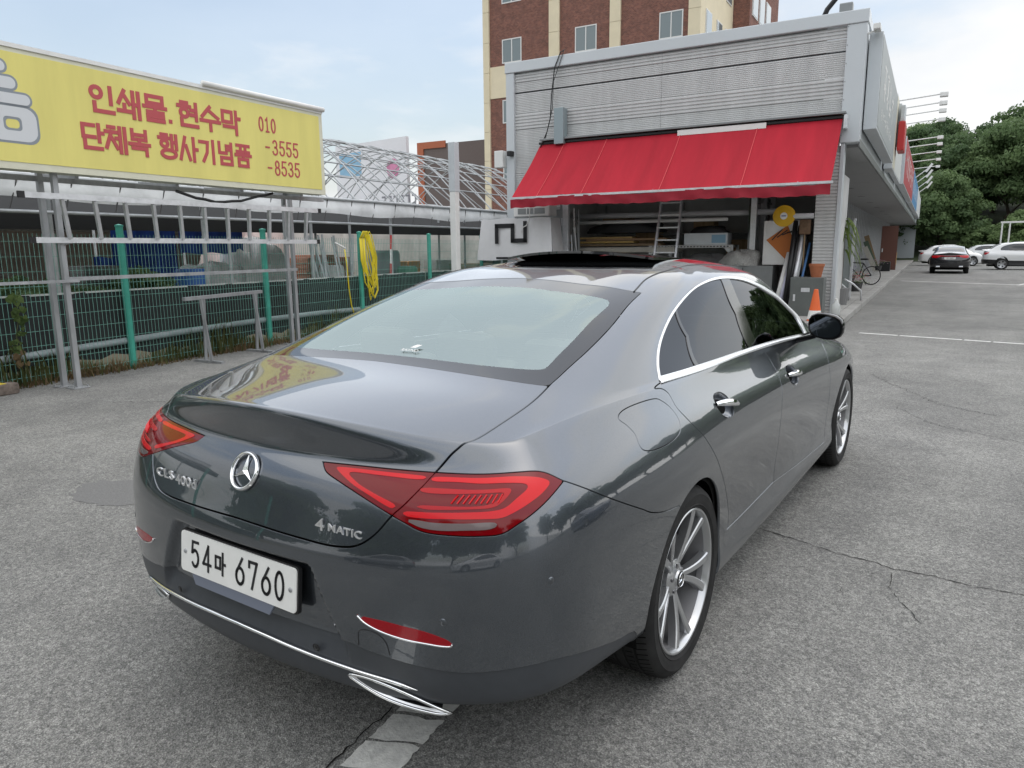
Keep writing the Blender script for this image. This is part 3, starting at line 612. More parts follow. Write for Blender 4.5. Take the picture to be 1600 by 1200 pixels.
        mr.add(rings, [(k*K+j, k*K+(j+1) % K, (k+1)*K+(j+1) % K, (k+1)*K+j) for k in range(len(prof)-1) for j in range(K)]+[tuple(range((len(prof)-1)*K, len(prof)*K))])
        H = mr.build('mirror_housing', GLOSSBLK, doors[('front_door', s)], smooth=True)
        g = MB(); g.add([(cx-.083, s*(cy+outline(2*math.pi*i_/K)[0]*.95), cz+outline(2*math.pi*i_/K)[1]*.94) for i_ in range(K)], [tuple(range(K))]); g.build('mirror_rim', GLOSSBLK, H)
        g = MB(); g.add([(cx-.086, s*(cy+outline(2*math.pi*i_/K)[0]*.84), cz+outline(2*math.pi*i_/K)[1]*.80) for i_ in range(K)], [tuple(range(K))]); g.build('mirror_glass', mat('mirror_dark_reflection', (.16, .18, .22), .01, 1), H)  # dark reflection in the mirror is put into the metal's colour
        one('mirror_foot', lambda q: q.beam((cx+.02, s*.80, .955), (cx-.005, s*(cy-.05), cz-.055), .07, .028), GLOSSBLK, H)
    # ---- number plate
    px, pz = -1.122, .589; tl = .10
    M = Matrix.Translation((px, 0, pz))@Matrix.Rotation(tl, 4, 'Y')@Matrix(((0, 0, -1, 0), (-1, 0, 0, 0), (0, 1, 0, 0), (0, 0, 0, 1)))   # local x right, y up, z towards the viewer
    def rr(w, h, r, n=5):
        return [(sx*(w/2-r)+r*math.cos(a), sy*(h/2-r)+r*math.sin(a)) for sx, sy, a0 in ((1, 1, 0), (-1, 1, 90), (-1, -1, 180), (1, -1, 270)) for a in np.radians(np.linspace(a0, a0+90, n))]
    PL = one('number_plate', lambda q: q.prism(rr(.520, .110*1.12, .012), 0, .004, M), PLATEW, bumper)
    one('plate_holder', lambda q: q.prism(rr(.530, .132, .012), -.012, -.001, M), BLACK, PL)
    def stroke(seg, x0, y0, sx, sy, w, LT, z=.0046, h=.0008):
        for pl in seg:
            for (a, b), (c, d) in zip(pl[:-1], pl[1:]):
                p, r = Vector((x0+a*sx, y0+b*sy)), Vector((x0+c*sx, y0+d*sy)); t = (r-p).normalized() if (r-p).length > 1e-6 else Vector((1, 0)); n = Vector((-t.y, t.x))*w/2; e_ = t*w/2*.98
                LT.prism([tuple(p-e_-n), tuple(r+e_-n), tuple(r+e_+n), tuple(p-e_+n)], z, z+h, M)
    arc = lambda cx, cy, rx, ry, a0, a1, n=9: [(cx+rx*math.cos(t), cy+ry*math.sin(t)) for t in np.radians(np.linspace(a0, a1, n))]
    DG = {'5': [[(.86, 1), (.18, 1), (.12, .56)]+arc(.48, .33, .40, .33, 130, -140, 13)], '4': [[(.66, 0), (.66, 1), (.06, .26), (.95, .26)]],
          '6': [[(.72, 1), (.14, .44)]+arc(.5, .31, .40, .31, 160, -200, 18)], '7': [[(.08, .80), (.08, 1), (.90, 1), (.42, 0)]], '0': [arc(.5, .5, .40, .5, 0, 360, 22)],
          'ma': [[(.04, .25), (.04, .78), (.52, .78), (.52, .25), (.04, .25)], [(.78, 1.0), (.78, 0)], [(.78, .5), (1.02, .5)]]}
    xs = [(-.208, '5', .046), (-.150, '4', .046), (-.090, 'ma', .052), (.004, '6', .048), (.062, '7', .046), (.118, '6', .048), (.174, '0', .046)]
    for x, d, w in xs:
        hgt = .074 if d != 'ma' else .062; LT = MB(); stroke(DG[d], x, -hgt/2, w*.86, hgt, .0085, LT); LT.build('plate_character', PLATEB, PL)
    for s in (-1, 1): one('plate_bolt', lambda q: q.lathe([(0, .007), (.006, .0065), (.0075, .004)], 14, M@Matrix.Translation((s*.238, 0, 0))), STEEL, PL, smooth=True)
    one('plate_strip', lambda q: q.prism([(-.19, -.094), (.15, -.094), (.17, -.063), (-.21, -.063)], -.004, .0015, M), mat('blue_grey_strip', (.16, .18, .23), .4), PL)
    # ---- emblem and lettering
    c = S3([[0.0, 9.95]])[0]; n = SN([[0.0, 9.95]])[0]
    if n[0] > 0: n = -n
    M2 = frame(Vector(c)+Vector(n)*.002, (0, -1, 0), Vector((0, 0, 1))-Vector(n)*n[2])
    if Vector(M2.col[2][:3]).dot(Vector(n)) < 0: raise SystemExit('emblem frame')
    EM = one('star_emblem', lambda q: q.lathe([(.0465, 0), (.0470, .006), (.0505, .0095), (.054, .0085), (.0565, .004), (.057, 0)], 48, M2), CHROME, lid, smooth=True)
    sq = MB()
    for k in range(3):
        a = rad(90+120*k); d = Vector((math.cos(a), math.sin(a), 0)); p = Vector((-d.y, d.x, 0)); tip = d*.0485; wv = .0105
        l_, r_ = (d*.5+p*.866)*wv*.9, (d*.5-p*.866)*wv*.9; top = Vector((0, 0, .010))
        sq.add([M2@x for x in (l_, tip, r_, top, tip+Vector((0, 0, .004)))], [(0, 3, 4), (0, 4, 1), (3, 2, 4), (4, 2, 1)])
    sq.build('star', CHROME, EM)
    def badge(txt, uvc, width, height, name):
        c = S3([uvc])[0]; n = SN([uvc])[0]
        if uvc[0] < 0: n = n*[1, -1, 1]
        if n[0] > 0: n = -n
        v0, f0 = text_mesh(txt, height/.72, .0022, .0004, space=1.06)
        X = np.array(v0); sc = width/np.ptp(X[:, 0]); X[:, 0] *= sc
        xd = Vector((0, -1, 0)); xd = (xd-Vector(n)*xd.dot(Vector(n))).normalized(); Mb = frame(Vector(c)+Vector(n)*.0022, xd, Vector((0, 0, 1)))
        q = MB(); q.add([Mb@Vector(x) for x in X], f0); q.build(name, SATCHR, lid)
    # the surface has y > 0 for u > 0: left of the car
    badge('CLS', (2.05, 8.62), .112, .028, 'badge_letters'); badge('400d', (1.36, 8.66), .118, .031, 'badge_letters')
    badge('4', (-1.62, 8.42), .030, .034, 'badge_letters'); badge('MATIC', (-2.05, 8.33), .108, .020, 'badge_letters')
    # ---- small film mark inside the rear glass
    c = S3([[-.35, 18.42]])[0]; n = SN([[-.35, 18.42]])[0]*[1, -1, 1]; n = n if n[2] > 0 else -n
    Mb = frame(Vector(c)-Vector(n)*.004+Vector(n)*.008, (0, -1, 0), (1, 0, .4)); v0, f0 = text_mesh('RAYNO', .022, .0003)
    q = MB(); q.add([Mb@Vector(x) for x in v0], f0); q.prism([(-.012, .018), (.012, .018), (.026, .040), (.002, .040)], 0, .0004, Mb); q.build('window_sticker', WHITE, car)
    for k in range(11):                                        # heater wires inside the rear glass
        vv = 18.55+.17*k; uu = np.linspace(0, 3.45, 16); uv = np.stack([uu, np.full(16, vv)], 1); P = S3(uv)-SN(uv)*np.sign(SN(uv)[:, 2:3])*.004
        one('heater_wire', lambda q: q.tube([tuple(x*[1, -1, 1]) for x in P[::-1]]+[tuple(x) for x in P[1:]], .0007, 3), mat('heater_wire', (.10, .06, .03), .6), car)
    # ---- cabin
    cab = MB(); cab.bbox(-.50, -.02, -.60, .60, .93, .985, .02); cab.build('parcel_shelf', mat('shelf_fabric', (.10, .10, .095), .9), car, auto=40)
    for yy in (-.42, 0, .42):
        seat = MB(); Mx = Matrix.Translation((.10, yy, .80))@Matrix.Rotation(rad(-22), 4, 'Y'); seat.bbox(-.08, .08, -.20, .20, -.3, .25, .06, Mx); seat.bbox(-.20, .50, -.20, .20, -.32, -.15, .06, Matrix.Translation((.25, yy, .72)))
        S_ = seat.build('rear_seat', SEAT, car, auto=50); hd = MB(); hd.bbox(-.05, .05, -.13, .13, -.07, .07, .045, Matrix.Translation((-.03, yy, 1.085))@Matrix.Rotation(rad(-15), 4, 'Y')); hd.build('headrest', SEAT, S_, auto=50)
    for yy in (-.38, .38):
        seat = MB(); Mx = Matrix.Translation((1.06, yy, .80))@Matrix.Rotation(rad(-18), 4, 'Y'); seat.bbox(-.09, .08, -.24, .24, -.3, .32, .07, Mx); seat.bbox(-.25, .35, -.24, .24, -.12, .06, .06, Matrix.Translation((1.35, yy, .5)))
        S_ = seat.build('front_seat', SEAT, car, auto=50); hd = MB(); hd.bbox(-.05, .06, -.14, .14, -.08, .09, .05, Matrix.Translation((.93, yy, 1.19))@Matrix.Rotation(rad(-12), 4, 'Y')); hd.build('headrest', SEAT, S_, auto=50)
    d = MB(); d.bbox(2.0, 2.6, -.70, .70, .70, .955, .06); d.build('dashboard', DASH, car, auto=50)
    d = MB(); d.lathe([(.175+.014*math.cos(a), .014*math.sin(a)) for a in np.linspace(0, 2*math.pi, 8, endpoint=False)], 28, Matrix.Translation((1.82, .38, .88))@Matrix.Rotation(rad(-65), 4, 'Y'), closed=True); d.build('steering_wheel', DASH, car, smooth=True)
    d = MB(); d.box(-.45, 3.4, -.72, .72, .19, .215); d.box(-.98, -.44, -.55, .55, .34, .36); d.box(-.5, 2.6, -.70, .70, .30, .34); d.build('underbody', LINER, car)
    # ---- wheels
    def wheel():
        W = bpy.data.objects.new('wheel', None); COL.objects.link(W); W.empty_display_size = .1
        R, w = .337, .122                                      # axis along local z, outer face at +z
        prof = [(.243, -.105), (.262, -.116), (.30, -.121), (.322, -.112), (.333, -.095)]
        for g in (-.062, -.020, .020, .062): prof += [(.3365, g-.006), (.3295, g-.0045), (.3295, g+.0045), (.3365, g+.006)]
        prof += [(.333, .095), (.322, .112), (.306, .1205), (.303, .1228), (.299, .1215), (.285, .1215), (.270, .1185), (.267, .1205), (.262, .116), (.248, .109), (.243, .105)]
        t = MB(); t.lathe(prof, 96); tyre = t.build('tyre', RUBBER, W, auto=35)
        tr = MB()
        for k in range(84):
            a = 2*math.pi*k/84
            for z0, z1, sk in ((-.105, -.068, .02), (.068, .105, -.02), (-.054, -.028, .015), (.028, .054, -.015)):
                p = [Vector((.3374*math.cos(a+d_), .3374*math.sin(a+d_), z)) for z, d_ in ((z0, 0), (z1, sk))]; n0 = Vector((math.cos(a), math.sin(a), 0)); tt = Vector((-math.sin(a), math.cos(a), 0))*.0016
                rr_ = [.332 if abs(z) > .1 else .3374 for z in (z0, z1)]
                p = [Vector((q*math.cos(a+d_), q*math.sin(a+d_), z)) for q, z, d_ in ((rr_[0], z0, 0), (rr_[1], z1, sk))]
                tr.add([p[0]-tt, p[0]+tt, p[1]+tt, p[1]-tt], [(0, 1, 2, 3)])
        tag(tr.build('tread_sipes', mat('sipe_black', (.003, .003, .003), 1, spec=0), tyre), kind='stuff')
        rim = MB(); rim.lathe([(.247, .098), (.252, .108), (.2545, .113), (.2515, .1155), (.246, .114), (.240, .104), (.237, .090)], 72); RI = rim.build('rim', RIMM, W, auto=40)
        one('rim_barrel', lambda q: q.lathe([(.2368, .0895), (.232, .03), (.222, -.10), (.25, -.108)], 64), mat('barrel_grey', (.32, .32, .33), .42, .6), RI, smooth=True)
        hub = MB(); hub.lathe([(0, .093), (.020, .093), (.031, .090), (.034, .083), (.052, .076), (.066, .066), (.070, .03)], 40); hub.build('hub', RIMM, RI, auto=40)
        for k in range(5):
            for sg in (-1, 1):
                a0 = 2*math.pi*k/5+sg*.085; a1 = 2*math.pi*k/5+sg*.255
                sp = MB(); L_ = 10; ring = []
                for i_ in range(L_):
                    t_ = i_/(L_-1); r_ = .050+.196*t_; a_ = a0+(a1-a0)*t_**1.25; hw_ = .0092+.0072*t_; z_ = .071+.012*math.sin(t_*1.7)+.024*t_; e_ = Vector((-math.sin(a_), math.cos(a_), 0)); c_ = Vector((r_*math.cos(a_), r_*math.sin(a_), 0))
                    inn = -sg                                    # bevelled inner flank
                    ring += [c_-e_*hw_+Vector((0, 0, z_-.004)), c_-e_*hw_*.72+Vector((0, 0, z_)), c_+e_*hw_*.72+Vector((0, 0, z_)), c_+e_*hw_+Vector((0, 0, z_-.004)), c_+e_*hw_*1.0+Vector((0, 0, z_-.032)), c_-e_*hw_*1.0+Vector((0, 0, z_-.032))]
                sp.add(ring, [(i_*6+j, i_*6+(j+1) % 6, (i_+1)*6+(j+1) % 6, (i_+1)*6+j) for i_ in range(L_-1) for j in range(6)])
                sp.build('spoke', RIMM, RI, auto=30)
            wb = MB(); a_ = 2*math.pi*k/5; ring = []
            for i_ in range(8):
                t_ = i_/7; r_ = .055+.18*t_; z_ = .052+.02*t_; h_ = .008+.30*r_*t_*.8*.5
                ring += [Vector((r_*math.cos(a_-.05-.16*t_), r_*math.sin(a_-.05-.16*t_), z_)), Vector((r_*math.cos(a_+.05+.16*t_), r_*math.sin(a_+.05+.16*t_), z_))]
            wb.add(ring, [(2*i_, 2*i_+1, 2*i_+3, 2*i_+2) for i_ in range(7)]); wb.build('spoke_web', RIMD, RI)
            one('wheel_bolt', lambda q: q.cyl((.046*math.cos(a_+.63), .046*math.sin(a_+.63), .06), (.046*math.cos(a_+.63), .046*math.sin(a_+.63), .082), .0085, 6), DISC, RI)
        cp = MB(); cp.lathe([(.0, .0945), (.024, .0945), (.028, .0935)], 30); CP = cp.build('hub_cap', GLOSSBLK, RI, smooth=True)
        s3 = MB(); s3.lathe([(.023, .0950), (.0245, .0965), (.026, .0950)], 30)
        for k in range(3):
            a_ = rad(90+120*k); d_ = Vector((math.cos(a_), math.sin(a_), 0)); p_ = Vector((-d_.y, d_.x, 0)); z0 = Vector((0, 0, .0948))
            s3.add([z0+p_*.004, z0+d_*.023, z0-p_*.004, z0+Vector((0, 0, .003))], [(0, 3, 1), (3, 2, 1)])
        s3.build('cap_emblem', CHROME, CP)
        bd = MB(); bd.lathe([(.06, .02), (.175, .02), (.175, -.008), (.06, -.008)], 48, closed=True); bd.build('brake_disc', DISC, W, auto=40)
        bc = MB(); bc.bbox(-.05, .05, .105, .19, -.035, .045, .015, Matrix.Rotation(rad(60), 4, 'Z')); bc.build('brake_caliper', RIMD, W, auto=40)
        bk = MB(); bk.lathe([(0, -.02), (.23, -.02)], 32); bk.build('hub_backing', LINER, W)
        return W
    W0 = wheel(); first = True
    for x in (0, 2.939):
        for s in (-1, 1):
            w = W0 if first else copy_tree(W0); first = False
            w.parent = car; w.location = (x, s*.805, .337); w.rotation_euler = (rad(90) if s < 0 else rad(-90), 0, 0)
            if s < 0: w.rotation_euler = (rad(90), rad(14 if x == 0 else 52), 0)
    for x in (0.004, 2.939):
        for s in (-1, 1):
            q = MB(); n_ = 28; vs_ = []
            for i_ in range(n_+1):
                a = rad(2)+rad(192)*i_/n_; c_, s_ = math.cos(a), math.sin(a)
                vs_ += [(x+.374*c_, s*.895, .337+.374*s_), (x+.374*c_, s*.56, .337+.374*s_)]
            q.add(vs_, [(2*i_, 2*i_+2, 2*i_+3, 2*i_+1) for i_ in range(n_)]); q.box(x-.37, x+.37, min(s*.555, s*.56), max(s*.555, s*.56), .2, .71); q.build('wheel_well', LINER, car)
    return car
CAR = build_car()
# ------------------------------------------------------------------ the setting: asphalt, kerb, yard soil, hill
def asphalt():
    m = bpy.data.materials.new('asphalt'); m.use_nodes = True; n, l = m.node_tree.nodes, m.node_tree.links; b = n['Principled BSDF']
    t = n.new('ShaderNodeTexCoord'); O = t.outputs['Object']
    def noise(sc, det=4, rough=.6, vec=None):
        x = n.new('ShaderNodeTexNoise'); x.inputs['Scale'].default_value = sc; x.inputs['Detail'].default_value = det; x.inputs['Roughness'].default_value = rough; l.new(vec or O, x.inputs['Vector']); return x.outputs[0]
    def ramp(src, p0, c0, p1, c1):
        r = n.new('ShaderNodeValToRGB'); r.color_ramp.elements[0].position = p0; r.color_ramp.elements[1].position = p1; r.color_ramp.elements[0].color = (*c0, 1); r.color_ramp.elements[1].color = (*c1, 1); l.new(src, r.inputs[0]); return r.outputs[0]
    def mix(a, bb, fac, mode='MULTIPLY'):
        x = n.new('ShaderNodeMixRGB'); x.blend_type = mode
        if isinstance(fac, float): x.inputs[0].default_value = fac
        else: l.new(fac, x.inputs[0])
        l.new(a, x.inputs[1]); l.new(bb, x.inputs[2]); return x.outputs[0]
    v = n.new('ShaderNodeTexVoronoi'); v.inputs['Scale'].default_value = 230; l.new(O, v.inputs['Vector'])
    stones = ramp(v.outputs['Color'], .12, (.135, .135, .132), .95, (.40, .40, .392))
    v2 = n.new('ShaderNodeTexVoronoi'); v2.inputs['Scale'].default_value = 70; l.new(O, v2.inputs['Vector'])
    st2 = ramp(v2.outputs['Color'], .25, (.88, .88, .88), .97, (1.42, 1.42, 1.39))
    c = mix(stones, st2, 1.0)
    pits = ramp(v.outputs['Distance'], .0, (1.05, 1.05, 1.05), .75, (.62, .62, .62)); c = mix(c, pits, 1.0)
    fine = ramp(noise(420, 2), .35, (.86, .86, .86), .68, (1.13, 1.13, 1.13)); c = mix(c, fine, 1.0)
    big = ramp(noise(.35, 6, .62), .32, (.78, .78, .775), .68, (1.16, 1.155, 1.14)); c = mix(c, big, 1.0)
    med = ramp(noise(2.3, 6, .7), .33, (.84, .84, .84), .66, (1.10, 1.10, 1.09)); c = mix(c, med, 1.0)
    mpn = n.new('ShaderNodeMapping'); mpn.inputs['Scale'].default_value = (.16, 1.1, 1); mpn.inputs['Rotation'].default_value = (0, 0, rad(-4)); l.new(O, mpn.inputs[0])
    wear = ramp(noise(1.2, 4, .5, mpn.outputs[0]), .38, (.93, .93, .93), .62, (1.06, 1.06, 1.05)); c = mix(c, wear, 1.0)
    spots = ramp(noise(3.1, 3, .5), .70, (1, 1, 1), .80, (.55, .54, .53)); c = mix(c, spots, 1.0)
    l.new(c, b.inputs['Base Color']); b.inputs['Roughness'].default_value = .88; b.inputs['Specular IOR Level'].default_value = .35
    bp = n.new('ShaderNodeBump'); bp.inputs['Strength'].default_value = .55; bp.inputs['Distance'].default_value = .004; l.new(v.outputs['Distance'], bp.inputs['Height'])
    bp2 = n.new('ShaderNodeBump'); bp2.inputs['Strength'].default_value = .4; bp2.inputs['Distance'].default_value = .02; l.new(noise(14, 4), bp2.inputs['Height']); l.new(bp.outputs[0], bp2.inputs['Normal']); l.new(bp2.outputs[0], b.inputs['Normal'])
    return m
ASPHALT = asphalt()
g = MB(); N_ = 40
g.quad((-260, -260, 0), (500, -260, 0), (500, 400, 0), (-260, 400, 0)); ground = tag(g.build('ground', ASPHALT), kind='structure')
E1 = Vector((math.cos(rad(4.3)), math.sin(rad(4.3)), 0)); E2 = Vector((-E1.y, E1.x, 0)); RZ = rad(4.3)
P0 = Vector((13.7, 1.12, 0))
def W(off, s, z=0): return P0+E1*off+E2*s+Vector((0, 0, z))

# painted lines: worn white patches a little above the asphalt
PAINTW = mat('worn_road_paint', (.74, .74, .70), .8, col2=(.50, .50, .48), vscale=30, bump=.4, bscale=120)
PAINTW2 = mat('faded_road_paint', (.74, .74, .71), .8, col2=(.52, .52, .50), vscale=9)
CRACKM = mat('crack_shadow', (.022, .021, .02), 1, spec=.1)
def jag(a, b, n, amp, seed):
    r = random.Random(seed); a, b = Vector(a), Vector(b); d = (b-a); p = Vector((-d.y, d.x)).normalized()
    return [a+d*i/n+p*(r.uniform(-amp, amp) if 0 < i < n else 0) for i in range(n+1)]
def patch(poly, name='paint_patch', mt=PAINTW, z=.004):
    m = MB(); m.add([(x, y, z) for x, y in poly], [tuple(range(len(poly)))]); return m.build(name, mt, ground)
ln0 = Vector((-.45, -.155)); dl = (Vector((-.975, -.337))-Vector((-.69, -.30))).normalized()       # strip running towards the viewer
dl = Vector((-.99, -.13)).normalized(); nl = Vector((-dl.y, dl.x))
pa, pb = Vector((-.72, -.225)), Vector((-.655, -.385))                                             # edges of the strip where it leaves the car's shade
seed = 1
for (t0, t1) in ((-1.9, -.55), (-.54, .02), (.035, .165), (.178, .30), (.312, .46), (.472, .60), (.613, .80), (.812, 1.05), (1.06, 1.4)):
    A = jag(pa+dl*t0, pb+dl*(t0+random.uniform(-.01, .02)), 6, .006, seed); B = jag(pb+dl*(t1+random.uniform(-.015, .015)), pa+dl*t1, 6, .006, seed+9)
    L1 = jag(pb+dl*t0, pb+dl*t1, 8, .005, seed+3); L2 = jag(pa+dl*t1, pa+dl*t0, 8, .005, seed+5); seed += 11
    patch([tuple(v) for v in A[:-1]+L1[:-1]+B[:-1]+L2[:-1]])
def line(p, q, w, name='painted_line', gaps=()):
    p, q = Vector(p), Vector(q); d = (q-p); u = d.normalized(); n = Vector((-u.y, u.x))*w/2; ts = [0]
    for gp in gaps: ts += [gp-.004, gp+.004]
    ts.append(1)
    for a, b in zip(ts[::2], ts[1::2]):
        e1_ = jag(p+d*a-n, p+d*b-n, 14, .006, int(a*99)); e2_ = jag(p+d*b+n, p+d*a+n, 14, .006, int(a*77)+3)
        patch([tuple(v) for v in e1_+e2_], name, PAINTW2)
line((11.42, .25), (10.75, -3.6), .10, gaps=(.16, .4, .5, .62))
line((32.9, 1.9), (30.9, -2.2), .20); line((30.6, -2.2), (60, -7.5), .0001+.12)
def crack(pts, w, name='crack', seed=0, amp=.018):
    r = random.Random(seed); out = []
    for a, b in zip(pts[:-1], pts[1:]):
        a, b = Vector(a), Vector(b); k = max(2, int((b-a).length/.025)); p = Vector((-(b-a).y, (b-a).x)).normalized()
        out += [a+(b-a)*i/k+p*r.uniform(-1, 1)*amp*.5 for i in range(k)]
    out.append(Vector(pts[-1])); L, R_ = [], []
    for i, v in enumerate(out):
        d = (out[min(i+1, len(out)-1)]-out[max(i-1, 0)]).normalized(); n = Vector((-d.y, d.x)); ww = w*r.uniform(.25, 1.1)*(.25 if i in (0, len(out)-1) else 1)
        L.append(v+n*ww); R_.append(v-n*ww)
    m = MB(); k = len(out); m.add([(v.x, v.y, .003) for v in L+R_], [(i, i+1, k+i+1, k+i) for i in range(k-1)]); return m.build(name, CRACKM, ground)
crack([(1.60, -.55), (1.478, -.757), (1.44, -.92), (1.385, -1.10), (1.35, -1.22), (1.335, -1.36), (1.30, -1.44), (1.325, -1.55), (1.30, -1.75), (1.31, -1.93), (1.25, -2.3)], .0035, seed=3)
crack([(1.26, -1.43), (1.12, -1.44), (1.02, -1.47), (.93, -1.53), (.80, -1.60)], .0018, seed=5); crack([(1.0, -1.25), (.92, -1.29)], .0022, seed=8)
crack([(7.0, -.55), (6.3, -.9), (5.5, -1.35), (5.2, -1.8)], .0035, seed=11, amp=.06); crack([(5.2, -1.0), (4.6, -1.35), (4.3, -1.9), (4.1, -2.6)], .0025, seed=12, amp=.05)
crack([(-.72, -.20), (-1.05, -.24), (-1.4, -.27)], .0035, seed=13); crack([(3.5, 3.2), (2.2, 4.4), (1.4, 5.6)], .004, seed=15, amp=.06)
# ragged patch, darker than the asphalt, beside the car
SP = mat('dark_ground', (.075, .075, .073), .8, var=.25, vscale=30)
for k, (cx, cy, ra, rb) in enumerate([(-.06, 2.75, .20, .34)]):
    r = random.Random(k+4); patch([(cx+ra*math.cos(a)*(1+r.uniform(-.14, .14)), cy+rb*math.sin(a)*(1+r.uniform(-.14, .14))) for a in np.linspace(0, 2*math.pi, 40, endpoint=False)], 'dark_patch', mat('dark_patch', (.15, .15, .147), .9, var=.35, vscale=150, bump=.5, bscale=160), .002)

# sidewalk with kerb
CONC = mat('concrete', (.36, .355, .34), .85, col2=(.24, .235, .22), vscale=1.6, bump=.3, bscale=60)
for k in range(22):
    a, b = -2.2+3*k, -2.2+3*(k+1)-.012
    m = MB(); m.bbox(a, b, -.10, 2.3, .0, .128, .008); s_ = tag(m.build('pavement_slab', CONC), kind='structure'); s_.name = 'pavement'; s_.location = P0; s_.rotation_euler = (0, 0, RZ)
    m = MB(); m.bbox(a, b, -.33, -.112, .0, .135, .018); s_ = tag(m.build('kerb', CONC), kind='structure'); s_.location = P0; s_.rotation_euler = (0, 0, RZ)
# yard soil behind the fence
SOIL = mat('yard_soil', (.17, .14, .10), .95, col2=(.10, .105, .06), vscale=1.2, bump=.6, bscale=8)
m = MB(); pts = [(-14, 5.05), (0.28, 7.28), (22, 10.68), (32, 12.3), (32, 60), (-14, 60)]; m.add([(x, y, .012) for x, y in pts], [tuple(range(6))]); tag(m.build('yard_ground', SOIL), kind='structure')

# ------------------------------------------------------------------ vegetation
def leafmat(name, c1, c2):
    m = bpy.data.materials.new(name); m.use_nodes = True; n, l = m.node_tree.nodes, m.node_tree.links; b = n['Principled BSDF']
    t = n.new('ShaderNodeTexCoord'); x = n.new('ShaderNodeTexNoise'); x.inputs['Scale'].default_value = .55; x.inputs['Detail'].default_value = 6; l.new(t.outputs['Object'], x.inputs['Vector'])
    oi = n.new('ShaderNodeObjectInfo'); ad = n.new('ShaderNodeMath'); ad.operation = 'MULTIPLY_ADD'; ad.inputs[1].default_value = .5; ad.inputs[2].default_value = -.25; l.new(oi.outputs['Random'], ad.inputs[0])
    ad2 = n.new('ShaderNodeMath'); l.new(x.outputs[0], ad2.inputs[0]); l.new(ad.outputs[0], ad2.inputs[1])
    r = n.new('ShaderNodeValToRGB'); r.color_ramp.elements[0].position = .25; r.color_ramp.elements[1].position = .75; r.color_ramp.elements[0].color = (*c1, 1); r.color_ramp.elements[1].color = (*c2, 1)
    l.new(ad2.outputs[0], r.inputs[0]); l.new(r.outputs[0], b.inputs['Base Color']); b.inputs['Roughness'].default_value = .6; b.inputs['Specular IOR Level'].default_value = .25
    tr = n.new('ShaderNodeBsdfTranslucent'); l.new(r.outputs[0], tr.inputs[0]); mxs = n.new('ShaderNodeMixShader'); mxs.inputs[0].default_value = .42
    l.new(b.outputs[0], mxs.inputs[1]); l.new(tr.outputs[0], mxs.inputs[2]); l.new(mxs.outputs[0], n['Material Output'].inputs[0]); return m
LEAF = leafmat('forest_leaves', (.085, .140, .062), (.185, .265, .110)); LEAF2 = leafmat('light_leaves', (.06, .10, .03), (.13, .19, .06)); BARK = mat('bark', (.09, .07, .055), .9, var=.3, vscale=8, bump=.6, bscale=20)
def crown_mesh(seed, R, H, nclump, nleaf, leaf):
    r = np.random.default_rng(seed); vs = []
    cl = r.normal(size=(nclump, 3)); cl /= np.linalg.norm(cl, axis=1, keepdims=True); cl *= (r.random((nclump, 1))**.45)*np.array([R, R, H/2]); cl *= .86
    cr = r.uniform(.16, .32, nclump)*R
    P, Nn = [], []
    for c, q in zip(cl, cr):
        d = r.normal(size=(nleaf, 3)); d /= np.linalg.norm(d, axis=1, keepdims=True); d[:, 2] = np.where(d[:, 2] < -.3, -d[:, 2]*.5, d[:, 2]); rr_ = q*(.75+.35*r.random((nleaf, 1))); P.append(c+d*rr_*[1, 1, .75]); Nn.append(d+r.normal(size=(nleaf, 3))*.45)
    P = np.concatenate(P); Nn = np.concatenate(Nn); Nn /= np.linalg.norm(Nn, axis=1, keepdims=True); k = len(P)
    a = np.cross(Nn, r.normal(size=(k, 3))); a /= np.linalg.norm(a, axis=1, keepdims=True); b = np.cross(Nn, a); s = leaf*r.uniform(.6, 1.3, (k, 1))
    q = np.stack([P-a*s, P+b*s*.55, P+a*s, P-b*s*.55], 1).reshape(-1, 3)
    me = bpy.data.meshes.new('crown'); me.vertices.add(len(q)); me.vertices.foreach_set('co', q.astype(np.float32).ravel()); me.loops.add(4*k); me.loops.foreach_set('vertex_index', np.arange(4*k, dtype=np.int32)); me.polygons.add(k); me.polygons.foreach_set('loop_start', np.arange(0, 4*k, 4, dtype=np.int32)); me.update(calc_edges=True); return me
CROWNS = [crown_mesh(s, 4.2, 7.4, 95, 300, .15) for s in (1, 2, 3)]
for c in CROWNS: c.materials.append(LEAF)
def trunk_mesh(h, r0, seed):
    m = MB(); rr_ = random.Random(seed); m.tube([(rr_.uniform(-.1, .1)*i, rr_.uniform(-.1, .1)*i, h*i/5) for i in range(6)], r0, 8, rad_f=lambda t: 1-.6*t)
    for k in range(6):
        a = rr_.uniform(0, 6.28); z = h*rr_.uniform(.55, .95); l_ = rr_.uniform(1.5, 2.8); m.tube([(0, 0, z), (math.cos(a)*l_*.5, math.sin(a)*l_*.5, z+l_*.45), (math.cos(a)*l_, math.sin(a)*l_, z+l_*.9)], r0*.4, 6, rad_f=lambda t: 1-.7*t)
    o = m.build('trunk', BARK); me = o.data; bpy.data.objects.remove(o); return me
TRUNKS = [trunk_mesh(6, .22, s) for s in (1, 2, 3)]
def tree(loc, sc, k, label, group, rz=0, name='tree', trunk=True):
    t = thing(name, label, 'tree', loc, rz, group); t.scale = (sc, sc, sc*random.uniform(.9, 1.15))
    c = bpy.data.objects.new('crown', CROWNS[k % 3]); COL.objects.link(c); c.parent = t; c.location = (0, 0, 7.2)
    if trunk:
        u = bpy.data.objects.new('trunk', TRUNKS[k % 3]); COL.objects.link(u); u.parent = t
    return t
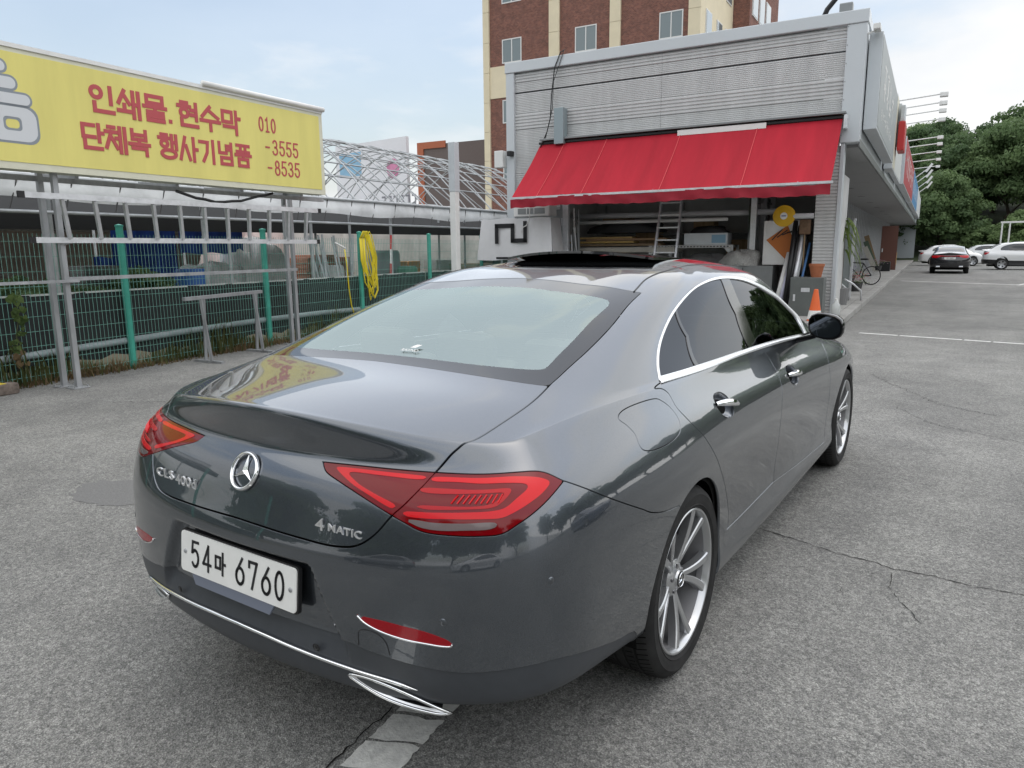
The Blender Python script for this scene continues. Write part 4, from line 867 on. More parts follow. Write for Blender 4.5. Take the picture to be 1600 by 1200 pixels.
# wooded hill beyond the car park
def hill_h(x, y):
    d = (x-78)*.98+(0)*y; return max(0, min(1, d/45))*10.4*max(0, min(1, (62-abs(y-10))/25))
m = MB(); nx, ny = 24, 30; vs_ = []
for i in range(nx):
    for j in range(ny):
        x = 76+i*3.2; y = -60+j*4.6; vs_.append((x, y, .02+hill_h(x, y)*.9+random.uniform(-.15, .15)*(1 if i else 0)))
m.add(vs_, [(i*ny+j, (i+1)*ny+j, (i+1)*ny+j+1, i*ny+j+1) for i in range(nx-1) for j in range(ny-1)]); tag(m.build('hill', mat('forest_floor', (.05, .07, .03), .95, var=.3, vscale=.5)), kind='structure')
random.seed(21); k = 0
rows = [(80, -30, 14, 4.3, .82), (87, -32, 15, 5.0, .95), (95, -36, 16, 5.2, 1.05), (104, -38, 16, 5.5, 1.1), (113, -40, 17, 6.0, 1.15)]
names = {0: 'foot', 1: 'lower slope', 2: 'middle slope', 3: 'upper slope', 4: 'crest'}
for r_, (x, y0, y1, st, sc) in enumerate(rows):
    y = y0
    while y < y1:
        X, Y = x+random.uniform(-2, 2), y+random.uniform(-1, 1); z = hill_h(X, Y)*.9-.6-(3.2 if r_ == 0 else 1.6)
        tree((X, Y, z), sc*random.uniform(.8, 1.2), k, 'dense green tree among those crowding the %s of the wooded hill' % names[r_], 'trees on the %s of the hill' % names[r_], random.uniform(0, 6.28)); k += 1; y += st
# trees that stand outside the picture, along the road side of the car park
for i, (x, y, sc) in enumerate([(-22, -14, .95), (-25, -6, 1.1), (-24, 3, .8), (-27, 11, 1.05), (-20, 19, .9), (-16, -22, 1.0), (8, -34, 1.1), (16, -36, 1.2), (25, -35, 1.1), (34, -37, 1.25), (44, -36, 1.15), (54, -35, 1.2), (64, -34, 1.2), (73, -33, 1.2), (-2, -33, 1.1)]):
    tree((x, y, -3.6), sc*1.35, i, 'roadside tree on the far edge of the car park, out of the picture', 'trees around the car park', i*1.3)

def grass_strip(name, path, n, h, width, m_, label, cat, seed, lean=.3, blade=.006):
    r = np.random.default_rng(seed); P = [Vector(p) for p in path]; L = [0]
    for a, b in zip(P[:-1], P[1:]): L.append(L[-1]+(b-a).length)
    mb = MB()
    for i in range(n):
        t = r.random()*L[-1]; j = max(0, min(len(P)-2, int(np.searchsorted(L, t))-1)); a, b = P[j], P[j+1]; q = a+(b-a)*((t-L[j])/max(1e-6, L[j+1]-L[j])); d = (b-a).normalized(); nn = Vector((-d.y, d.x, 0))
        q = q+nn*r.normal()*width; hh = h*r.uniform(.35, 1.2)*(1+.8*math.sin(t*2.3+seed)); ang = r.uniform(0, 6.28); dr = Vector((math.cos(ang), math.sin(ang), 0)); w = Vector((-dr.y, dr.x, 0))*blade*r.uniform(.6, 1.6); tip = q+dr*hh*lean*r.uniform(.2, 1.6)+Vector((0, 0, hh)); mid = q+dr*hh*lean*.25+Vector((0, 0, hh*.55))
        mb.add([q-w, q+w, mid+w*.8, mid-w*.8, tip], [(0, 1, 2, 3), (3, 2, 4)])
    return tag(mb.build(name, m_), label, cat, kind='stuff')
# ------------------------------------------------------------------ green mesh fence with dark sheeting
GREEN = mat('green_fence_paint', (.05, .33, .25), .45, var=.15, vscale=6); SHEET = mat('black_sheeting', (.014, .018, .018), .7, var=.35, vscale=3, bump=.5, bscale=9); PIPE = mat('grey_pipe', (.27, .31, .32), .5, var=.15, vscale=4)
FA, FD_ = Vector((2.734, 7.575, 0)), Vector((2.451, .383, 0))
fence = thing('mesh_fence', 'green welded mesh fence with dark sheeting behind it along the yard', 'fence')
for k in range(-4, 8):
    b = FA+FD_*k
    one('post', lambda q: (q.cyl(b, b+Vector((0, 0, 1.80)), .044, 14), q.lathe([(.05, 0), (.05, .02), (.0, .035)], 14, Matrix.Translation(b+Vector((0, 0, 1.80))))), GREEN, fence, smooth=False)
    if k < 7:
        c = b+FD_; u = FD_.normalized(); n = Vector((-u.y, u.x, 0)); L = FD_.length; w = MB(); nv = int(L/.052)
        for i in range(1, nv):
            p = b+u*(L*i/nv)-n*.02; w.cyl(p+Vector((0, 0, .05)), p+Vector((0, 0, 1.70)), .0026, 4, cap=False)
        for z in np.arange(.10, 1.72, .168): w.cyl(b-n*.02+Vector((0, 0, z)), c-n*.02+Vector((0, 0, z)), .0030, 4, cap=False)
        tag(w.build('wire_mesh', mat('faded_green_wire', (.17, .38, .32), .5, var=.12), fence), kind='stuff')
        s_ = MB(); nn = 14; top = [b+u*(L*i/nn)+n*(.10+.03*math.sin(i*1.7+k)) for i in range(nn+1)]
        s_.add([tuple(p+Vector((0, 0, .18+.03*math.sin(i*2.1+k)))) for i, p in enumerate(top)]+[tuple(p+Vector((0, 0, 1.0+.012*math.sin(i*1.3+k)))) for i, p in enumerate(top)], [(i, i+1, nn+2+i, nn+1+i) for i in range(nn)])
        sh = s_.build('dark_sheet', SHEET, fence, smooth=True); one('sheet_edge', lambda q: q.beam(b+n*.09+Vector((0, 0, 1.005)), c+n*.09+Vector((0, 0, 1.005)), .012, .022), mat('pale_cord', (.5, .52, .5), .7), sh)
pp = [FA+FD_*k+Vector((-.02, .045, .36+.05*math.sin(k*1.3))) for k in np.arange(-4, 7.1, .5)]
tag(one('ground_pipe', lambda q: q.tube(pp, .042, 10), PIPE, smooth=True), 'long grey plastic pipe lying low behind the mesh fence', 'pipe')
WEED = leafmat('weeds', (.07, .085, .03), (.17, .17, .07)); WEED2 = leafmat('dry_weeds', (.16, .11, .06), (.26, .19, .10))
fp = [tuple(FA+FD_*k+Vector((0, -.05, 0))) for k in np.arange(-2, 6, .5)]
grass_strip('dry_grass', fp, 2600, .10, .06, WEED2, 'dry reddish weeds along the foot of the mesh fence', 'weeds', 4, .8, .007)
grass_strip('weeds', [tuple(Vector(p)+Vector((0, .18, 0))) for p in fp], 5200, .30, .12, WEED, 'green weeds growing behind the mesh fence', 'weeds', 6, .4, .008)
# climbing vine on the fence
vt = thing('vine', 'thin leafy vine climbing the mesh near the left edge', 'plant', (1.35, 7.33, 0)); r = random.Random(3)
one('stem', lambda q: q.tube([(.03*math.sin(i*1.1), 0, .05+.11*i) for i in range(10)], .004, 5), mat('vine_stem', (.10, .12, .05), .8), vt)
for i in range(46):
    z = r.uniform(.25, 1.10); x = .03*math.sin(z*10)+r.uniform(-.06, .06); a = r.uniform(-.8, .8); s = r.uniform(.022, .045); lf = MB(); M = Matrix.Translation((x, -.03+r.uniform(-.02, .02), z))@Matrix.Rotation(a, 4, 'Y')@Matrix.Rotation(r.uniform(-.6, .6), 4, 'X')
    lf.add([M@Vector(p) for p in ((0, 0, -s*1.3), (s, .006, -.1*s), (s*.7, 0, s*.7), (0, .004, s*.5), (-s*.7, 0, s*.7), (-s, .006, -.1*s))], [(0, 1, 2, 3), (0, 3, 4, 5)]); lf.build('leaf', LEAF2 if z > .4 else WEED2, vt)
# wheel stop
ws = thing('wheel_stop', 'rough concrete wheel stop with yellow paint at the left edge', 'wheel stop', (.72, 6.98, 0), rad(6)); q = MB(); q.bbox(-.6, .42, -.075, .075, 0, .12, .025); q.build('block', mat('brown_concrete', (.16, .13, .11), .95, var=.4, vscale=14, bump=.8, bscale=50), ws, auto=50)
q = MB(); q.bbox(.02, .30, -.060, .060, .119, .124, .002); q.build('yellow_mark', mat('yellow_paint', (.62, .48, .05), .7, var=.3, vscale=20), ws)

# ------------------------------------------------------------------ yellow sign on posts
YEL = mat('yellow_sign_face', (.74, .665, .21), .55, var=.07, vscale=2.2, spec=.3, stretch=(1.5, 1, .22)); RED = mat('red_print', (.47, .075, .085), .55); CREAM = mat('cream_edge', (.66, .65, .52), .5, var=.05); GREYP = mat('pale_grey_print', (.62, .64, .66), .5); GREYL = mat('grey_outline', (.25, .28, .31), .5)
SO = Vector((1.6, 6.6, 0))
sg = thing('yellow_signboard', 'long yellow signboard with red lettering on steel posts', 'sign', SO, RZ)      # local x along the board, -y faces the car park
X0, X1, Z0, Z1 = -4.2, 3.97, 2.31, 3.50
q = MB(); q.box(X0, X1, -.0, .24, Z0, Z1); q.build('box', CREAM, sg)
q = MB(); q.box(X0+.05, X1-.07, -.006, -.001, Z0+.07, Z1-.075); q.build('face', YEL, sg)
q = MB(); q.box(X0, X1+.004, -.014, .0, Z1-.03, Z1+.012); q.build('top_edge', WHITE, sg); q = MB(); q.cyl((1.90, -.02, Z1+.03), (X1+.02, -.02, Z1+.03), .035, 12); q.build('awning_roll', WHITE, sg, smooth=True)
def arcp(cx, cy, rx, ry, a0=0, a1=360, n=18): return [(cx+rx*math.cos(t), cy+ry*math.sin(t)) for t in np.radians(np.linspace(a0, a1, n))]
bx_ = lambda x0, y0, x1, y1: [(x0, y0), (x0, y1), (x1, y1), (x1, y0), (x0, y0)]
HG = {'in': [arcp(2.6, 7.6, 2.1, 2.0), [(8.4, 10), (8.4, 3.9)], [(1.6, 3.6), (1.6, .6), (9.2, .6)]],
 'swae': [[(2.9, 10), (.3, 5.2)], [(3.2, 7.8), (4.9, 5.2)], [(2.7, 4.6), (2.7, 2.6)], [(0, 2.2), (5.6, 2.2)], [(6.6, 10), (6.6, 0)], [(6.6, 5.2), (8.6, 5.2)], [(9, 10), (9, 0)]],
 'mul': [bx_(1.4, 7.2, 8.6, 10), [(0, 5.7), (10, 5.7)], [(5, 5.7), (5, 4.4)], [(1.5, 3.6), (8.6, 3.6), (8.6, 2), (1.5, 2), (1.5, .3), (8.8, .3)]],
 'hyeon': [[(1.6, 10), (4.6, 10)], [(0, 8.5), (6, 8.5)], arcp(3, 5.7, 1.9, 1.7), [(9, 10), (9, 3.2)], [(6.4, 7.2), (9, 7.2)], [(6.4, 5.2), (9, 5.2)], [(1.5, 3), (1.5, .5), (9.4, .5)]],
 'su': [[(5, 10), (.8, 5.6)], [(5.2, 8), (9.2, 5.6)], [(0, 3.9), (10, 3.9)], [(5, 3.9), (5, 0)]],
 'mak': [bx_(.5, 5, 5.6, 9.6), [(8, 10), (8, 4)], [(8, 7.1), (10, 7.1)], [(1, 3), (8, 3), (8, 0)]],
 'dan': [[(6, 9.6), (1, 9.6), (1, 5), (6.2, 5)], [(8.2, 10), (8.2, 3.4)], [(8.2, 6.8), (10, 6.8)], [(1.5, 3.4), (1.5, .6), (9, .6)]],
 'che': [[(1.4, 9.9), (4.2, 9.9)], [(0, 8), (5.4, 8)], [(2.8, 8), (0, 1.6)], [(2.9, 5.4), (5.2, 1.6)], [(4.9, 5.6), (6.8, 5.6)], [(6.8, 10), (6.8, 0)], [(9.2, 10), (9.2, 0)]],
 'bok': [[(1.6, 10), (1.6, 6.3), (8.4, 6.3), (8.4, 10)], [(1.6, 8.2), (8.4, 8.2)], [(5, 6.3), (5, 4.6)], [(0, 4.3), (10, 4.3)], [(1.4, 2.6), (8.4, 2.6), (8.4, 0)]],
 'haeng': [[(1.4, 10), (4.4, 10)], [(0, 8.6), (5.6, 8.6)], arcp(2.9, 6.2, 1.8, 1.4), [(7, 10), (7, 4.4)], [(7, 7), (9.2, 7)], [(9.4, 10), (9.4, 4.2)], arcp(5, 1.9, 3.9, 1.7)],
 'sa': [[(3.2, 10), (.2, .4)], [(3.6, 6.4), (5.6, .4)], [(8, 10), (8, 0)], [(8, 5.2), (10, 5.2)]],
 'gi': [[(.4, 9.2), (5.2, 9.2), (4.6, 4.5), (2.2, .6)], [(8.4, 10), (8.4, 0)]],
 'nyeom': [[(1, 10), (1, 5.4), (5.4, 5.4)], [(8.6, 10), (8.6, 4.2)], [(5.4, 8.8), (8.6, 8.8)], [(5.4, 7.1), (8.6, 7.1)], bx_(2, .3, 8.7, 3.2)],
 'pum': [[(1, 10), (9, 10)], [(1, 7), (9, 7)], [(3.4, 10), (3.4, 7)], [(6.6, 10), (6.6, 7)], [(0, 5.4), (10, 5.4)], [(5, 5.4), (5, 4)], bx_(2, .3, 8, 3.5)],
 '.': [[(2.0, .9), (2.4, .9)]], ' ': []}
def ribbon(P, w):                                           # mitred outline of a stroke: left and right edges
    P = [Vector(p) for p in P]; P = [p for i, p in enumerate(P) if i == 0 or (p-P[i-1]).length > 1e-6]; n = len(P); cl = n > 3 and (P[0]-P[-1]).length < 1e-5
    if cl: P = P[:-1]; n -= 1
    L, R_ = [], []
    for i in range(n):
        a = P[i]-P[i-1] if (cl or i > 0) else P[1]-P[0]; b = P[(i+1) % n]-P[i] if (cl or i < n-1) else P[-1]-P[-2]; a, b = a.normalized(), b.normalized(); t = a+b
        t = t.normalized() if t.length > 1e-4 else a; m_ = Vector((-t.y, t.x)); k = w/2/max(.45, m_.dot(Vector((-a.y, a.x)))); e = Vector((0, 0))
        if not cl and i == 0: e = -a*w*.48
        if not cl and i == n-1: e = b*w*.48
        L.append(P[i]+e+m_*k); R_.append(P[i]+e-m_*k)
    return L, R_, cl
def strokes(mb, segs, x0, z0, sx, sz, w, y0, y1):
    for si, pl in enumerate(segs):
        L, R_, cl = ribbon([(x0+a*sx, z0+b*sz) for a, b in pl], w); n = len(L); yf = y0-.0005*si
        mb.add([(v.x, y, v.y) for y in (yf, y1) for v in L+R_], [(i, (i+1) % n, n+(i+1) % n, n+i) for i in range(n if cl else n-1)]+[(i, 2*n+i, 2*n+(i+1) % n, (i+1) % n) for i in range(n if cl else n-1)]+[(n+(i+1) % n, 3*n+(i+1) % n, 3*n+i, n+i) for i in range(n if cl else n-1)])
def word(keys, x0, x1, z0, h, w, narrow={}):
    wd = [narrow.get(k_, 1) for k_ in keys]; adv = (x1-x0)/sum(wd); x = x0
    for k_, ww in zip(keys, wd):
        if HG[k_]:
            mb = MB(); strokes(mb, HG[k_], x+adv*ww*.05, z0, adv*ww*.088, h/10, w, -.0105, -.006); mb.build('syllable', RED, sg)
        x += adv*ww
word(['in', 'swae', 'mul', '.', 'hyeon', 'su', 'mak'], .44, 2.46, 2.985, .275, .045, {'.': .42})
word(['dan', 'che', 'bok', ' ', 'haeng', 'sa', 'gi', 'nyeom', 'pum'], .30, 2.60, 2.585, .265, .042, {' ': .35})
SER = {'0': [arcp(5, 5, 3.2, 5)], '1': [[(2.8, 8.4), (5, 10), (5, 0)], [(2.8, 0), (7.2, 0)]], '3': [arcp(4.6, 7.5, 2.9, 2.5, 160, -90, 12)+arcp(4.6, 2.6, 3.4, 2.6, 90, -165, 14)], '5': [[(8, 10), (2.4, 10), (1.9, 5.6)]+arcp(4.6, 3.1, 3.4, 3.1, 125, -165, 14)], '8': [arcp(5, 7.6, 2.6, 2.4), arcp(5, 2.7, 3.3, 2.7)], '-': [[(1.5, 4.6), (6.5, 4.6)]]}
def digits(s, x0, x1, z0, h, w):
    a = (x1-x0)/len(s)
    for i, ch in enumerate(s):
        mb = MB(); strokes(mb, SER[ch], x0+a*i, z0, a*.095, h/10, w, -.0105, -.006); mb.build('digit', RED, sg)
digits('010', 2.75, 3.07, 3.085, .175, .022); digits('-3555', 2.84, 3.47, 2.795, .185, .022); digits('-8535', 2.86, 3.48, 2.525, .185, .022)
# large pale rounded character, cut by the picture's edge
def rounded(x, z, w_, h_, r_, n=6):
    return [(x+sx*(w_/2-r_)+r_*math.cos(a), z+sy*(h_/2-r_)+r_*math.sin(a)) for sx, sy, a0 in ((1, 1, 0), (-1, 1, 90), (-1, -1, 180), (1, -1, 270)) for a in np.radians(np.linspace(a0, a0+90, n))]
for (x, z, w_, h_) in ((-.52, 3.28, .30, .10), (-.50, 3.13, .42, .11), (-.50, 2.985, .66, .10)):
    for gr, mt_, yy in ((.022, GREYL, -.0075), (0, GREYP, -.0095)):
        mb = MB(); P = rounded(x, z, w_+2*gr, h_+2*gr, h_/2+gr-.001); mb.add([(a, y, b) for y in (-.006, yy) for a, b in P], [tuple(range(len(P), 2*len(P)))]+[(i, (i+1) % len(P), len(P)+(i+1) % len(P), len(P)+i) for i in range(len(P))]); mb.build('character_stroke', mt_, sg)
for gr, mt_, yy in ((.022, GREYL, -.0075), (0, GREYP, -.0095)):
    mb = MB(); P = rounded(-.36, 2.745, .46+2*gr, .33+2*gr, .11); Q = rounded(-.36, 2.745, .17-2*gr, .13-2*gr, .035); k = len(P); mb.add([(a, yy, b) for a, b in P]+[(a, yy, b) for a, b in Q], [(i, (i+1) % k, k+(i+1) % k, k+i) for i in range(k)]); mb.build('character_stroke', mt_, sg)
# posts: built from where they stand
def to_l(p): d = Vector(p)-SO; return (d.dot(E1), d.dot(E2), p[2])
for (x, y) in ((1.591, 6.949), (1.635, 6.726), (5.42, 7.70), (5.62, 7.80), (-2.6, 6.5), (-2.56, 6.28)):
    a = to_l((x, y, 0)); po = one('post', lambda q: q.bbox(a[0]-.028, a[0]+.028, a[1]-.028, a[1]+.028, 0, 3.45 if y < 7 else 2.45, .006), STEEL, sg)
    q = MB(); q.bbox(a[0]-.09, a[0]+.09, a[1]-.08, a[1]+.08, .0, .012, .003); q.build('base_plate', STEEL, po); q = MB()
    for sx in (-1, 1):
        for sy in (-1, 1): q.cyl((a[0]+sx*.07, a[1]+sy*.06, .012), (a[0]+sx*.07, a[1]+sy*.06, .03), .010, 6)
    q.build('anchor_bolts', STEEL, po)
for z in (1.20,):
    one('cross_rail', lambda q: q.beam(to_l((1.62, 6.72, z)), to_l((5.05, 7.05, z+.01)), .035, .04), STEEL, sg); one('cross_rail', lambda q: q.beam(to_l((-.6, 6.5, z-.02)), to_l((1.75, 6.68, z-.02)), .03, .03), STEEL, sg)
for z in (2.26, 2.40):
    one('cross_rail', lambda q: q.beam((X0, .30, z), (X1+.3, .36, z), .05, .05), STEEL, sg)
for x in (-2.9, -1.2, .35, 1.6, 2.6, 3.7): one('bracket', lambda q: q.beam((x, .22, 2.30), (x+.02, 1.0, 2.36), .04, .04), STEEL, sg)
for (x, y) in ((5.42, 7.70),): a = to_l((x, y, 0)); one('diagonal_brace', lambda q: q.beam((a[0], a[1], 2.2), (3.4, .25, 2.5), .04, .04), STEEL, sg)
r = random.Random(9); one('cable', lambda q: q.tube([(1.5+.14*i, .12, 2.22-.10*math.sin(i/9*3.14)+r.uniform(-.008, .008)) for i in range(12)], .018, 6), BLACK, sg, smooth=True)
# ladder hung on the posts
ld = thing('hanging_ladder', 'long aluminium ladder hung level on the signboard posts', 'ladder', SO, RZ)
zt, zb = 2.055, 1.615
def lx(x, t): return (x+.17*t, -.16+.22*t, zt+(zb-zt)*t)
for t in (0, 1):
    ra = one('rail', lambda q: q.beam(lx(-.42, t), lx(3.62, t), .028, .058), ALU, ld)
    for x in (-.45, 3.64): one('end_cap', lambda q: q.beam(lx(x-.03, t), lx(x+.03, t), .034, .064), BLACK, ra)
for i in range(11): one('rung', lambda q: q.beam(lx(-.06+.345*i, .06), lx(-.06+.345*i, .95), .045, .034, up=(1, 0, 0)), ALU, ld)
for x in (.02, 3.2): one('hook', lambda q: q.beam(lx(x, 1.02), (x, .12, zb-.05), .03, .02), STEEL, ld)
# trestle stand
ts = thing('trestle_stand', 'low galvanised trestle stand on the asphalt before the fence', 'stand', (3.5, 7.12, 0), rad(15))
one('top_bar', lambda q: q.beam((-.33, 0, .88), (1.25, .02, .89), .05, .045), STEEL, ts)
for x in (.0, 1.08):
    for sgn in (-1, 1): one('leg', lambda q: q.beam((x+.05*sgn, .02*sgn, .87), (x+.03+.06*sgn, .10*sgn, .03), .034, .034), STEEL, ts)
    one('foot', lambda q: q.beam((x+.0, -.26, .015), (x+.08, .26, .015), .06, .03), STEEL, ts)

# ------------------------------------------------------------------ the yard behind: pipe-frame tunnel, sheets, piles
GALV = mat('thin_galvanised_pipe', (.42, .44, .45), .45, .3, var=.2, vscale=3); POLY = mat('dusty_plastic_film', (.64, .66, .67), .7, var=.2, vscale=2, spec=.4); SHADENET = mat('black_shade_net', (.012, .013, .013), .9)
tn = thing('tunnel_frame', 'arched pipe frame of a greenhouse tunnel rising behind the fence', 'greenhouse', (0, 0, 0), RZ)
def hoop(x, s0, s1, h0, h1, n=16): return [(x, s0+(s1-s0)*i/n, h0+(h1-h0)*math.sin(math.pi*i/n)) for i in range(n+1)]
s0, s1, h0, h1 = 9.0, 16.2, 2.30, 4.35
for i in range(30):
    x = -4+.82*i; one('hoop', lambda q: q.tube(hoop(x, s0, s1, h0, h1), .018, 5), GALV, tn)
    if i % 3 == 0: one('post', lambda q: q.cyl((x, s0+.02, 0), (x, s0+.02, h0+.05), .032, 8), GALV, tn); one('post', lambda q: q.cyl((x, s1, 0), (x, s1, h0+.05), .032, 8), GALV, tn)
for k in (0, 2, 3, 4, 5, 6, 8, 10, 12, 14, 16):
    p = hoop(0, s0, s1, h0, h1)[k]; one('purlin', lambda q: q.cyl((-4, p[1], p[2]), (20, p[1], p[2]), .018 if k else .03, 5), GALV, tn)
for i in range(18):                                         # diagonal bracing over the vault
    a = hoop(-4+1.3*i, s0, s1, h0, h1); b = hoop(-4+1.3*i+2.4, s0, s1, h0, h1); n_ = len(a)
    one('brace', lambda q: q.tube([(a[j][0]+(b[j][0]-a[j][0])*j/(n_-1), a[j][1], a[j][2]+.01) for j in range(n_)], .015, 4), GALV, tn)
    one('brace', lambda q: q.tube([(b[j][0]-(b[j][0]-a[j][0])*j/(n_-1), a[j][1], a[j][2]-.01) for j in range(n_)], .015, 4), GALV, tn)
ev = thing('film_eave', 'sagging strip of pale plastic film along the tunnel eave', 'plastic sheet', (0, 0, 0), RZ)
q = MB(); nn = 60; P = []
for j, (ds, z) in enumerate(((.0, 2.46), (-.03, 2.39), (-.05, 2.32), (-.06, 2.25), (-.05, 2.18))):
    P += [(-5+25*i/nn, s0-.28+ds, z+.025*math.sin(i*.9+j)*(j > 1)) for i in range(nn+1)]
q.add(P, [(j*(nn+1)+i, j*(nn+1)+i+1, (j+1)*(nn+1)+i+1, (j+1)*(nn+1)+i) for j in range(4) for i in range(nn)]); q.build('film', POLY, ev, smooth=True)
for i in range(36): x = -5+.7*i; one('bar', lambda q: q.beam((x, s0-.35, 2.05), (x+.16, s0-.31, 2.46), .012, .012), mat('dark_bar', (.06, .06, .06), .5, .5), ev)
one('eave_pipe', lambda q: q.cyl((-5, s0-.30, 2.48), (20, s0-.30, 2.48), .028, 8), GALV, ev); one('eave_pipe', lambda q: q.cyl((-5, s0-.22, 2.02), (20, s0-.22, 2.02), .024, 8), GALV, ev)
sn = thing('shade_net', 'long dark shade net stretched under the tunnel frame', 'net', (0, 0, 0), RZ)
q = MB(); q.quad((-6, s0+.5, 2.06), (20, s0+.5, 2.06), (20, s0+2.2, 2.55), (-6, s0+2.2, 2.55)); q.quad((-6, s0+.5, 1.78), (20, s0+.5, 1.88), (20, s0+.5, 2.06), (-6, s0+.5, 2.06)); q.build('net', SHADENET, sn)
# second, lower film roof further back
fr = thing('film_roof', 'pale plastic film roof of a further greenhouse tunnel', 'greenhouse', (0, 0, 0), RZ); q = MB(); P = []
for i in range(13): P += [(x, 17+7*i/12, 2.2+1.5*math.sin(math.pi*i/12)) for x in (2, 40)]
q.add(P, [(2*i, 2*i+1, 2*i+3, 2*i+2) for i in range(12)]); q.build('film', POLY, fr, smooth=True)
for k in range(20): one('hoop', lambda q: q.tube([(2+2*k, 17+7*i/12, 2.22+1.5*math.sin(math.pi*i/12)) for i in range(13)], .02, 5), GALV, fr)
q = MB(); q.box(2, 40, 24, 24.05, 0, 2.3); q.build('end_wall', mat('pinkish_film', (.50, .44, .41), .7, var=.2, vscale=1.2), fr)
# hanging film walls
for i, (x0, x1, y, z1, c, lb) in enumerate(((9, 20, 14.6, 2.1, (.66, .64, .60), 'wide translucent film wall behind the brick pallets'), (-2, 4, 15.5, 2.2, (.30, .34, .30), 'dull green film wall at the left of the yard'))):
    t = thing('film_wall', lb, 'plastic sheet'); q = MB(); n_ = 50; q.add([(x0+(x1-x0)*j/n_, y+.12*math.sin(j*1.3)+.05*math.sin(j*3.1), z) for z in (.05, z1) for j in range(n_+1)], [(j, j+1, n_+2+j, n_+1+j) for j in range(n_)]); q.build('film', mat('film_%d' % i, c, .6, var=.2, vscale=1.5), t, smooth=True)
# blue tarpaulin
tp = thing('blue_tarpaulin', 'blue tarpaulin screen hung in the yard behind the ladder', 'tarpaulin'); BLUE = mat('blue_tarp', (.02, .07, .34), .5, var=.25, vscale=3)
for (x0, x1, z0, z1) in ((4.95, 6.2, .9, 2.08), (6.3, 7.75, 1.45, 2.12), (4.6, 5.6, .5, 1.4)):
    q = MB(); n_ = 16; q.add([(x0+(x1-x0)*j/n_, 12.0+.06*math.sin(j*1.1)+.03*math.sin(j*2.9), z+.02*math.sin(j)) for z in (z0, (z0+z1)/2, z1) for j in range(n_+1)], [(r_*(n_+1)+j, r_*(n_+1)+j+1, (r_+1)*(n_+1)+j+1, (r_+1)*(n_+1)+j) for r_ in range(2) for j in range(n_)]); q.build('sheet', BLUE, tp, smooth=True)
one('pole', lambda q: q.cyl((4.5, 12.05, 2.1), (8, 12.05, 2.12), .02, 6), GALV, tp)
# white wrapped pile
def lumpy(name, lb, cat, c, rx, ry, rz_, m_, seed, n=26):
    r = np.random.default_rng(seed); t = thing(name, lb, cat, c); q = MB(); K, L_ = n, 12; ph = r.uniform(0, 6, 8); P = []
    for i in range(L_):
        for j in range(K):
            th_, f_ = 2*math.pi*j/K, (i/(L_-1))*math.pi/2; k_ = 1+.13*math.sin(3*th_+ph[0]+2*f_)+.09*math.sin(7*th_+ph[1])*math.cos(f_*3)+.06*math.sin(11*th_+5*f_+ph[2]); P.append((rx*k_*math.cos(th_)*math.cos(f_)**.6, ry*k_*math.sin(th_)*math.cos(f_)**.6, rz_*k_*math.sin(f_)))
    q.add(P, [(i*K+j, i*K+(j+1) % K, (i+1)*K+(j+1) % K, (i+1)*K+j) for i in range(L_-1) for j in range(K)]); q.build('cover', m_, t, smooth=True); return t
WRAP = mat('white_wrap', (.66, .66, .65), .55, var=.12, vscale=4, bump=.6, bscale=6)
lumpy('wrapped_pile', 'tall white wrapped pile in the yard left of the brick pallets', 'pile', (8.1, 12.2, 0), .95, .6, 1.55, WRAP, 2); lumpy('wrapped_pile', 'low white wrapped pile in front of the blue tarpaulin', 'pile', (6.7, 11.6, 0), .9, .5, 1.12, WRAP, 5); lumpy('wrapped_pile', 'pinkish wrapped heap beside the brick pallets', 'pile', (9.3, 14.0, 0), 1.4, .8, 1.95, mat('pink_wrap', (.55, .45, .42), .6, var=.15, vscale=3, bump=.5, bscale=5), 8)
# bricks on pallets
BR = mat('clay_bricks', (.42, .20, .13), .9, var=.25, vscale=5, bump=.4, bscale=40); WOOD = mat('rough_timber', (.30, .21, .12), .85, var=.3, vscale=6, stretch=(1, 8, 8))
brick0 = None
for pi, (x, y, nx_, nz_, lb) in enumerate(((10.15, 12.6, 6, 19, 'pallet of orange bricks stacked nearer the ladder end'), (11.05, 12.9, 6, 18, 'pallet of orange bricks stacked nearer the yellow hose'))):
    t = thing('brick_pallet', lb, 'bricks', (x, y, 0), rad(4+8*pi), 'brick pallets in the yard'); one('pallet', lambda q: (q.box(-.5, .5, -.4, .4, .10, .13), q.box(-.5, .5, -.4, -.3, 0, .1), q.box(-.5, .5, .3, .4, 0, .1)), WOOD, t)
    for iz in range(nz_):
        for ix in range(nx_):
            if iz > nz_-3 and random.random() < .4: continue
            if brick0 is None: qq = MB(); qq.bbox(-.078, .078, -.36, .36, 0, .062, .006); ob = qq.build('brick', BR, t); brick0 = ob
            else: ob = bpy.data.objects.new('brick', brick0.data); COL.objects.link(ob); ob.parent = t
            ob.location = (-.42+.165*ix+random.uniform(-.012, .012)+(.03 if iz % 2 else 0), random.uniform(-.03, .03), .135+.066*iz); ob.rotation_euler = (0, 0, random.uniform(-.03, .03))
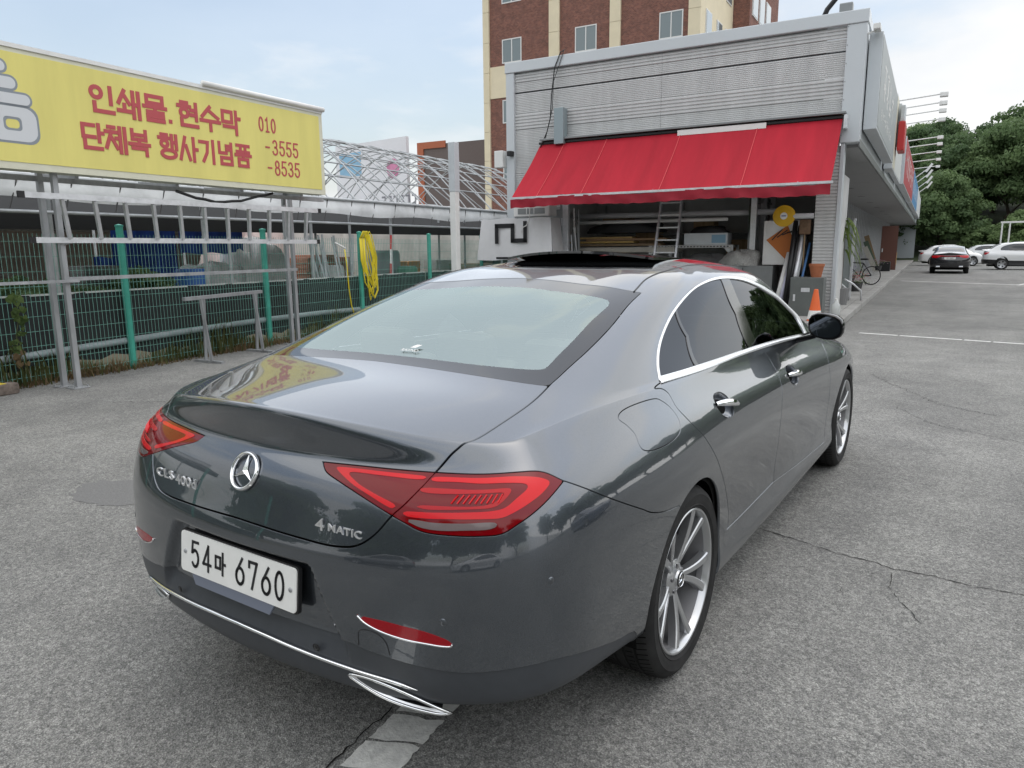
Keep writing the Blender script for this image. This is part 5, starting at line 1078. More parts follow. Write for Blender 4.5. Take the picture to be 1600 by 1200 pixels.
# orange crates
ORG = mat('orange_plastic', (.62, .26, .03), .5, var=.12)
for i, (x, z, lb) in enumerate(((12.75, .55, 'orange crate at the left end of the crate row'), (13.25, .55, 'orange crate in the middle of the crate row'), (13.8, .55, 'orange crate at the right end of the crate row'))):
    t = thing('plastic_crate', lb, 'crate', (x, 12.6, 0), 0, 'orange crates in the yard'); q = MB(); q.bbox(-.24, .24, -.18, .18, z, z+.62, .015); q.build('box', ORG, t)
    for k in range(4): one('rib', lambda q: q.box(-.245, .245, -.188, -.181, z+.08+.14*k, z+.11+.14*k), ORG, t)
    one('stand', lambda q: q.box(-.24, .24, -.18, .18, 0, z-.003), mat('grey_pallet', (.2, .2, .2), .8), t)
# sundry yard shrubs and clutter
for i, (x, y, sc, lb) in enumerate(((2.2, 9.9, .17, 'leafy shrub left of the blue tarpaulin'), (3.3, 10.4, .16, 'leafy shrub right behind the mesh by the signboard posts'), (4.6, 10.4, .17, 'small shrub below the blue tarpaulin'), (.6, 9.8, .26, 'leafy shrub at the far left of the yard'), (7.6, 10.3, .13, 'small shrub before the wrapped pile'), (10.6, 10.6, .10, 'small shrub before the brick pallets'))):
    t = thing('shrub', lb, 'shrub', (x, y, -.1)); t.scale = (sc, sc, sc*1.1); c = bpy.data.objects.new('foliage', CROWNS[i % 3]); COL.objects.link(c); c.parent = t; c.location = (0, 0, 3.4)
for i, (x, y, h, lb) in enumerate(((5.8, 9.7, 2.3, 'thin steel prop left of the wrapped pile'), (8.9, 9.9, 2.3, 'thin steel prop before the brick pallets'), (9.1, 11.2, 2.3, 'thin steel prop beside the brick pallets'), (13.2, 11.0, 2.3, 'thin steel prop before the orange crates'), (14.6, 11.2, 2.3, 'thin steel prop right of the orange crates'))):
    t = thing('steel_prop', lb, 'prop', (x, y, 0)); one('tube', lambda q: q.cyl((0, 0, 0), (0, 0, h), .028, 8), GALV, t); one('collar', lambda q: q.cyl((0, 0, 1.1), (0, 0, 1.2), .038, 8), STEEL, t)
# garden hose looped over a post
HOSE = mat('yellow_hose', (.66, .54, .02), .4); r = random.Random(5); hb = FA+FD_*2
hs = thing('garden_hose', 'coiled yellow hose hung over a green fence post', 'hose', hb)
for k in range(9):
    a = r.uniform(-.05, .13); b_ = r.uniform(.02, .18); zl = r.uniform(.55, .85); one('loop', lambda q: q.tube([(a-.02, -.08, 1.70), (a+.05, -.10, 1.83), (a+.10, -.10, 1.76), (a+.13+b_*.5, -.11-.004*k, 1.35), (b_+.16, -.11, zl+.15), (b_+.06, -.12, zl), (a, -.12, zl+.3), (a-.03, -.10, 1.3), (a-.02, -.08, 1.70)], .011, 6), HOSE, hs, smooth=True)
h2 = thing('hanging_hose_end', 'single yellow hose strand hanging on the mesh left of the coil', 'hose', (7.10, 8.18, 0)); one('strand', lambda q: q.tube([(0, 0, 1.5), (.02, -.02, 1.2), (.06, 0, .8), (.10, .0, .5), (.2, 0, .2)], .012, 6), HOSE, h2, smooth=True); one('tap_pipe', lambda q: q.cyl((-.2, .02, 1.62), (.04, .02, 1.52), .016, 6), WHITE, h2)
rd_ = thing('striped_pole', 'thin red and white striped pole leaning behind the mesh', 'pole', (9.4, 9.3, 0))
for k in range(6): one('band', lambda q: q.cyl((.02*k, 0, .3*k), (.02*(k+1), 0, .3*(k+1)), .02, 8), [WHITE, mat('red_band', (.5, .03, .03), .5)][k % 2], rd_)
wp = thing('white_pole', 'tall white square pole in front of the tunnel frame', 'pole', (10.42, 8.25, 0)); q = MB(); q.bbox(-.075, .075, -.075, .075, 0, 2.72, .012); q.build('lower_shaft', WHITE, wp); q = MB(); q.bbox(-.085, .085, -.085, .085, 2.70, 3.72, .012); q.build('upper_shaft', mat('pale_grey_paint', (.52, .55, .57), .5, var=.08), wp)
# ------------------------------------------------------------------ the shop: long low building clad in silver panels. local x away from the viewer, y to the left
CLAD = mat('silver_cladding', (.58, .58, .575), .45, .25, var=.10, vscale=1.6, rvar=.06, stretch=(1, 2.2, .35)); FRAMEM = mat('silver_panel', (.58, .61, .63), .40, .2, var=.04, vscale=.8); DKGAP = mat('dark_gap', (.02, .02, .022), .8)
SOFF = mat('soffit_panel', (.33, .33, .33), .6, .1, var=.05); SGLASS = mat('shopfront_glass', (.025, .03, .03), .05, 0, spec=.9); MULL = mat('dark_mullion', (.26, .27, .27), .4, .6); WALLG = mat('grey_wall', (.36, .38, .39), .7, var=.06, vscale=2)
shop = thing('shop_building', 'long low silver clad shop building with a deep canopy', 'building', P0, RZ)
def corr(name, y0, y1, z0, z1, period, depth, parent=shop, x=0):
    q = MB(); n = max(1, int(round((z1-z0)/period))); prof = []
    for i in range(n):
        a = z0+(z1-z0)*i/n; b = (z1-z0)/n; prof += [(0, a), (-depth, a+b*.18), (-depth, a+b*.62), (0, a+b*.80)]
    prof.append((0, z1)); P = [(x+d, y, z) for y in (y0, y1) for d, z in prof]; k = len(prof)
    q.add(P, [(i, k+i, k+i+1, i+1) for i in range(k-1)]); return q.build(name, CLAD, parent)
YL, YR = 7.36, .07
for z0, z1, pe, de in ((5.40, 5.60, .066, .022), (5.175, 5.395, .037, .010), (4.69, 5.145, .037, .010), (4.32, 4.685, .074, .024), (3.3, 4.315, .037, .010)):
    for y0, y1 in ((YR, 3.72), (3.725, YL)): corr('corrugated_panel', y0, y1, z0, z1, pe, de)
one('panel_seam', lambda q: q.box(-.004, .02, YR, YL, 5.148, 5.172), DKGAP, shop)
corr('corrugated_panel', 6.15, YL, 2.4, 3.295, .05, .016); corr('corrugated_panel', .05, .44, .13, 3.3, .066, .02, x=-.02); 
one('backing_wall', lambda q: (q.box(.02, .12, .44, YL, 3.0, 5.7), q.box(.02, .12, 6.1, YL, 0, 3.0), q.box(.02, .30, .05, .44, 0, 3.4)), WALLG, shop)
# frame around the cladding
one('parapet_cap', lambda q: q.bbox(-.10, .35, -.30, 7.60, 5.62, 5.86, .015), FRAMEM, shop); one('left_frame', lambda q: q.bbox(-.08, .3, 7.36, 7.58, .0, 5.618, .012), FRAMEM, shop); one('right_frame', lambda q: q.bbox(-.08, .3, -.28, .07, 3.46, 5.618, .012), FRAMEM, shop)
one('corner_post', lambda q: q.bbox(-.055, .24, -.03, .048, .13, 3.455, .01), FRAMEM, shop)
for z in np.arange(3.6, 5.6, .33): one('screw', lambda q: q.cyl((-.088, .05, z), (-.079, .05, z), .010, 6), MULL, shop)
one('drain_box', lambda q: q.bbox(-.26, -.03, 5.96, 6.20, 3.88, 4.68, .01), mat('grey_green_metal', (.30, .36, .38), .5, .4), shop)
r = random.Random(2); one('cable', lambda q: q.tube([(-.12, 6.0, 5.95), (-.13, 6.10, 5.90), (-.12, 6.25, 5.6), (-.12, 6.33, 5.0), (-.12, 6.36, 4.5), (-.13, 6.44, 4.2), (-.2, 6.6, 3.8)], .013, 5), BLACK, shop, smooth=True); one('cable', lambda q: q.tube([(-.12, 6.02, 5.93), (-.12, 6.28, 5.3), (-.12, 6.31, 4.7), (-.15, 6.5, 3.95)], .009, 5), BLACK, shop, smooth=True)
one('wall_lamp', lambda q: (q.bbox(-.25, -.08, 7.36, 7.48, 3.70, 3.82, .02),), BLACK, shop); one('meter_box', lambda q: q.bbox(-.20, .0, 7.62, 7.86, 3.45, 3.85, .015), WHITE, shop)
# inside of the open bay
INW = mat('bay_wall', (.52, .52, .51), .8, var=.12, vscale=2); FLO = mat('bay_floor', (.22, .21, .2), .9, var=.2)
one('bay_wall', lambda q: (q.box(2.6, 2.7, .1, 6.4, 0, 3.0), q.box(.31, 2.6, .10, .20, 0, 3.0), q.box(.31, 2.6, 6.3, 6.4, 0, 3.0)), INW, shop); one('bay_floor', lambda q: q.box(-.2, 2.6, .2, 6.3, .02, .10), FLO, shop); one('bay_ceiling', lambda q: q.box(.12, 2.6, .2, 6.3, 2.95, 3.0), INW, shop)
one('bay_post', lambda q: q.bbox(-.03, .07, 5.93, 6.08, 0, 2.99, .01), ALU, shop)
one('lintel', lambda q: q.bbox(-.02, .1, .46, 5.92, 2.62, 2.98, .01), FRAMEM, shop)
# canopy, soffit, shopfront
LEN = 66
one('fascia_wall', lambda q: q.box(.31, LEN, -.26, 0, 3.46, 5.62), FRAMEM, shop); one('fascia_cap', lambda q: q.box(.36, LEN, -.30, .1, 5.625, 5.80), FRAMEM, shop)
for i in range(22): a = .31+3*i; one('soffit_panel', lambda q: q.box(a, a+2.975, -.24, 2.1, 3.40, 3.455), SOFF, shop)
one('fascia_edge', lambda q: q.bbox(.0, LEN, -.29, -.262, 3.38, 3.52, .006), MULL, shop)
for i in range(12): a = 2+4.8*i; one('downlight', lambda q: q.cyl((a, .9, 3.395), (a, .9, 3.40), .14, 14), mat('lamp_grille', (.10, .10, .10), .5), shop)
one('shop_glass', lambda q: q.box(.45, LEN, 1.80, 1.84, .13, 3.4), SGLASS, shop)
for i in range(56): a = .45+1.05*i; one('mullion', lambda q: q.box(a, a+.10, 1.68, 1.799, .13, 3.395), ALU, shop)
for z in (.16, 2.45): one('transom', lambda q: q.box(.56, LEN, 1.75, 1.798, z, z+.06), MULL, shop)
one('canopy_end_wall', lambda q: q.box(LEN-.5, LEN, -.28, 2.1, 0, 3.39), mat('end_wall_paint', (.42, .45, .47), .7), shop); one('rear_block', lambda q: q.box(2.75, LEN, 2.3, 7.55, 0, 5.6), WALLG, shop)
bd_ = thing('brown_door_leaf', 'brown door leaf standing open on the pavement under the canopy', 'door', W(31, .42, .13), RZ+rad(8)); one('leaf', lambda q: q.bbox(-.03, .03, -.42, .42, 0, 2.45, .01), mat('brown_door', (.12, .045, .03), .6), bd_); one('handle', lambda q: q.bbox(-.07, -.031, .30, .36, 1.0, 1.2, .01), ALU, bd_)
# roof edge camera
cm = thing('security_camera', 'small security camera on the corner of the shop parapet', 'camera', W(-.05, -.30, 5.52), RZ); one('housing', lambda q: q.bbox(-.06, .26, -.20, -.08, -.05, .05, .012), WHITE, cm); one('arm', lambda q: q.beam((.05, .02, -.10), (.08, -.14, -.04), .03, .03), WHITE, cm)
rp_ = thing('roof_conduit', 'bent black conduit rising above the shop parapet', 'pipe', W(.3, .25, 5.8), RZ); one('pipe', lambda q: q.tube([(0, .35, 0), (0, .25, .25), (0, .08, .45), (0, -.12, .55)], .05, 8), BLACK, rp_, smooth=True); one('box', lambda q: q.bbox(-.1, .1, -.22, .02, .0, .30, .02), MULL, rp_)
# ------------------------------------------------------------------ awning
AWN = mat('red_awning_cloth', (.38, .014, .028), .75, var=.14, vscale=1.3, bump=.12, bscale=300, stretch=(.3, 2.2, .3), spec=.25); AWN_SHADED = mat('red_valance_shaded', (.28, .010, .024), .8, var=.08, vscale=3)  # valance uses a darker red: shading of its vertical face put into colour
aw = thing('red_awning', 'long red fabric awning over the open bay of the shop', 'awning', P0, RZ)
yb = [.03, 1.62, 3.22, 4.92, 5.98, 6.62]
def awp(y, t, k=0):
    ys = y+(.12*t*(y/6.6)); sag = .05*math.sin(math.pi*t)*(.7+.3*math.cos(y*2.1)); wr = .010*math.sin(y*11+t*5)*t*(1-t)*4+.006*math.sin(y*23-t*9)*t; return (-.14-1.22*t, ys, 3.90-1.27*t-sag+.016*math.sin(y*2.2+t*3)*t+wr)
for a, b in zip(yb[:-1], yb[1:]):
    q = MB(); n, m_ = 30, 14; P = [awp(a+.004+(b-a-.008)*i/n, j/m_) for j in range(m_+1) for i in range(n+1)]; q.add(P, [(j*(n+1)+i, (j+1)*(n+1)+i, (j+1)*(n+1)+i+1, j*(n+1)+i+1) for j in range(m_) for i in range(n)]); pn = q.build('awning_panel', AWN, aw, smooth=True)
    if a > .1: one('seam', lambda q: q.tube([tuple(Vector(awp(a, j/10))+Vector((-.004, 0, .006))) for j in range(11)], .009, 4), mat('red_seam', (.60, .08, .09), .8), pn)
    q = MB(); n = 26; P = []
    for j in range(4):
        for i in range(n+1): y = a+(b-a)*i/n; p = awp(y, 1); P.append((p[0]-.03+(.018*math.sin(y*9+j)+.012*math.sin(y*23))*j/3, p[1], p[2]-.03-.19*j/3+.003*math.sin(y*14)*(j == 3)))
    q.add(P, [(j*(n+1)+i, (j+1)*(n+1)+i, (j+1)*(n+1)+i+1, j*(n+1)+i+1) for j in range(3) for i in range(n)]); q.build('valance', AWN_SHADED, aw, smooth=True)
one('front_bar', lambda q: q.beam(awp(.0, 1), awp(6.64, 1), .06, .045), ALU, aw); one('roller_cover', lambda q: q.bbox(-.16, .0, 0, 6.65, 3.91, 3.965, .01), BLACK, aw); one('white_cover_strip', lambda q: q.box(-.20, -.165, 1.45, 3.28, 3.84, 3.95), WHITE, aw)
for y in (.5, 3.3, 6.2): one('arm', lambda q: (q.beam((0, y, 3.45), (-.65, y+.3, 3.0), .05, .05), q.beam((-.65, y+.3, 3.0), (-1.3, y+.1, 2.64), .045, .045)), ALU, aw)
one('gutter', lambda q: q.bbox(-.22, .0, -.02, 6.6, 3.985, 4.03, .006), MULL, aw); one('end_bracket', lambda q: q.bbox(-.30, -.08, -.06, .0, 3.70, 3.95, .01), ALU, aw)

# ------------------------------------------------------------------ things in and before the open bay
def at(off, s, z=0): return W(off, s, z)
# white sheet with black mark
wsheet = thing('white_banner_sheet', 'white sheet with a black square wave mark at the left of the bay', 'banner', at(-.7, 7.0, 0), RZ); q = MB(); n, m_ = 30, 8
def shp(y, t): k = abs(y)/.93; return (-.02*math.sin(y*9)-(.10*max(0, k-.8)*5*t), y*(1+.10*t*(k > .9)), 2.20-.98*t+.01*math.sin(y*7))
P = [shp(-.93+1.86*i/n, j/m_) for j in range(m_+1) for i in range(n+1)]; q.add(P, [(j*(n+1)+i, (j+1)*(n+1)+i, (j+1)*(n+1)+i+1, j*(n+1)+i+1) for j in range(m_) for i in range(n)]); q.build('sheet', mat('white_sheet', (.68, .68, .69), .7, var=.05, vscale=3), wsheet, smooth=True)
def ystroke(mb, segs, w, x): 
    for pl in segs:
        for (a, b), (c, d) in zip(pl[:-1], pl[1:]):
            y0, y1 = min(a, c)-w/2, max(a, c)+w/2; z0, z1 = min(b, d)-w/2, max(b, d)+w/2; mb.box(x-.004, x, y0, y1, z0, z1)
q = MB(); ystroke(q, [[(.50, 1.66), (.50, 2.03), (.06, 2.03), (.06, 1.68), (-.28, 1.68), (-.28, 2.08)]], .10, -.035); q.build('square_wave_mark', mat('black_ink', (.01, .01, .012), .6), wsheet); q = MB(); ystroke(q, [[(.48, 1.27), (-.3, 1.27)]], .05, -.06); q.build('lower_mark', mat('black_ink', (.01, .01, .012), .6), wsheet)
one('side_fold', lambda q: q.add([(.0, -.93, 2.2), (.0, -1.0, 1.3), (.5, -1.05, 1.3), (.5, -.93, 2.2)], [(0, 1, 2, 3)]), MATS['white_sheet'], wsheet)
ac = thing('air_conditioner', 'grey air conditioner box tucked under the awning corner', 'air conditioner', at(-.35, 6.70), RZ); one('case', lambda q: q.bbox(-.15, .25, -.50, .46, 2.24, 2.50, .02), WHITE, ac); one('slot', lambda q: q.bbox(-.158, -.151, -.38, .34, 2.30, 2.43, .003), MULL, ac)
for k in (-.1, .1): one('divider', lambda q: q.box(-.162, -.159, k-.01, k+.01, 2.30, 2.43), WHITE, ac)
hk = thing('bent_white_rod', 'thin bent white rod hanging before the white sheet', 'rod', at(-.8, 6.55), RZ); one('rod', lambda q: q.tube([(0, 0, 2.42), (0, .02, 2.15), (0, .10, 2.02), (0, .20, 1.98), (0, .22, 1.85)], .012, 6), WHITE, hk, smooth=True)
rods = thing('rod_bundle', 'bundle of dark upright rods and tubes at the left side of the bay', 'rods', at(.15, 5.75), RZ); r = random.Random(8)
for k in range(14): y = r.uniform(-.05, .35); one('rod', lambda q: q.cyl((r.uniform(-.2, .3), y, .1), (r.uniform(-.2, .2), y+r.uniform(-.05, .05), r.uniform(1.8, 2.5)), r.uniform(.012, .03), 7), [MULL, BLACK, ALU, WHITE][k % 4], rods)
# ladder
la = thing('step_ladder', 'aluminium step ladder leaning in the middle of the bay', 'ladder', at(.1, 3.58), RZ)
for s in (-1, 1): one('rail', lambda q: q.beam((-.30, .26*s, .1), (.45, .235*s, 2.75), .04, .08), ALU, la)
for k in range(9): t = .06+.105*k; one('step', lambda q: q.beam((-.30+.75*t, -.25, .1+2.65*t), (-.30+.75*t, .25, .1+2.65*t), .09, .03), ALU, la)
# shelf rack and what lies on it
RACK = mat('white_rack_steel', (.60, .61, .60), .5, var=.08)
rk = thing('steel_rack', 'white slotted steel rack standing right of the step ladder', 'rack', at(.6, 3.15), RZ)
for y in (-.95, .95):
    for x in (0, .55): one('upright', lambda q: q.bbox(x-.02, x+.02, y-.025, y+.025, .1, 1.53, .004), RACK, rk)
for z in (.5, 1.0, 1.50): one('shelf', lambda q: q.bbox(-.03, .58, -.95, .95, z-.03, z+.03, .004), RACK, rk)
for k in range(24): y = -.88+.075*k; one('slot', lambda q: q.box(-.036, -.031, y, y+.04, 1.485, 1.51), DKGAP, rk)
for s in (-1, 1): one('gusset', lambda q: q.prism([(s*.92, 1.46), (s*.78, 1.46), (s*.92, 1.30)], -.02, -.01, Matrix(((0, 0, 1, 0), (1, 0, 0, 0), (0, 1, 0, 0), (0, 0, 0, 1)))), RACK, rk)
bx1 = thing('pale_carton', 'pale printed carton lying on the steel rack', 'box', at(.75, 2.80, 1.535), RZ); one('carton', lambda q: q.bbox(-.2, .2, -.50, .48, 0, .26, .01), mat('pale_carton', (.62, .66, .68), .6, var=.06), bx1); one('blue_print', lambda q: q.box(-.204, -.201, -.46, -.15, .04, .22), mat('blue_print', (.25, .42, .55), .6), bx1)
lumpy('dark_bag', 'crumpled dark bag on top of the pale carton', 'bag', at(.8, 2.75, 1.80), .22, .42, .14, mat('dark_bag', (.02, .02, .022), .6), 12)
lumpy('grey_sack', 'grey bundle lying under the top of the steel rack', 'sack', at(.8, 2.7, 1.03), .22, .6, .28, mat('grey_cloth', (.12, .12, .12), .85, var=.2), 14)
lumpy('cable_heap', 'pale tangle of cable right of the steel rack', 'cable', at(.4, 1.95, 1.08), .25, .42, .30, mat('cable_grey', (.38, .38, .36), .7, var=.4, vscale=40, bump=1, bscale=60), 16)
gb = thing('grey_cabinet_low', 'low grey storage cabinet below the cable tangle', 'cabinet', at(.45, 1.85), RZ); one('body', lambda q: q.bbox(-.3, .4, -.62, .62, .1, 1.08, .01), mat('grey_steel_case', (.22, .23, .23), .5, .2, var=.08), gb); one('door_gap', lambda q: q.box(-.304, -.301, -.008, .008, .14, 1.04), DKGAP, gb)
pt = thing('long_tube', 'long pale tube slung level across the top of the bay', 'tube', at(.6, 3.7), RZ); one('tube', lambda q: q.cyl((0, -2.45, 2.22), (.2, 2.5, 2.26), .065, 12), mat('tube_grey', (.45, .45, .46), .5), pt, smooth=True); one('sleeve', lambda q: q.cyl((-.1, -1.4, 2.09), (.1, 2.4, 2.10), .04, 10), WHITE, pt, smooth=True)
pk = thing('timber_boards', 'stack of yellowish timber boards at the left of the bay', 'boards', at(.9, 5.3), RZ)
for k, (y0, y1, z, c) in enumerate(((-.75, .95, 1.60, (.50, .34, .12)), (-1.55, .5, 1.66, (.32, .20, .11)), (-.7, .9, 1.70, (.48, .33, .13)), (-1.4, .8, 1.53, (.36, .26, .16)))): one('board', lambda q: q.bbox(-.2+.02*k, .2, y0, y1, z, z+.05, .004), mat('timber_%d' % k, c, .75, var=.2, vscale=5, stretch=(6, 1, 6)), pk)
wb = thing('work_bench', 'long pale work bench under the timber boards', 'bench', at(.9, 5.0), RZ); one('top', lambda q: q.bbox(-.35, .35, -1.5, 1.2, 1.38, 1.50, .01), mat('pale_board', (.46, .44, .39), .7, var=.08), wb)
for x in (-.3, .3):
    for y in (-1.4, 1.1): one('leg', lambda q: q.bbox(x-.04, x+.04, y-.04, y+.04, .1, 1.375, .005), MULL, wb)
lumpy('dark_bundle', 'dark bundle of cloth rolls high in the left of the bay', 'bundle', at(1.3, 4.9, 1.85), .4, 1.0, .25, mat('dark_roll', (.05, .05, .055), .8), 18)
bdw = thing('white_notice_board', 'white board with an orange triangle beside the bay pillar', 'board', at(.32, 1.12), RZ); one('board', lambda q: q.bbox(-.02, .02, -.36, .36, 1.1, 2.02, .006), WHITE, bdw); one('orange_triangle', lambda q: q.prism([(-.12, 1.92), (.30, 1.62), (-.14, 1.18), (-.34, 1.40)], -.030, -.022, Matrix(((0, 0, 1, 0), (1, 0, 0, 0), (0, 1, 0, 0), (0, 0, 0, 1)))), mat('burnt_orange', (.52, .16, .03), .6), bdw)
for k in range(4): one('triangle_bar', lambda q: q.beam((-.034, .18-.10*k, 1.62+.05*k), (-.034, -.02-.10*k, 1.84-.02*k), .02, .02), BLACK, bdw)
rl = thing('yellow_reel', 'round yellow reel on a silver arm beside the bay pillar', 'reel', at(-.22, 1.0, 2.09), RZ); MX = Matrix.Rotation(rad(-90), 4, 'Y'); one('disc', lambda q: q.lathe([(0, .03), (.19, .03), (.215, .02), (.215, -.04), (0, -.04)], 32, MX), mat('yellow_reel', (.62, .36, .01), .5, var=.08), rl, auto=40); one('label', lambda q: q.lathe([(0, .034), (.07, .034)], 24, MX), WHITE, rl); one('label_print', lambda q: q.box(-.037, -.0345, -.045, .045, -.008, .012), mat('blue_ink', (.05, .10, .3), .6), rl); one('arm', lambda q: q.cyl((.02, -.18, -.01), (.05, -.56, -.01), .055, 12), mat('clear_plastic_tube', (.55, .56, .57), .3, .2), rl)
lt = thing('leaning_tubes', 'white, grey and blue tubes leaning beside the bay pillar', 'tubes', at(.0, .82), RZ); r = random.Random(4)
for k, (y0, y1, h, rr_, mt_) in enumerate(((.28, .10, 1.35, .05, WHITE), (.22, .02, 1.30, .045, mat('lilac_tube', (.50, .50, .62), .4)), (.12, -.06, 1.75, .035, ALU), (.04, -.08, 1.9, .03, BLACK), (-.02, -.16, 1.85, .04, ALU), (-.06, -.20, 1.7, .03, MULL), (-.12, -.30, 1.55, .025, mat('blue_tube', (.06, .16, .35), .4)), (.08, .0, 2.0, .05, BLACK))): one('tube', lambda q: q.cyl((-.25, y0, .1), (.15, y1, h), rr_, 10), mt_, lt, smooth=True)
br_ = thing('hanging_broom', 'brown broom head hung upside down beside the bay pillar', 'broom', at(.05, .62), RZ); one('head', lambda q: q.bbox(-.06, .06, -.11, .11, 1.72, 2.02, .03), mat('brown_bristle', (.16, .10, .06), .9, var=.3, vscale=20), br_); one('handle', lambda q: q.cyl((0, 0, .3), (0, 0, 1.75), .014, 8), WOOD, br_)
cb = thing('grey_steel_cabinet', 'dark grey steel cabinet standing before the shop pillar', 'cabinet', at(-.62, .40), RZ); CABM = mat('dark_grey_enamel', (.11, .12, .115), .45, var=.1, vscale=4); one('case', lambda q: q.bbox(-.22, .25, -.30, .31, .02, .88, .012), CABM, cb); one('door', lambda q: q.bbox(-.232, -.222, -.285, .295, .06, .86, .004), CABM, cb); one('name_plate', lambda q: q.box(-.238, -.233, -.06, .10, .60, .68), ALU, cb); one('latch', lambda q: q.bbox(-.245, -.233, .20, .24, .42, .55, .004), ALU, cb)
def pot(name, lb, p, r0, r1, h, c):
    t = thing(name, lb, 'flowerpot', p, RZ); one('bowl', lambda q: q.lathe([(0, 0), (r0, 0), (r1*.93, h*.8), (r1, h*.8), (r1*1.02, h), (r1*.9, h), (r1*.85, h*.82), (0, h*.8)], 24), c, t, auto=40); one('soil', lambda q: q.lathe([(0, h*.86), (r1*.86, h*.86)], 20), SOIL, t); return t
TERR = mat('terracotta', (.38, .13, .06), .8, var=.12)
pot('terracotta_pot', 'terracotta flowerpot standing on the grey steel cabinet', at(-.60, .27, .881), .095, .145, .26, TERR)
cn = thing('traffic_cone', 'orange traffic cone with a white band before the shop corner', 'cone', (11.95, 1.10, 0)); OR = mat('cone_orange', (.72, .13, .03), .5, var=.05); 
one('base', lambda q: q.bbox(-.19, .19, -.19, .19, 0, .035, .01), BLACK, cn); one('body', lambda q: q.lathe([(.15, .035), (.128, .16)], 28), OR, cn, smooth=True); one('white_band', lambda q: q.lathe([(.1285, .16), (.1005, .32)], 28), WHITE, cn, smooth=True); one('body', lambda q: q.lathe([(.100, .32), (.036, .70), (.028, .705), (.0, .705)], 28), OR, cn, auto=40)
# things on the pavement under the canopy
PALM = leafmat('palm_leaves', (.09, .14, .03), (.20, .26, .07))
pl_ = thing('potted_palm', 'tall potted palm with drooping leaves at the shop corner', 'plant', at(2.6, .12, .13)); r = random.Random(6); one('pot', lambda q: q.lathe([(0, 0), (.16, 0), (.21, .38), (.18, .38), (0, .36)], 20), mat('grey_pot', (.2, .2, .2), .7), pl_); one('stem', lambda q: q.cyl((0, 0, .36), (.02, 0, 1.6), .03, 8), BARK, pl_)
for k in range(46):
    a = r.uniform(0, 6.28); l_ = r.uniform(.45, .9); z = r.uniform(1.25, 2.0); d = Vector((math.cos(a), math.sin(a), 0)); w = Vector((-d.y, d.x, 0))*.022; q = MB(); P = [Vector((0, 0, z))+d*l_*t*.6+Vector((0, 0, .25*t-l_*1.1*t*t)) for t in (0, .3, .6, .85, 1)]; V_ = []
    for i, p in enumerate(P): k_ = (1, 1.5, 1.3, .8, .1)[i]; V_ += [p-w*k_, p+w*k_]
    q.add(V_, [(2*i, 2*i+1, 2*i+3, 2*i+2) for i in range(4)]); q.build('leaf', PALM, pl_)
gbox = thing('grey_utility_box', 'tall grey utility box on the pavement by the shop corner', 'box', at(5.2, .50, .13), RZ); one('case', lambda q: q.bbox(-.25, .25, -.35, .35, 0, 2.0, .012), mat('utility_grey', (.30, .33, .33), .5), gbox); one('edge_post', lambda q: q.bbox(-.27, -.20, -.42, -.36, 0, 2.05, .006), ALU, gbox)
hr = thing('bent_handrail', 'short bent steel handrail on the pavement near the shop corner', 'handrail', at(3.7, .28, .13), RZ)
for y in (0, -.28): one('rail', lambda q: q.tube([(0, y+.15, .55), (.15, y-.05, .42), (.3, y-.22, .25), (.32, y-.24, .0)], .022, 8), ALU, hr, smooth=True)
def flowers(name, lb, p, c, seed, n=26):
    t = thing(name, lb, 'flowers', p); one('pot', lambda q: q.lathe([(0, 0), (.12, 0), (.16, .22), (0, .20)], 16), mat('dark_pot', (.05, .05, .05), .7), t); r = random.Random(seed); mc = mat('petals_%d' % seed, c, .6, var=.2, vscale=9); f = MB(); g_ = MB()
    for i in range(n):
        p_ = Vector((r.gauss(0, .13), r.gauss(0, .13), .30+r.random()*.22)); s = r.uniform(.03, .055)
        for k in range(5): a = k*1.257; b_ = a+1.0; f.add([p_, p_+Vector((math.cos(a)*s, math.sin(a)*s, s*.3)), p_+Vector((math.cos(b_)*s, math.sin(b_)*s, s*.3))], [(0, 1, 2)])
        q = Vector((r.gauss(0, .14), r.gauss(0, .14), .22+r.random()*.2)); g_.add([q, q+Vector((.05, .02, .03)), q+Vector((.02, .06, .04))], [(0, 1, 2)])
    tag(f.build('blossom', mc, t), kind='stuff'); tag(g_.build('foliage', LEAF2, t), kind='stuff'); return t
flowers('potted_flowers', 'pot of pink flowers nearest the shop corner', at(8.3, .24, .13), (.55, .22, .28), 31); flowers('potted_flowers', 'pot of red flowers behind the pink ones on the pavement', at(9.9, .30, .13), (.52, .05, .03), 32); flowers('potted_flowers', 'pot of lilac flowers by the tall utility box', at(11.0, .62, .3), (.42, .36, .58), 33); flowers('potted_flowers', 'pot of pink and white flowers further along the pavement', at(24, .50, .3), (.62, .40, .50), 34, 40)
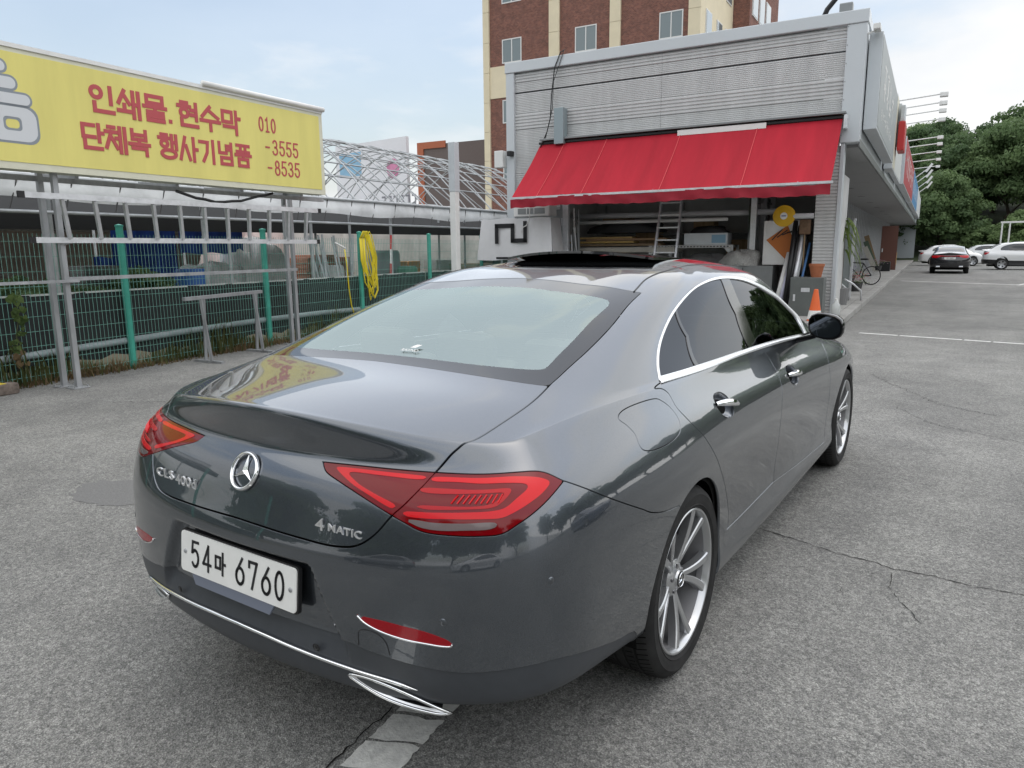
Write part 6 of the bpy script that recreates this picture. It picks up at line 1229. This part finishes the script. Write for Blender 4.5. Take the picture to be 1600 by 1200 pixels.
def bicycle(p, rz, lb):
    t = thing('bicycle', lb, 'bicycle', p, rz); TY = MB
    for x in (-.5, .5):
        w = one('wheel', lambda q: q.lathe([(.31+.018*math.cos(a), .018*math.sin(a)) for a in np.linspace(0, 6.283, 6, endpoint=False)], 28, Matrix.Translation((x, 0, .33))@Matrix.Rotation(rad(90), 4, 'X'), closed=True), RUBBER, t, smooth=True); 
        for k in range(8): a = k*math.pi/8; one('spoke', lambda q: q.cyl((x-.3*math.cos(a), 0, .33-.3*math.sin(a)), (x+.3*math.cos(a), 0, .33+.3*math.sin(a)), .003, 4), ALU, w)
    fr_ = MB()
    for a, b in (((-.5, 0, .33), (-.08, 0, .30)), ((-.08, 0, .30), (.36, 0, .72)), ((-.2, 0, .75), (.36, 0, .78)), ((-.2, 0, .75), (-.08, 0, .30)), ((-.5, 0, .33), (-.2, 0, .75)), ((.36, 0, .88), (.5, 0, .33))): fr_.cyl(a, b, .018, 8)
    fr_.build('frame', BLACK, t); one('saddle', lambda q: q.bbox(-.36, -.1, -.06, .06, .86, .92, .03), BLACK, t); one('seat_post', lambda q: q.cyl((-.2, 0, .72), (-.22, 0, .87), .014, 8), ALU, t); one('handlebar', lambda q: q.tube([(.30, -.3, 1.0), (.36, -.12, 1.0), (.36, .12, 1.0), (.30, .3, 1.0)], .014, 8), BLACK, t); one('kickstand', lambda q: q.cyl((-.15, 0, .3), (-.25, -.2, .0), .012, 6), BLACK, t); return t
bicycle(at(12.6, .55, .13), RZ+rad(70), 'black bicycle parked on the pavement under the canopy')
lb_ = thing('leaning_boards', 'tall boards leaning on the shopfront by the brown door leaf', 'boards', at(28.5, 1.0, .13), RZ)
for k in range(3): one('board', lambda q: q.beam((-.3*k, -.2, 0), (-.3*k+.1, .45, 1.9-.3*k), .25, .03, up=(1, 0, 0)), [WOOD, mat('green_board', (.10, .14, .10), .7), mat('pale_board', (.46, .44, .39), .7, var=.08)][k], lb_)
cr_ = thing('black_planter', 'black planter box on the pavement beside the brown door leaf', 'planter', at(28.5, .42, .13), RZ); one('box', lambda q: q.bbox(-.3, .3, -.25, .25, 0, .5, .02), BLACK, cr_); one('soil', lambda q: q.box(-.27, .27, -.22, .22, .501, .505), SOIL, cr_)
yb_ = thing('yellow_box', 'yellow plastic box far along the pavement', 'box', at(44, .75, .13), RZ); one('box', lambda q: q.bbox(-.4, .4, -.3, .3, 0, .8, .03), mat('amber_plastic', (.62, .34, .03), .5), yb_); one('lid', lambda q: q.bbox(-.42, .42, -.32, .32, .801, .86, .02), mat('amber_plastic', (.62, .34, .03), .5), yb_)
gs = thing('glass_jug', 'large clear bottle standing at the foot of the corner pillar', 'bottle', at(-.75, -.14, .135)); one('body', lambda q: q.lathe([(0, 0), (.08, .0), (.085, .03), (.085, .22), (.035, .28), (.03, .32), (0, .32)], 20), mat('clear_bottle', (.45, .47, .46), .15, spec=.6), gs, smooth=True); one('cap', lambda q: q.cyl((0, 0, .321), (0, 0, .345), .03, 12), WHITE, gs)

# ------------------------------------------------------------------ fascia signs and their lamps
def fsign(x0, x1, z0, z1, c, lb, d=.24, y=-.30):
    t = thing('fascia_sign', lb, 'sign', P0, RZ); one('box', lambda q: q.bbox(x0, x1, y-d, y, z0, z1, .012), FRAMEM, t); one('face', lambda q: q.box(x0+.04, x1-.04, y-d-.006, y-d-.001, z0+.05, z1-.05), c, t); return t
s1_ = fsign(.25, 7.2, 3.72, 5.50, mat('sign_grey', (.30, .33, .33), .5, var=.04), 'large grey sign with white characters at the corner of the shop fascia')
wst = MB(); WI = mat('white_print', (.72, .72, .70), .5)
def fglyph(t, x, z, s, seed, m_=WI):
    r = random.Random(seed); q = MB()
    for k in range(5):
        if r.random() < .5: zz = z+s*r.uniform(0, .9); q.box(x, x+s*.8, -.549, -.545, zz, zz+s*.10)
        else: xx = x+s*r.uniform(0, .7); q.box(xx, xx+s*.10, -.549, -.545, z, z+s*.9)
    q.build('character', m_, t)
for i in range(4): fglyph(s1_, 1.4+1.1*i, 4.45, .75, 40+i)
for i in range(9): fglyph(s1_, 1.2+.48*i, 4.02, .25, 60+i)
s2_ = fsign(7.6, 9.0, 3.62, 5.62, mat('sign_cream', (.62, .60, .48), .5), 'narrow cream sign next to the large grey sign', .22); s3_ = fsign(9.2, 15.6, 3.75, 5.5, mat('sign_white', (.60, .62, .60), .5), 'white sign behind the red box sign on the fascia', .14); s4_ = fsign(16.2, 30, 3.8, 5.55, mat('sign_crimson', (.42, .05, .06), .5), 'crimson sign midway along the fascia'); s5_ = fsign(30.5, 44, 3.8, 5.55, mat('sign_blue', (.08, .25, .46), .5), 'blue sign far along the fascia'); s6_ = fsign(44.5, 60, 3.8, 5.55, mat('sign_pale', (.66, .68, .68), .5), 'white sign at the far end of the fascia')
for i in range(6): fglyph(s4_, 17.5+2*i, 4.3, 1.0, 80+i)
for i in range(6): fglyph(s5_, 31.5+2*i, 4.3, .9, 90+i)
rb = thing('red_box_sign', 'red projecting box sign on the shop fascia', 'sign', W(8.6, -.55), RZ); one('box', lambda q: q.bbox(-.5, .5, -.20, -.02, 4.15, 4.95, .03), mat('sign_red', (.48, .03, .03), .4), rb); one('bracket', lambda q: q.box(-.03, .03, -.05, .03, 4.3, 5.5), FRAMEM, rb); one('pale_top', lambda q: q.bbox(-.4, .4, -.16, -.05, 4.96, 5.4, .02), mat('pale_grey_paint', (.52, .55, .57), .5), rb)
for i, dep in enumerate((26, 27.5, 29, 31, 36, 38.3, 41.5, 45, 49)):
    t = thing('arm_lamp', 'long arm floodlight reaching out over the signs, number %s from the shop corner' % ('one', 'two', 'three', 'four', 'five', 'six', 'seven', 'eight', 'nine')[i], 'lamp', W(dep-16, 0, 5.88), RZ, 'arm lamps over the fascia signs'); one('arm', lambda q: q.cyl((0, -.2, -.08), (0, -1.55, .02), .022, 7), WHITE, t); one('head', lambda q: q.bbox(-.10, .10, -1.74, -1.52, -.07, .06, .02), WHITE, t); one('bracket', lambda q: q.bbox(-.05, .05, -.26, -.16, -.3, .05, .01), WHITE, t)
for i, dep in enumerate((50, 54, 59, 64)):
    t = thing('spot_lamp', 'short white spotlight tilted over the far signs, %s in the row' % ('first', 'second', 'third', 'fourth')[i], 'lamp', W(dep-16, 0, 5.6), RZ, 'short spotlights over the far signs'); one('arm', lambda q: q.beam((0, -.55, -.2), (0, -1.1, .25), .05, .05), WHITE, t); one('head', lambda q: q.beam((0, -1.05, .1), (0, -1.35, .55), .16, .12), WHITE, t)

# ------------------------------------------------------------------ brick building behind
def brickmat():
    m = bpy.data.materials.new('red_brick_wall'); m.use_nodes = True; n, l = m.node_tree.nodes, m.node_tree.links; b = n['Principled BSDF']; t = n.new('ShaderNodeTexCoord'); mpn = n.new('ShaderNodeMapping'); mpn.inputs['Rotation'].default_value = (rad(90), 0, rad(90)); l.new(t.outputs['Object'], mpn.inputs[0])
    k = n.new('ShaderNodeTexBrick'); k.inputs['Scale'].default_value = 4.2; k.inputs['Color1'].default_value = (.24, .100, .070, 1); k.inputs['Color2'].default_value = (.135, .058, .044, 1); k.inputs['Mortar'].default_value = (.26, .19, .16, 1); k.inputs['Mortar Size'].default_value = .012; k.inputs['Bias'].default_value = .1
    sx = n.new('ShaderNodeSeparateXYZ'); cx = n.new('ShaderNodeCombineXYZ'); l.new(t.outputs['Object'], sx.inputs[0]); ad = n.new('ShaderNodeMath'); l.new(sx.outputs[0], ad.inputs[0]); l.new(sx.outputs[1], ad.inputs[1]); l.new(ad.outputs[0], cx.inputs[0]); l.new(sx.outputs[2], cx.inputs[1]); l.new(cx.outputs[0], k.inputs['Vector'])
    x = n.new('ShaderNodeTexNoise'); x.inputs['Scale'].default_value = 2.5; x.inputs['Detail'].default_value = 8; l.new(cx.outputs[0], x.inputs['Vector']); r = n.new('ShaderNodeValToRGB'); r.color_ramp.elements[0].position = .35; r.color_ramp.elements[0].color = (.88, .88, .88, 1); r.color_ramp.elements[1].position = .65; r.color_ramp.elements[1].color = (1.12, 1.1, 1.1, 1); l.new(x.outputs[0], r.inputs[0])
    mm = n.new('ShaderNodeMixRGB'); mm.blend_type = 'MULTIPLY'; mm.inputs[0].default_value = 1; l.new(k.outputs[0], mm.inputs[1]); l.new(r.outputs[0], mm.inputs[2]); l.new(mm.outputs[0], b.inputs['Base Color']); b.inputs['Roughness'].default_value = .9
    bp = n.new('ShaderNodeBump'); bp.inputs['Strength'].default_value = .6; l.new(k.outputs[1], bp.inputs['Height']); l.new(bp.outputs[0], b.inputs['Normal']); return m
BRICK = brickmat(); STONE = mat('cream_stone', (.68, .60, .43), .8, var=.05, vscale=1.5); WGL = mat('window_glass', (.16, .20, .21), .06, 0, spec=.9); WFR = mat('white_window_frame', (.68, .68, .66), .5)
bb = thing('brick_building', 'tall brick building with cream columns behind the shop', 'building', W(25, 0), RZ)
HB = 21
one('wall', lambda q: (q.box(0, .2, 10.6, 23.3, 0, HB), q.box(.2, 16, 10.6, 10.8, 0, HB), q.box(.2, 16, 23.1, 23.3, 0, HB), q.box(.2, 16, 10.8, 23.1, HB-.5, HB-.3)), BRICK, bb)
for y0, y1 in ((23.08, 23.50), (18.28, 18.95), (14.48, 15.12), (9.95, 10.62)):
    for z in np.arange(0, HB, 1.75): one('stone_block', lambda q: q.bbox(-.14, .06, y0, y1, z, z+1.735, .01), STONE, bb)
for zf in (3.0,):
    pass
for z in (10.72,): one('stone_band', lambda q: q.box(-.05, -.001, 18.96, 23.07, z, z+1.85), STONE, bb)
for z in (-1, 2.4, 5.8, 9.2, 12.7, 16.1):
    for y0, y1 in ((20.85, 22.2), (15.95, 17.3), (10.93, 12.25)):
        if z < 2: continue
        wf = one('window', lambda q: (q.box(-.03, .03, y0, y1, z, z+.06), q.box(-.03, .03, y0, y1, z+1.32, z+1.38), q.box(-.03, .03, y0, y0+.06, z+.06, z+1.32), q.box(-.03, .03, y1-.06, y1, z+.06, z+1.32), q.box(-.025, .03, (y0+y1)/2-.03, (y0+y1)/2+.03, z+.06, z+1.32)), WFR, bb)
        for a, b in ((y0+.065, (y0+y1)/2-.035), ((y0+y1)/2+.035, y1-.065)): one('pane', lambda q: q.box(-.012, -.004, a, b, z+.065, z+1.315), WGL, wf)
# receding right side: cream wall with windows
one('side_wall', lambda q: q.box(.0, 7.0, 9.98, 10.55, 0, HB), STONE, bb)
for x in (.9, 3.2, 5.2):
    for z in (5.8, 9.2, 12.7, 15.7):
        wf = one('window', lambda q: q.box(x, x+1.2, 9.93, 9.979, z, z+1.5), WFR, bb); one('pane', lambda q: q.box(x+.07, x+1.13, 9.915, 9.929, z+.07, z+1.43), WGL, wf)
one('rear_wing', lambda q: q.box(7.05, 15.9, 9.0, 10.55, 0, HB-2), BRICK, bb)
for x in (7.6, 9.6, 11.6):
    for z in (9.2, 12.7, 15.4): wf = one('window', lambda q: q.box(x, x+1.5, 8.94, 8.999, z, z+1.8), WFR, bb); one('pane', lambda q: q.box(x+.07, x+1.43, 8.925, 8.939, z+.07, z+1.73), WGL, wf)
one('cornice', lambda q: q.bbox(6.9, 16, 8.7, 10.5, HB-1.99, HB-1.5, .03), mat('dark_cornice', (.16, .13, .12), .7), bb)
# low buildings and a billboard far left
fb = thing('grey_warehouse', 'grey warehouse with an orange framed end beyond the tunnel', 'building', (44, 30.5, 0), RZ); one('wall', lambda q: q.box(0, 12, 0, 7.2, 0, 9.6), mat('warehouse_grey', (.16, .13, .12), .8, var=.1, stretch=(1, 1, 6)), fb); one('orange_frame', lambda q: (q.box(-.1, -.001, 6.7, 7.3, 0, 9.8), q.box(-.1, -.001, 4.6, 6.69, 9.3, 9.8)), mat('orange_trim', (.45, .14, .07), .7), fb)
bl_ = thing('faded_billboard', 'faded billboard with blue and pink patches above the far roofs', 'billboard', (44, 37.5, 0), rad(-6)); one('board', lambda q: q.box(0, .3, 2.2, 11.5, 4.5, 10.6), mat('billboard_white', (.80, .80, .83), .7, var=.04, vscale=.6), bl_)
one('blue_patch', lambda q: q.box(-.01, -.002, 8.0, 11.0, 7.9, 9.9), mat('billboard_blue', (.28, .50, .68), .7, var=.15, vscale=1), bl_); one('pink_patch', lambda q: q.lathe([(0, 0), (.8, 0)], 20, Matrix.Translation((-.012, 3.9, 8.2))@Matrix.Rotation(rad(-90), 4, 'Y')), mat('billboard_pink', (.62, .25, .40), .7, var=.2, vscale=1), bl_)
for k in range(6): one('letter', lambda q: (q.box(-.014, -.003, 1.2+.75*k, 1.7+.75*k, 5.2, 5.35), q.box(-.014, -.003, 1.2+.75*k, 1.35+.75*k, 5.36, 6.0), q.box(-.014, -.003, 1.36+.75*k, 1.7+.75*k, 5.85, 6.0)), mat('billboard_ink', (.25, .25, .28), .7), bl_)
for y in (1.5, 10.5): one('leg', lambda q: q.cyl((.15, y, 0), (.15, y, 4.5), .2, 10), MULL, bl_)
# ------------------------------------------------------------------ more things standing about in the yard and the bay
def drum(lb, p, r, h, c, cat='drum', name='plastic_drum'):
    t = thing(name, lb, cat, p); m_ = mat('drum_'+str(c), c, .45, var=.1, vscale=3); one('body', lambda q: q.lathe([(0, 0), (r*.95, 0), (r, h*.06), (r, h*.30), (r*1.03, h*.33), (r, h*.36), (r, h*.64), (r*1.03, h*.67), (r, h*.70), (r, h*.94), (r*.95, h), (0, h)], 24), m_, t, auto=40); one('lid', lambda q: q.lathe([(0, h+.03), (r*.88, h+.03), (r*.92, h+.001)], 24), m_, t); return t
drum('blue plastic drum behind the mesh below the blue tarpaulin', (5.6, 10.6, 0), .29, 1.15, (.03, .12, .40)); drum('white plastic drum right of the wrapped piles', (9.35, 11.0, 0), .28, 1.12, (.60, .61, .60)); drum('grey water tank left of the orange crates', (12.0, 11.9, 0), .42, 1.45, (.30, .33, .35), 'tank', 'water_tank'); drum('green plastic drum between the brick pallets and the crates', (11.9, 11.0, 0), .26, 1.05, (.05, .20, .12))
def stack_(lb, p, n, size, c, name, cat, rz=0):
    t = thing(name, lb, cat, p, rz); r = random.Random(len(lb)); z = 0
    for i in range(n): h = size[2]*r.uniform(.8, 1.15); one('piece', lambda q: q.bbox(-size[0]/2, size[0]/2, -size[1]/2, size[1]/2, z, z+h-.004, .008, Matrix.Rotation(r.uniform(-.08, .08), 4, 'Z')), mat('stack_%s_%d' % (str(c), i % 3), tuple(x*(.85+.15*(i % 3)) for x in c), .8, var=.12), t); z += h
    return t
stack_('stack of grey planting trays left of the wrapped piles', (4.2, 11.2, 0), 9, (.6, .5, .14), (.16, .17, .17), 'tray_stack', 'trays'); stack_('stack of white foam boxes in front of the translucent film wall', (14.6, 12.2, 0), 4, (.7, .5, .32), (.66, .66, .64), 'foam_box_stack', 'boxes'); stack_('stack of pale timber pallets far right in the yard', (15.4, 11.6, 0), 8, (1.1, .9, .14), (.42, .33, .22), 'pallet_stack', 'pallets', .1)
lp = thing('pipe_bundle', 'bundle of long steel pipes propped behind the mesh near the hose', 'pipes', (8.0, 9.6, 0)); r = random.Random(77)
for k in range(12): x = r.uniform(0, .8); one('pipe', lambda q: q.cyl((x, r.uniform(0, .3), 0), (x+r.uniform(-.3, .5), .4, r.uniform(1.3, 1.9)), .022, 7), GALV, lp)
CB = mat('cardboard', (.38, .26, .15), .85, var=.12, vscale=4)
for (p, s_, lb) in (((1.9, 5.4, 1.86), (.45, .7, .42), 'cardboard box high at the back left of the bay'), ((2.0, 4.6, 1.55), (.4, .6, .36), 'cardboard box behind the timber boards in the bay'), ((2.0, 2.2, 1.1), (.5, .8, .55), 'large cardboard box at the back right of the bay'), ((2.1, 3.2, 1.75), (.4, .5, .4), 'cardboard box behind the pale carton in the bay')):
    t = thing('cardboard_box', lb, 'box', at(*p), RZ+rad(len(lb) % 9-4)); one('carton', lambda q: q.bbox(-s_[0]/2, s_[0]/2, -s_[1]/2, s_[1]/2, 0, s_[2], .008), CB, t); one('tape', lambda q: q.box(-s_[0]/2-.002, -s_[0]/2-.0005, -.03, .03, .0, s_[2]-.01), mat('brown_tape', (.30, .19, .09), .4), t)
sh_ = thing('wall_shelf', 'long grey wall shelf along the back of the bay', 'shelf', at(2.3, 3.9), RZ)
for z in (1.07, 1.52, 1.83): one('board', lambda q: q.bbox(-.35, .28, -2.2, 2.2, z-.03, z, .005), mat('shelf_grey', (.30, .30, .30), .6), sh_)
for y in (-2.1, 0, 2.1): one('upright', lambda q: q.bbox(.2, .25, y-.02, y+.02, .1, 2.6, .004), MULL, sh_)
for i, y in enumerate((.9, 1.02, 1.15)):
    t = thing('paper_roll', 'white paper roll standing at the back right of the bay, %s of three' % ('left', 'middle', 'right')[2-i], 'roll', at(2.2, y, .1), RZ, 'paper rolls in the bay'); one('roll', lambda q: q.cyl((0, 0, 0), (.05, .02, 1.9-.15*i), .05, 14), WHITE, t, smooth=True); one('core', lambda q: q.cyl((.05, .02, 1.901-.15*i), (.05, .02, 1.905-.15*i), .02, 10), BLACK, t)
# ------------------------------------------------------------------ parked cars far along the row, shaped from the same surface with other roof lines
def small_car(name, label, loc, rz, col, kind='sedan', plate=None, group=None):
    t = thing(name, label, 'car', loc, rz, group); us = np.linspace(0, 23, 150); vs = np.linspace(0, 25, 150); gu, gv = np.meshgrid(us, vs); T = np.stack([gu, gv], -1).reshape(-1, 2); V = S3(T); V[gu.ravel() == 0, 1] = 0; V[gu.ravel() == us[-1], 1] = 0
    def mp(V):
        V = V.copy(); x, z = V[:, 0], V[:, 2]
        if kind == 'suv':
            up = np.clip((z-.98)/.38, 0, 1); back = np.clip((1.6-x)/1.6, 0, 1); V[:, 0] = x-up**.8*back*.62; V[:, 2] = np.where(z > .98, 1.10+(z-.98)*1.22, z*1.122); V[:, 0] = (V[:, 0]-1.4)*.90+1.4
            V[:, 1] *= .98+.10*up
        elif kind == 'hatch':
            up = np.clip((z-.98)/.38, 0, 1); back = np.clip((1.6-x)/1.6, 0, 1); V[:, 0] = x-up**.8*back*.50; V[:, 2] = np.where(z > .98, 1.02+(z-.98)*1.12, z*1.04); V[:, 0] = (V[:, 0]-1.4)*.84+1.4; V[:, 1] *= .94+.06*up
        else: V[:, 2] *= 1.03
        return V
    i = np.arange(150*150).reshape(150, 150); q = np.stack([i[:-1, :-1], i[:-1, 1:], i[1:, 1:], i[1:, :-1]], -1).reshape(-1, 4); F = np.concatenate([q[:, [0, 2, 1]], q[:, [0, 3, 2]]])
    m = Half(V, np.zeros_like(V), T, F); W_ = mp(V).reshape(150, 150, 3); n = np.cross(np.gradient(W_, axis=0), np.gradient(W_, axis=1)).reshape(-1, 3); n /= np.linalg.norm(n, axis=1, keepdims=True)+1e-12
    if n[i[60, 80], 1] < 0: n = -n
    n[~np.isfinite(n).all(1)] = (0, 0, 1); m.N = n; nf = np.cross(V[F[9000, 1]]-V[F[9000, 0]], V[F[9000, 2]]-V[F[9000, 0]])
    if nf@n[F[9000, 0]] < 0: m.F = F[:, ::-1].copy()
    wx = [mp(np.array([[x, .9, .3]]))[0, 0] for x in (0, 2.939)]
    for x in (0, 2.939): m = clip(m, np.hypot(m.V[:, 0]-x, m.V[:, 2]-.337)-.37)
    RW = spl([[-1.2, 18.03]]+[p for p in FT['rwbase'] if p[0] >= 0]+FT['rwside'][1:]+[p for p in FT['rwtop'] if p[0] >= 0][1:]+[[-1.2, 21.12]], True, k=3); LP = spl(FT['lamp'], True, k=3)
    m, a = cutout(m, RW, .001); m, b = cutout(m, spl(FT['dlo'], True, k=3), .001); m, c = cutout(m, LP, .001); low = None
    def put(nm, h, mt_, two=False):
        h2 = Half(mp(h.V), h.N, h.T, h.F); return [panel(nm, h2, mt_, t, depth=0, sides=sd_) for sd_ in (((-1,), (1,)) if two else ((-1, 1),))]
    if kind == 'suv': l_ = clip(m, 5.2-m.T[:, 1]); m = clip(m, m.T[:, 1]-5.2); put('lower_cladding', l_, BLACK)
    pm = mat('car_paint_'+str(col), col, .25, 0, spec=.6, coat=1); GL = mat('far_car_glass', (.02, .022, .025), .04, 0, spec=.9)
    put('body', m, pm); put('rear_window', a, GL); put('side_window', b, GL, True); put('tail_lamp', c, LAMPM, True)
    for wx_ in wx:
        for s in (-1, 1):
            w = bpy.data.objects.new('wheel', None); COL.objects.link(w); w.parent = t; w.location = (wx_, s*.79, .335); w.rotation_euler = (rad(-90*s), 0, 0)
            one('tyre', lambda q: q.lathe([(.22, -.1), (.31, -.11), (.335, -.08), (.335, .08), (.31, .11), (.23, .105)], 28), RUBBER, w, smooth=True); one('rim', lambda q: q.lathe([(0, .06), (.06, .075), (.20, .065), (.225, .10), (.235, .10)], 28), mat('far_rim', (.40, .41, .42), .35, .7), w, smooth=True)
            for k in range(5): aa = k*1.2566; one('rim_gap', lambda q: q.prism([(.09*math.cos(aa), .09*math.sin(aa)), (.20*math.cos(aa-.33), .20*math.sin(aa-.33)), (.20*math.cos(aa+.33), .20*math.sin(aa+.33))], .074, .078), BLACK, w)
    one('underbody', lambda q: q.box(wx[0]-.7, wx[1]+.6, -.68, .68, .2, .3), LINER, t)
    if plate:
        pz = .80 if kind == 'sedan' else .95; p = one('number_plate', lambda q: q.bbox(-1.125, -1.11, -.26, .26, pz-.055, pz+.055, .003), PLATEW, t); v0, f0 = text_mesh(plate, .085, .001); qq = MB(); M = frame(Vector((-1.127, 0, pz)), (0, -1, 0), (0, 0, 1)); qq.add([M@Vector(x) for x in v0], f0); qq.build('plate_text', PLATEB, p)
        one('chrome_bar', lambda q: q.bbox(-1.09, -1.05, -.45, .45, .90, .935, .006), LAMPM, t)
        for s in (-1, 1): one('exhaust_tip', lambda q: q.bbox(-1.10, -1.02, min(s*.42, s*.62), max(s*.42, s*.62), .335, .41, .02), CHROME, t)
    return t
small_car('parked_sedan', 'black sedan seen from behind, parked along the pavement', (43.6, .76, 0), rad(3), (.010, .010, .012), 'sedan', '317 2041')
small_car('parked_suv', 'white SUV seen from its side, right of the black sedan', (51.6, -1.35, 0), rad(-86), (.72, .73, .73), 'suv')
small_car('parked_hatchback', 'white hatchback parked crosswise just behind the black sedan', (60.5, 3.0, 0), rad(-84), (.72, .72, .72), 'hatch')
small_car('parked_hatchback', 'silver hatchback parked crosswise behind the white SUV', (67.5, .6, 0), rad(-84), (.55, .57, .58), 'hatch')
small_car('parked_sedan', 'white sedan parked at the far right behind the white SUV', (66, -5.0, 0), rad(-80), (.70, .70, .70), 'sedan')
# cars outside the picture, on the other side of the aisle
small_car('parked_sedan', 'white sedan parked across the aisle, behind the viewer', (-8.5, -6.2, 0), rad(95), (.70, .70, .70), 'sedan'); small_car('parked_suv', 'grey SUV parked across the aisle, behind the viewer', (-11, 1.0, 0), rad(80), (.20, .21, .22), 'suv'); small_car('parked_sedan', 'dark blue sedan parked right of the picture', (4.5, -9.5, 0), rad(88), (.05, .07, .12), 'sedan')
# steel gantry and green roof at the right edge
gt = thing('steel_gantry', 'thin white steel gantry at the right edge before the hill', 'gantry', (60, -1.3, 0), rad(-90))
for x in (0, .45): one('post', lambda q: q.cyl((x, 0, 0), (x, 0, 3.0), .05, 8), WHITE, gt)
one('beam', lambda q: q.beam((-.1, 0, 3.02), (9, 0, 3.05), .10, .12), WHITE, gt)
gr = thing('green_canopy_tent', 'green canopy tent roof behind the white SUV', 'tent', (62, -5.2, 0)); one('roof', lambda q: q.add([(-1.6, -1.6, 1.9), (1.6, -1.6, 1.9), (1.6, 1.6, 1.9), (-1.6, 1.6, 1.9), (0, 0, 2.6)], [(0, 1, 4), (1, 2, 4), (2, 3, 4), (3, 0, 4)]), mat('green_tent', (.10, .36, .26), .6), gr)
for x in (-1.55, 1.55):
    for y in (-1.55, 1.55): one('leg', lambda q: q.cyl((x, y, 0), (x, y, 1.9), .03, 6), WHITE, gr)
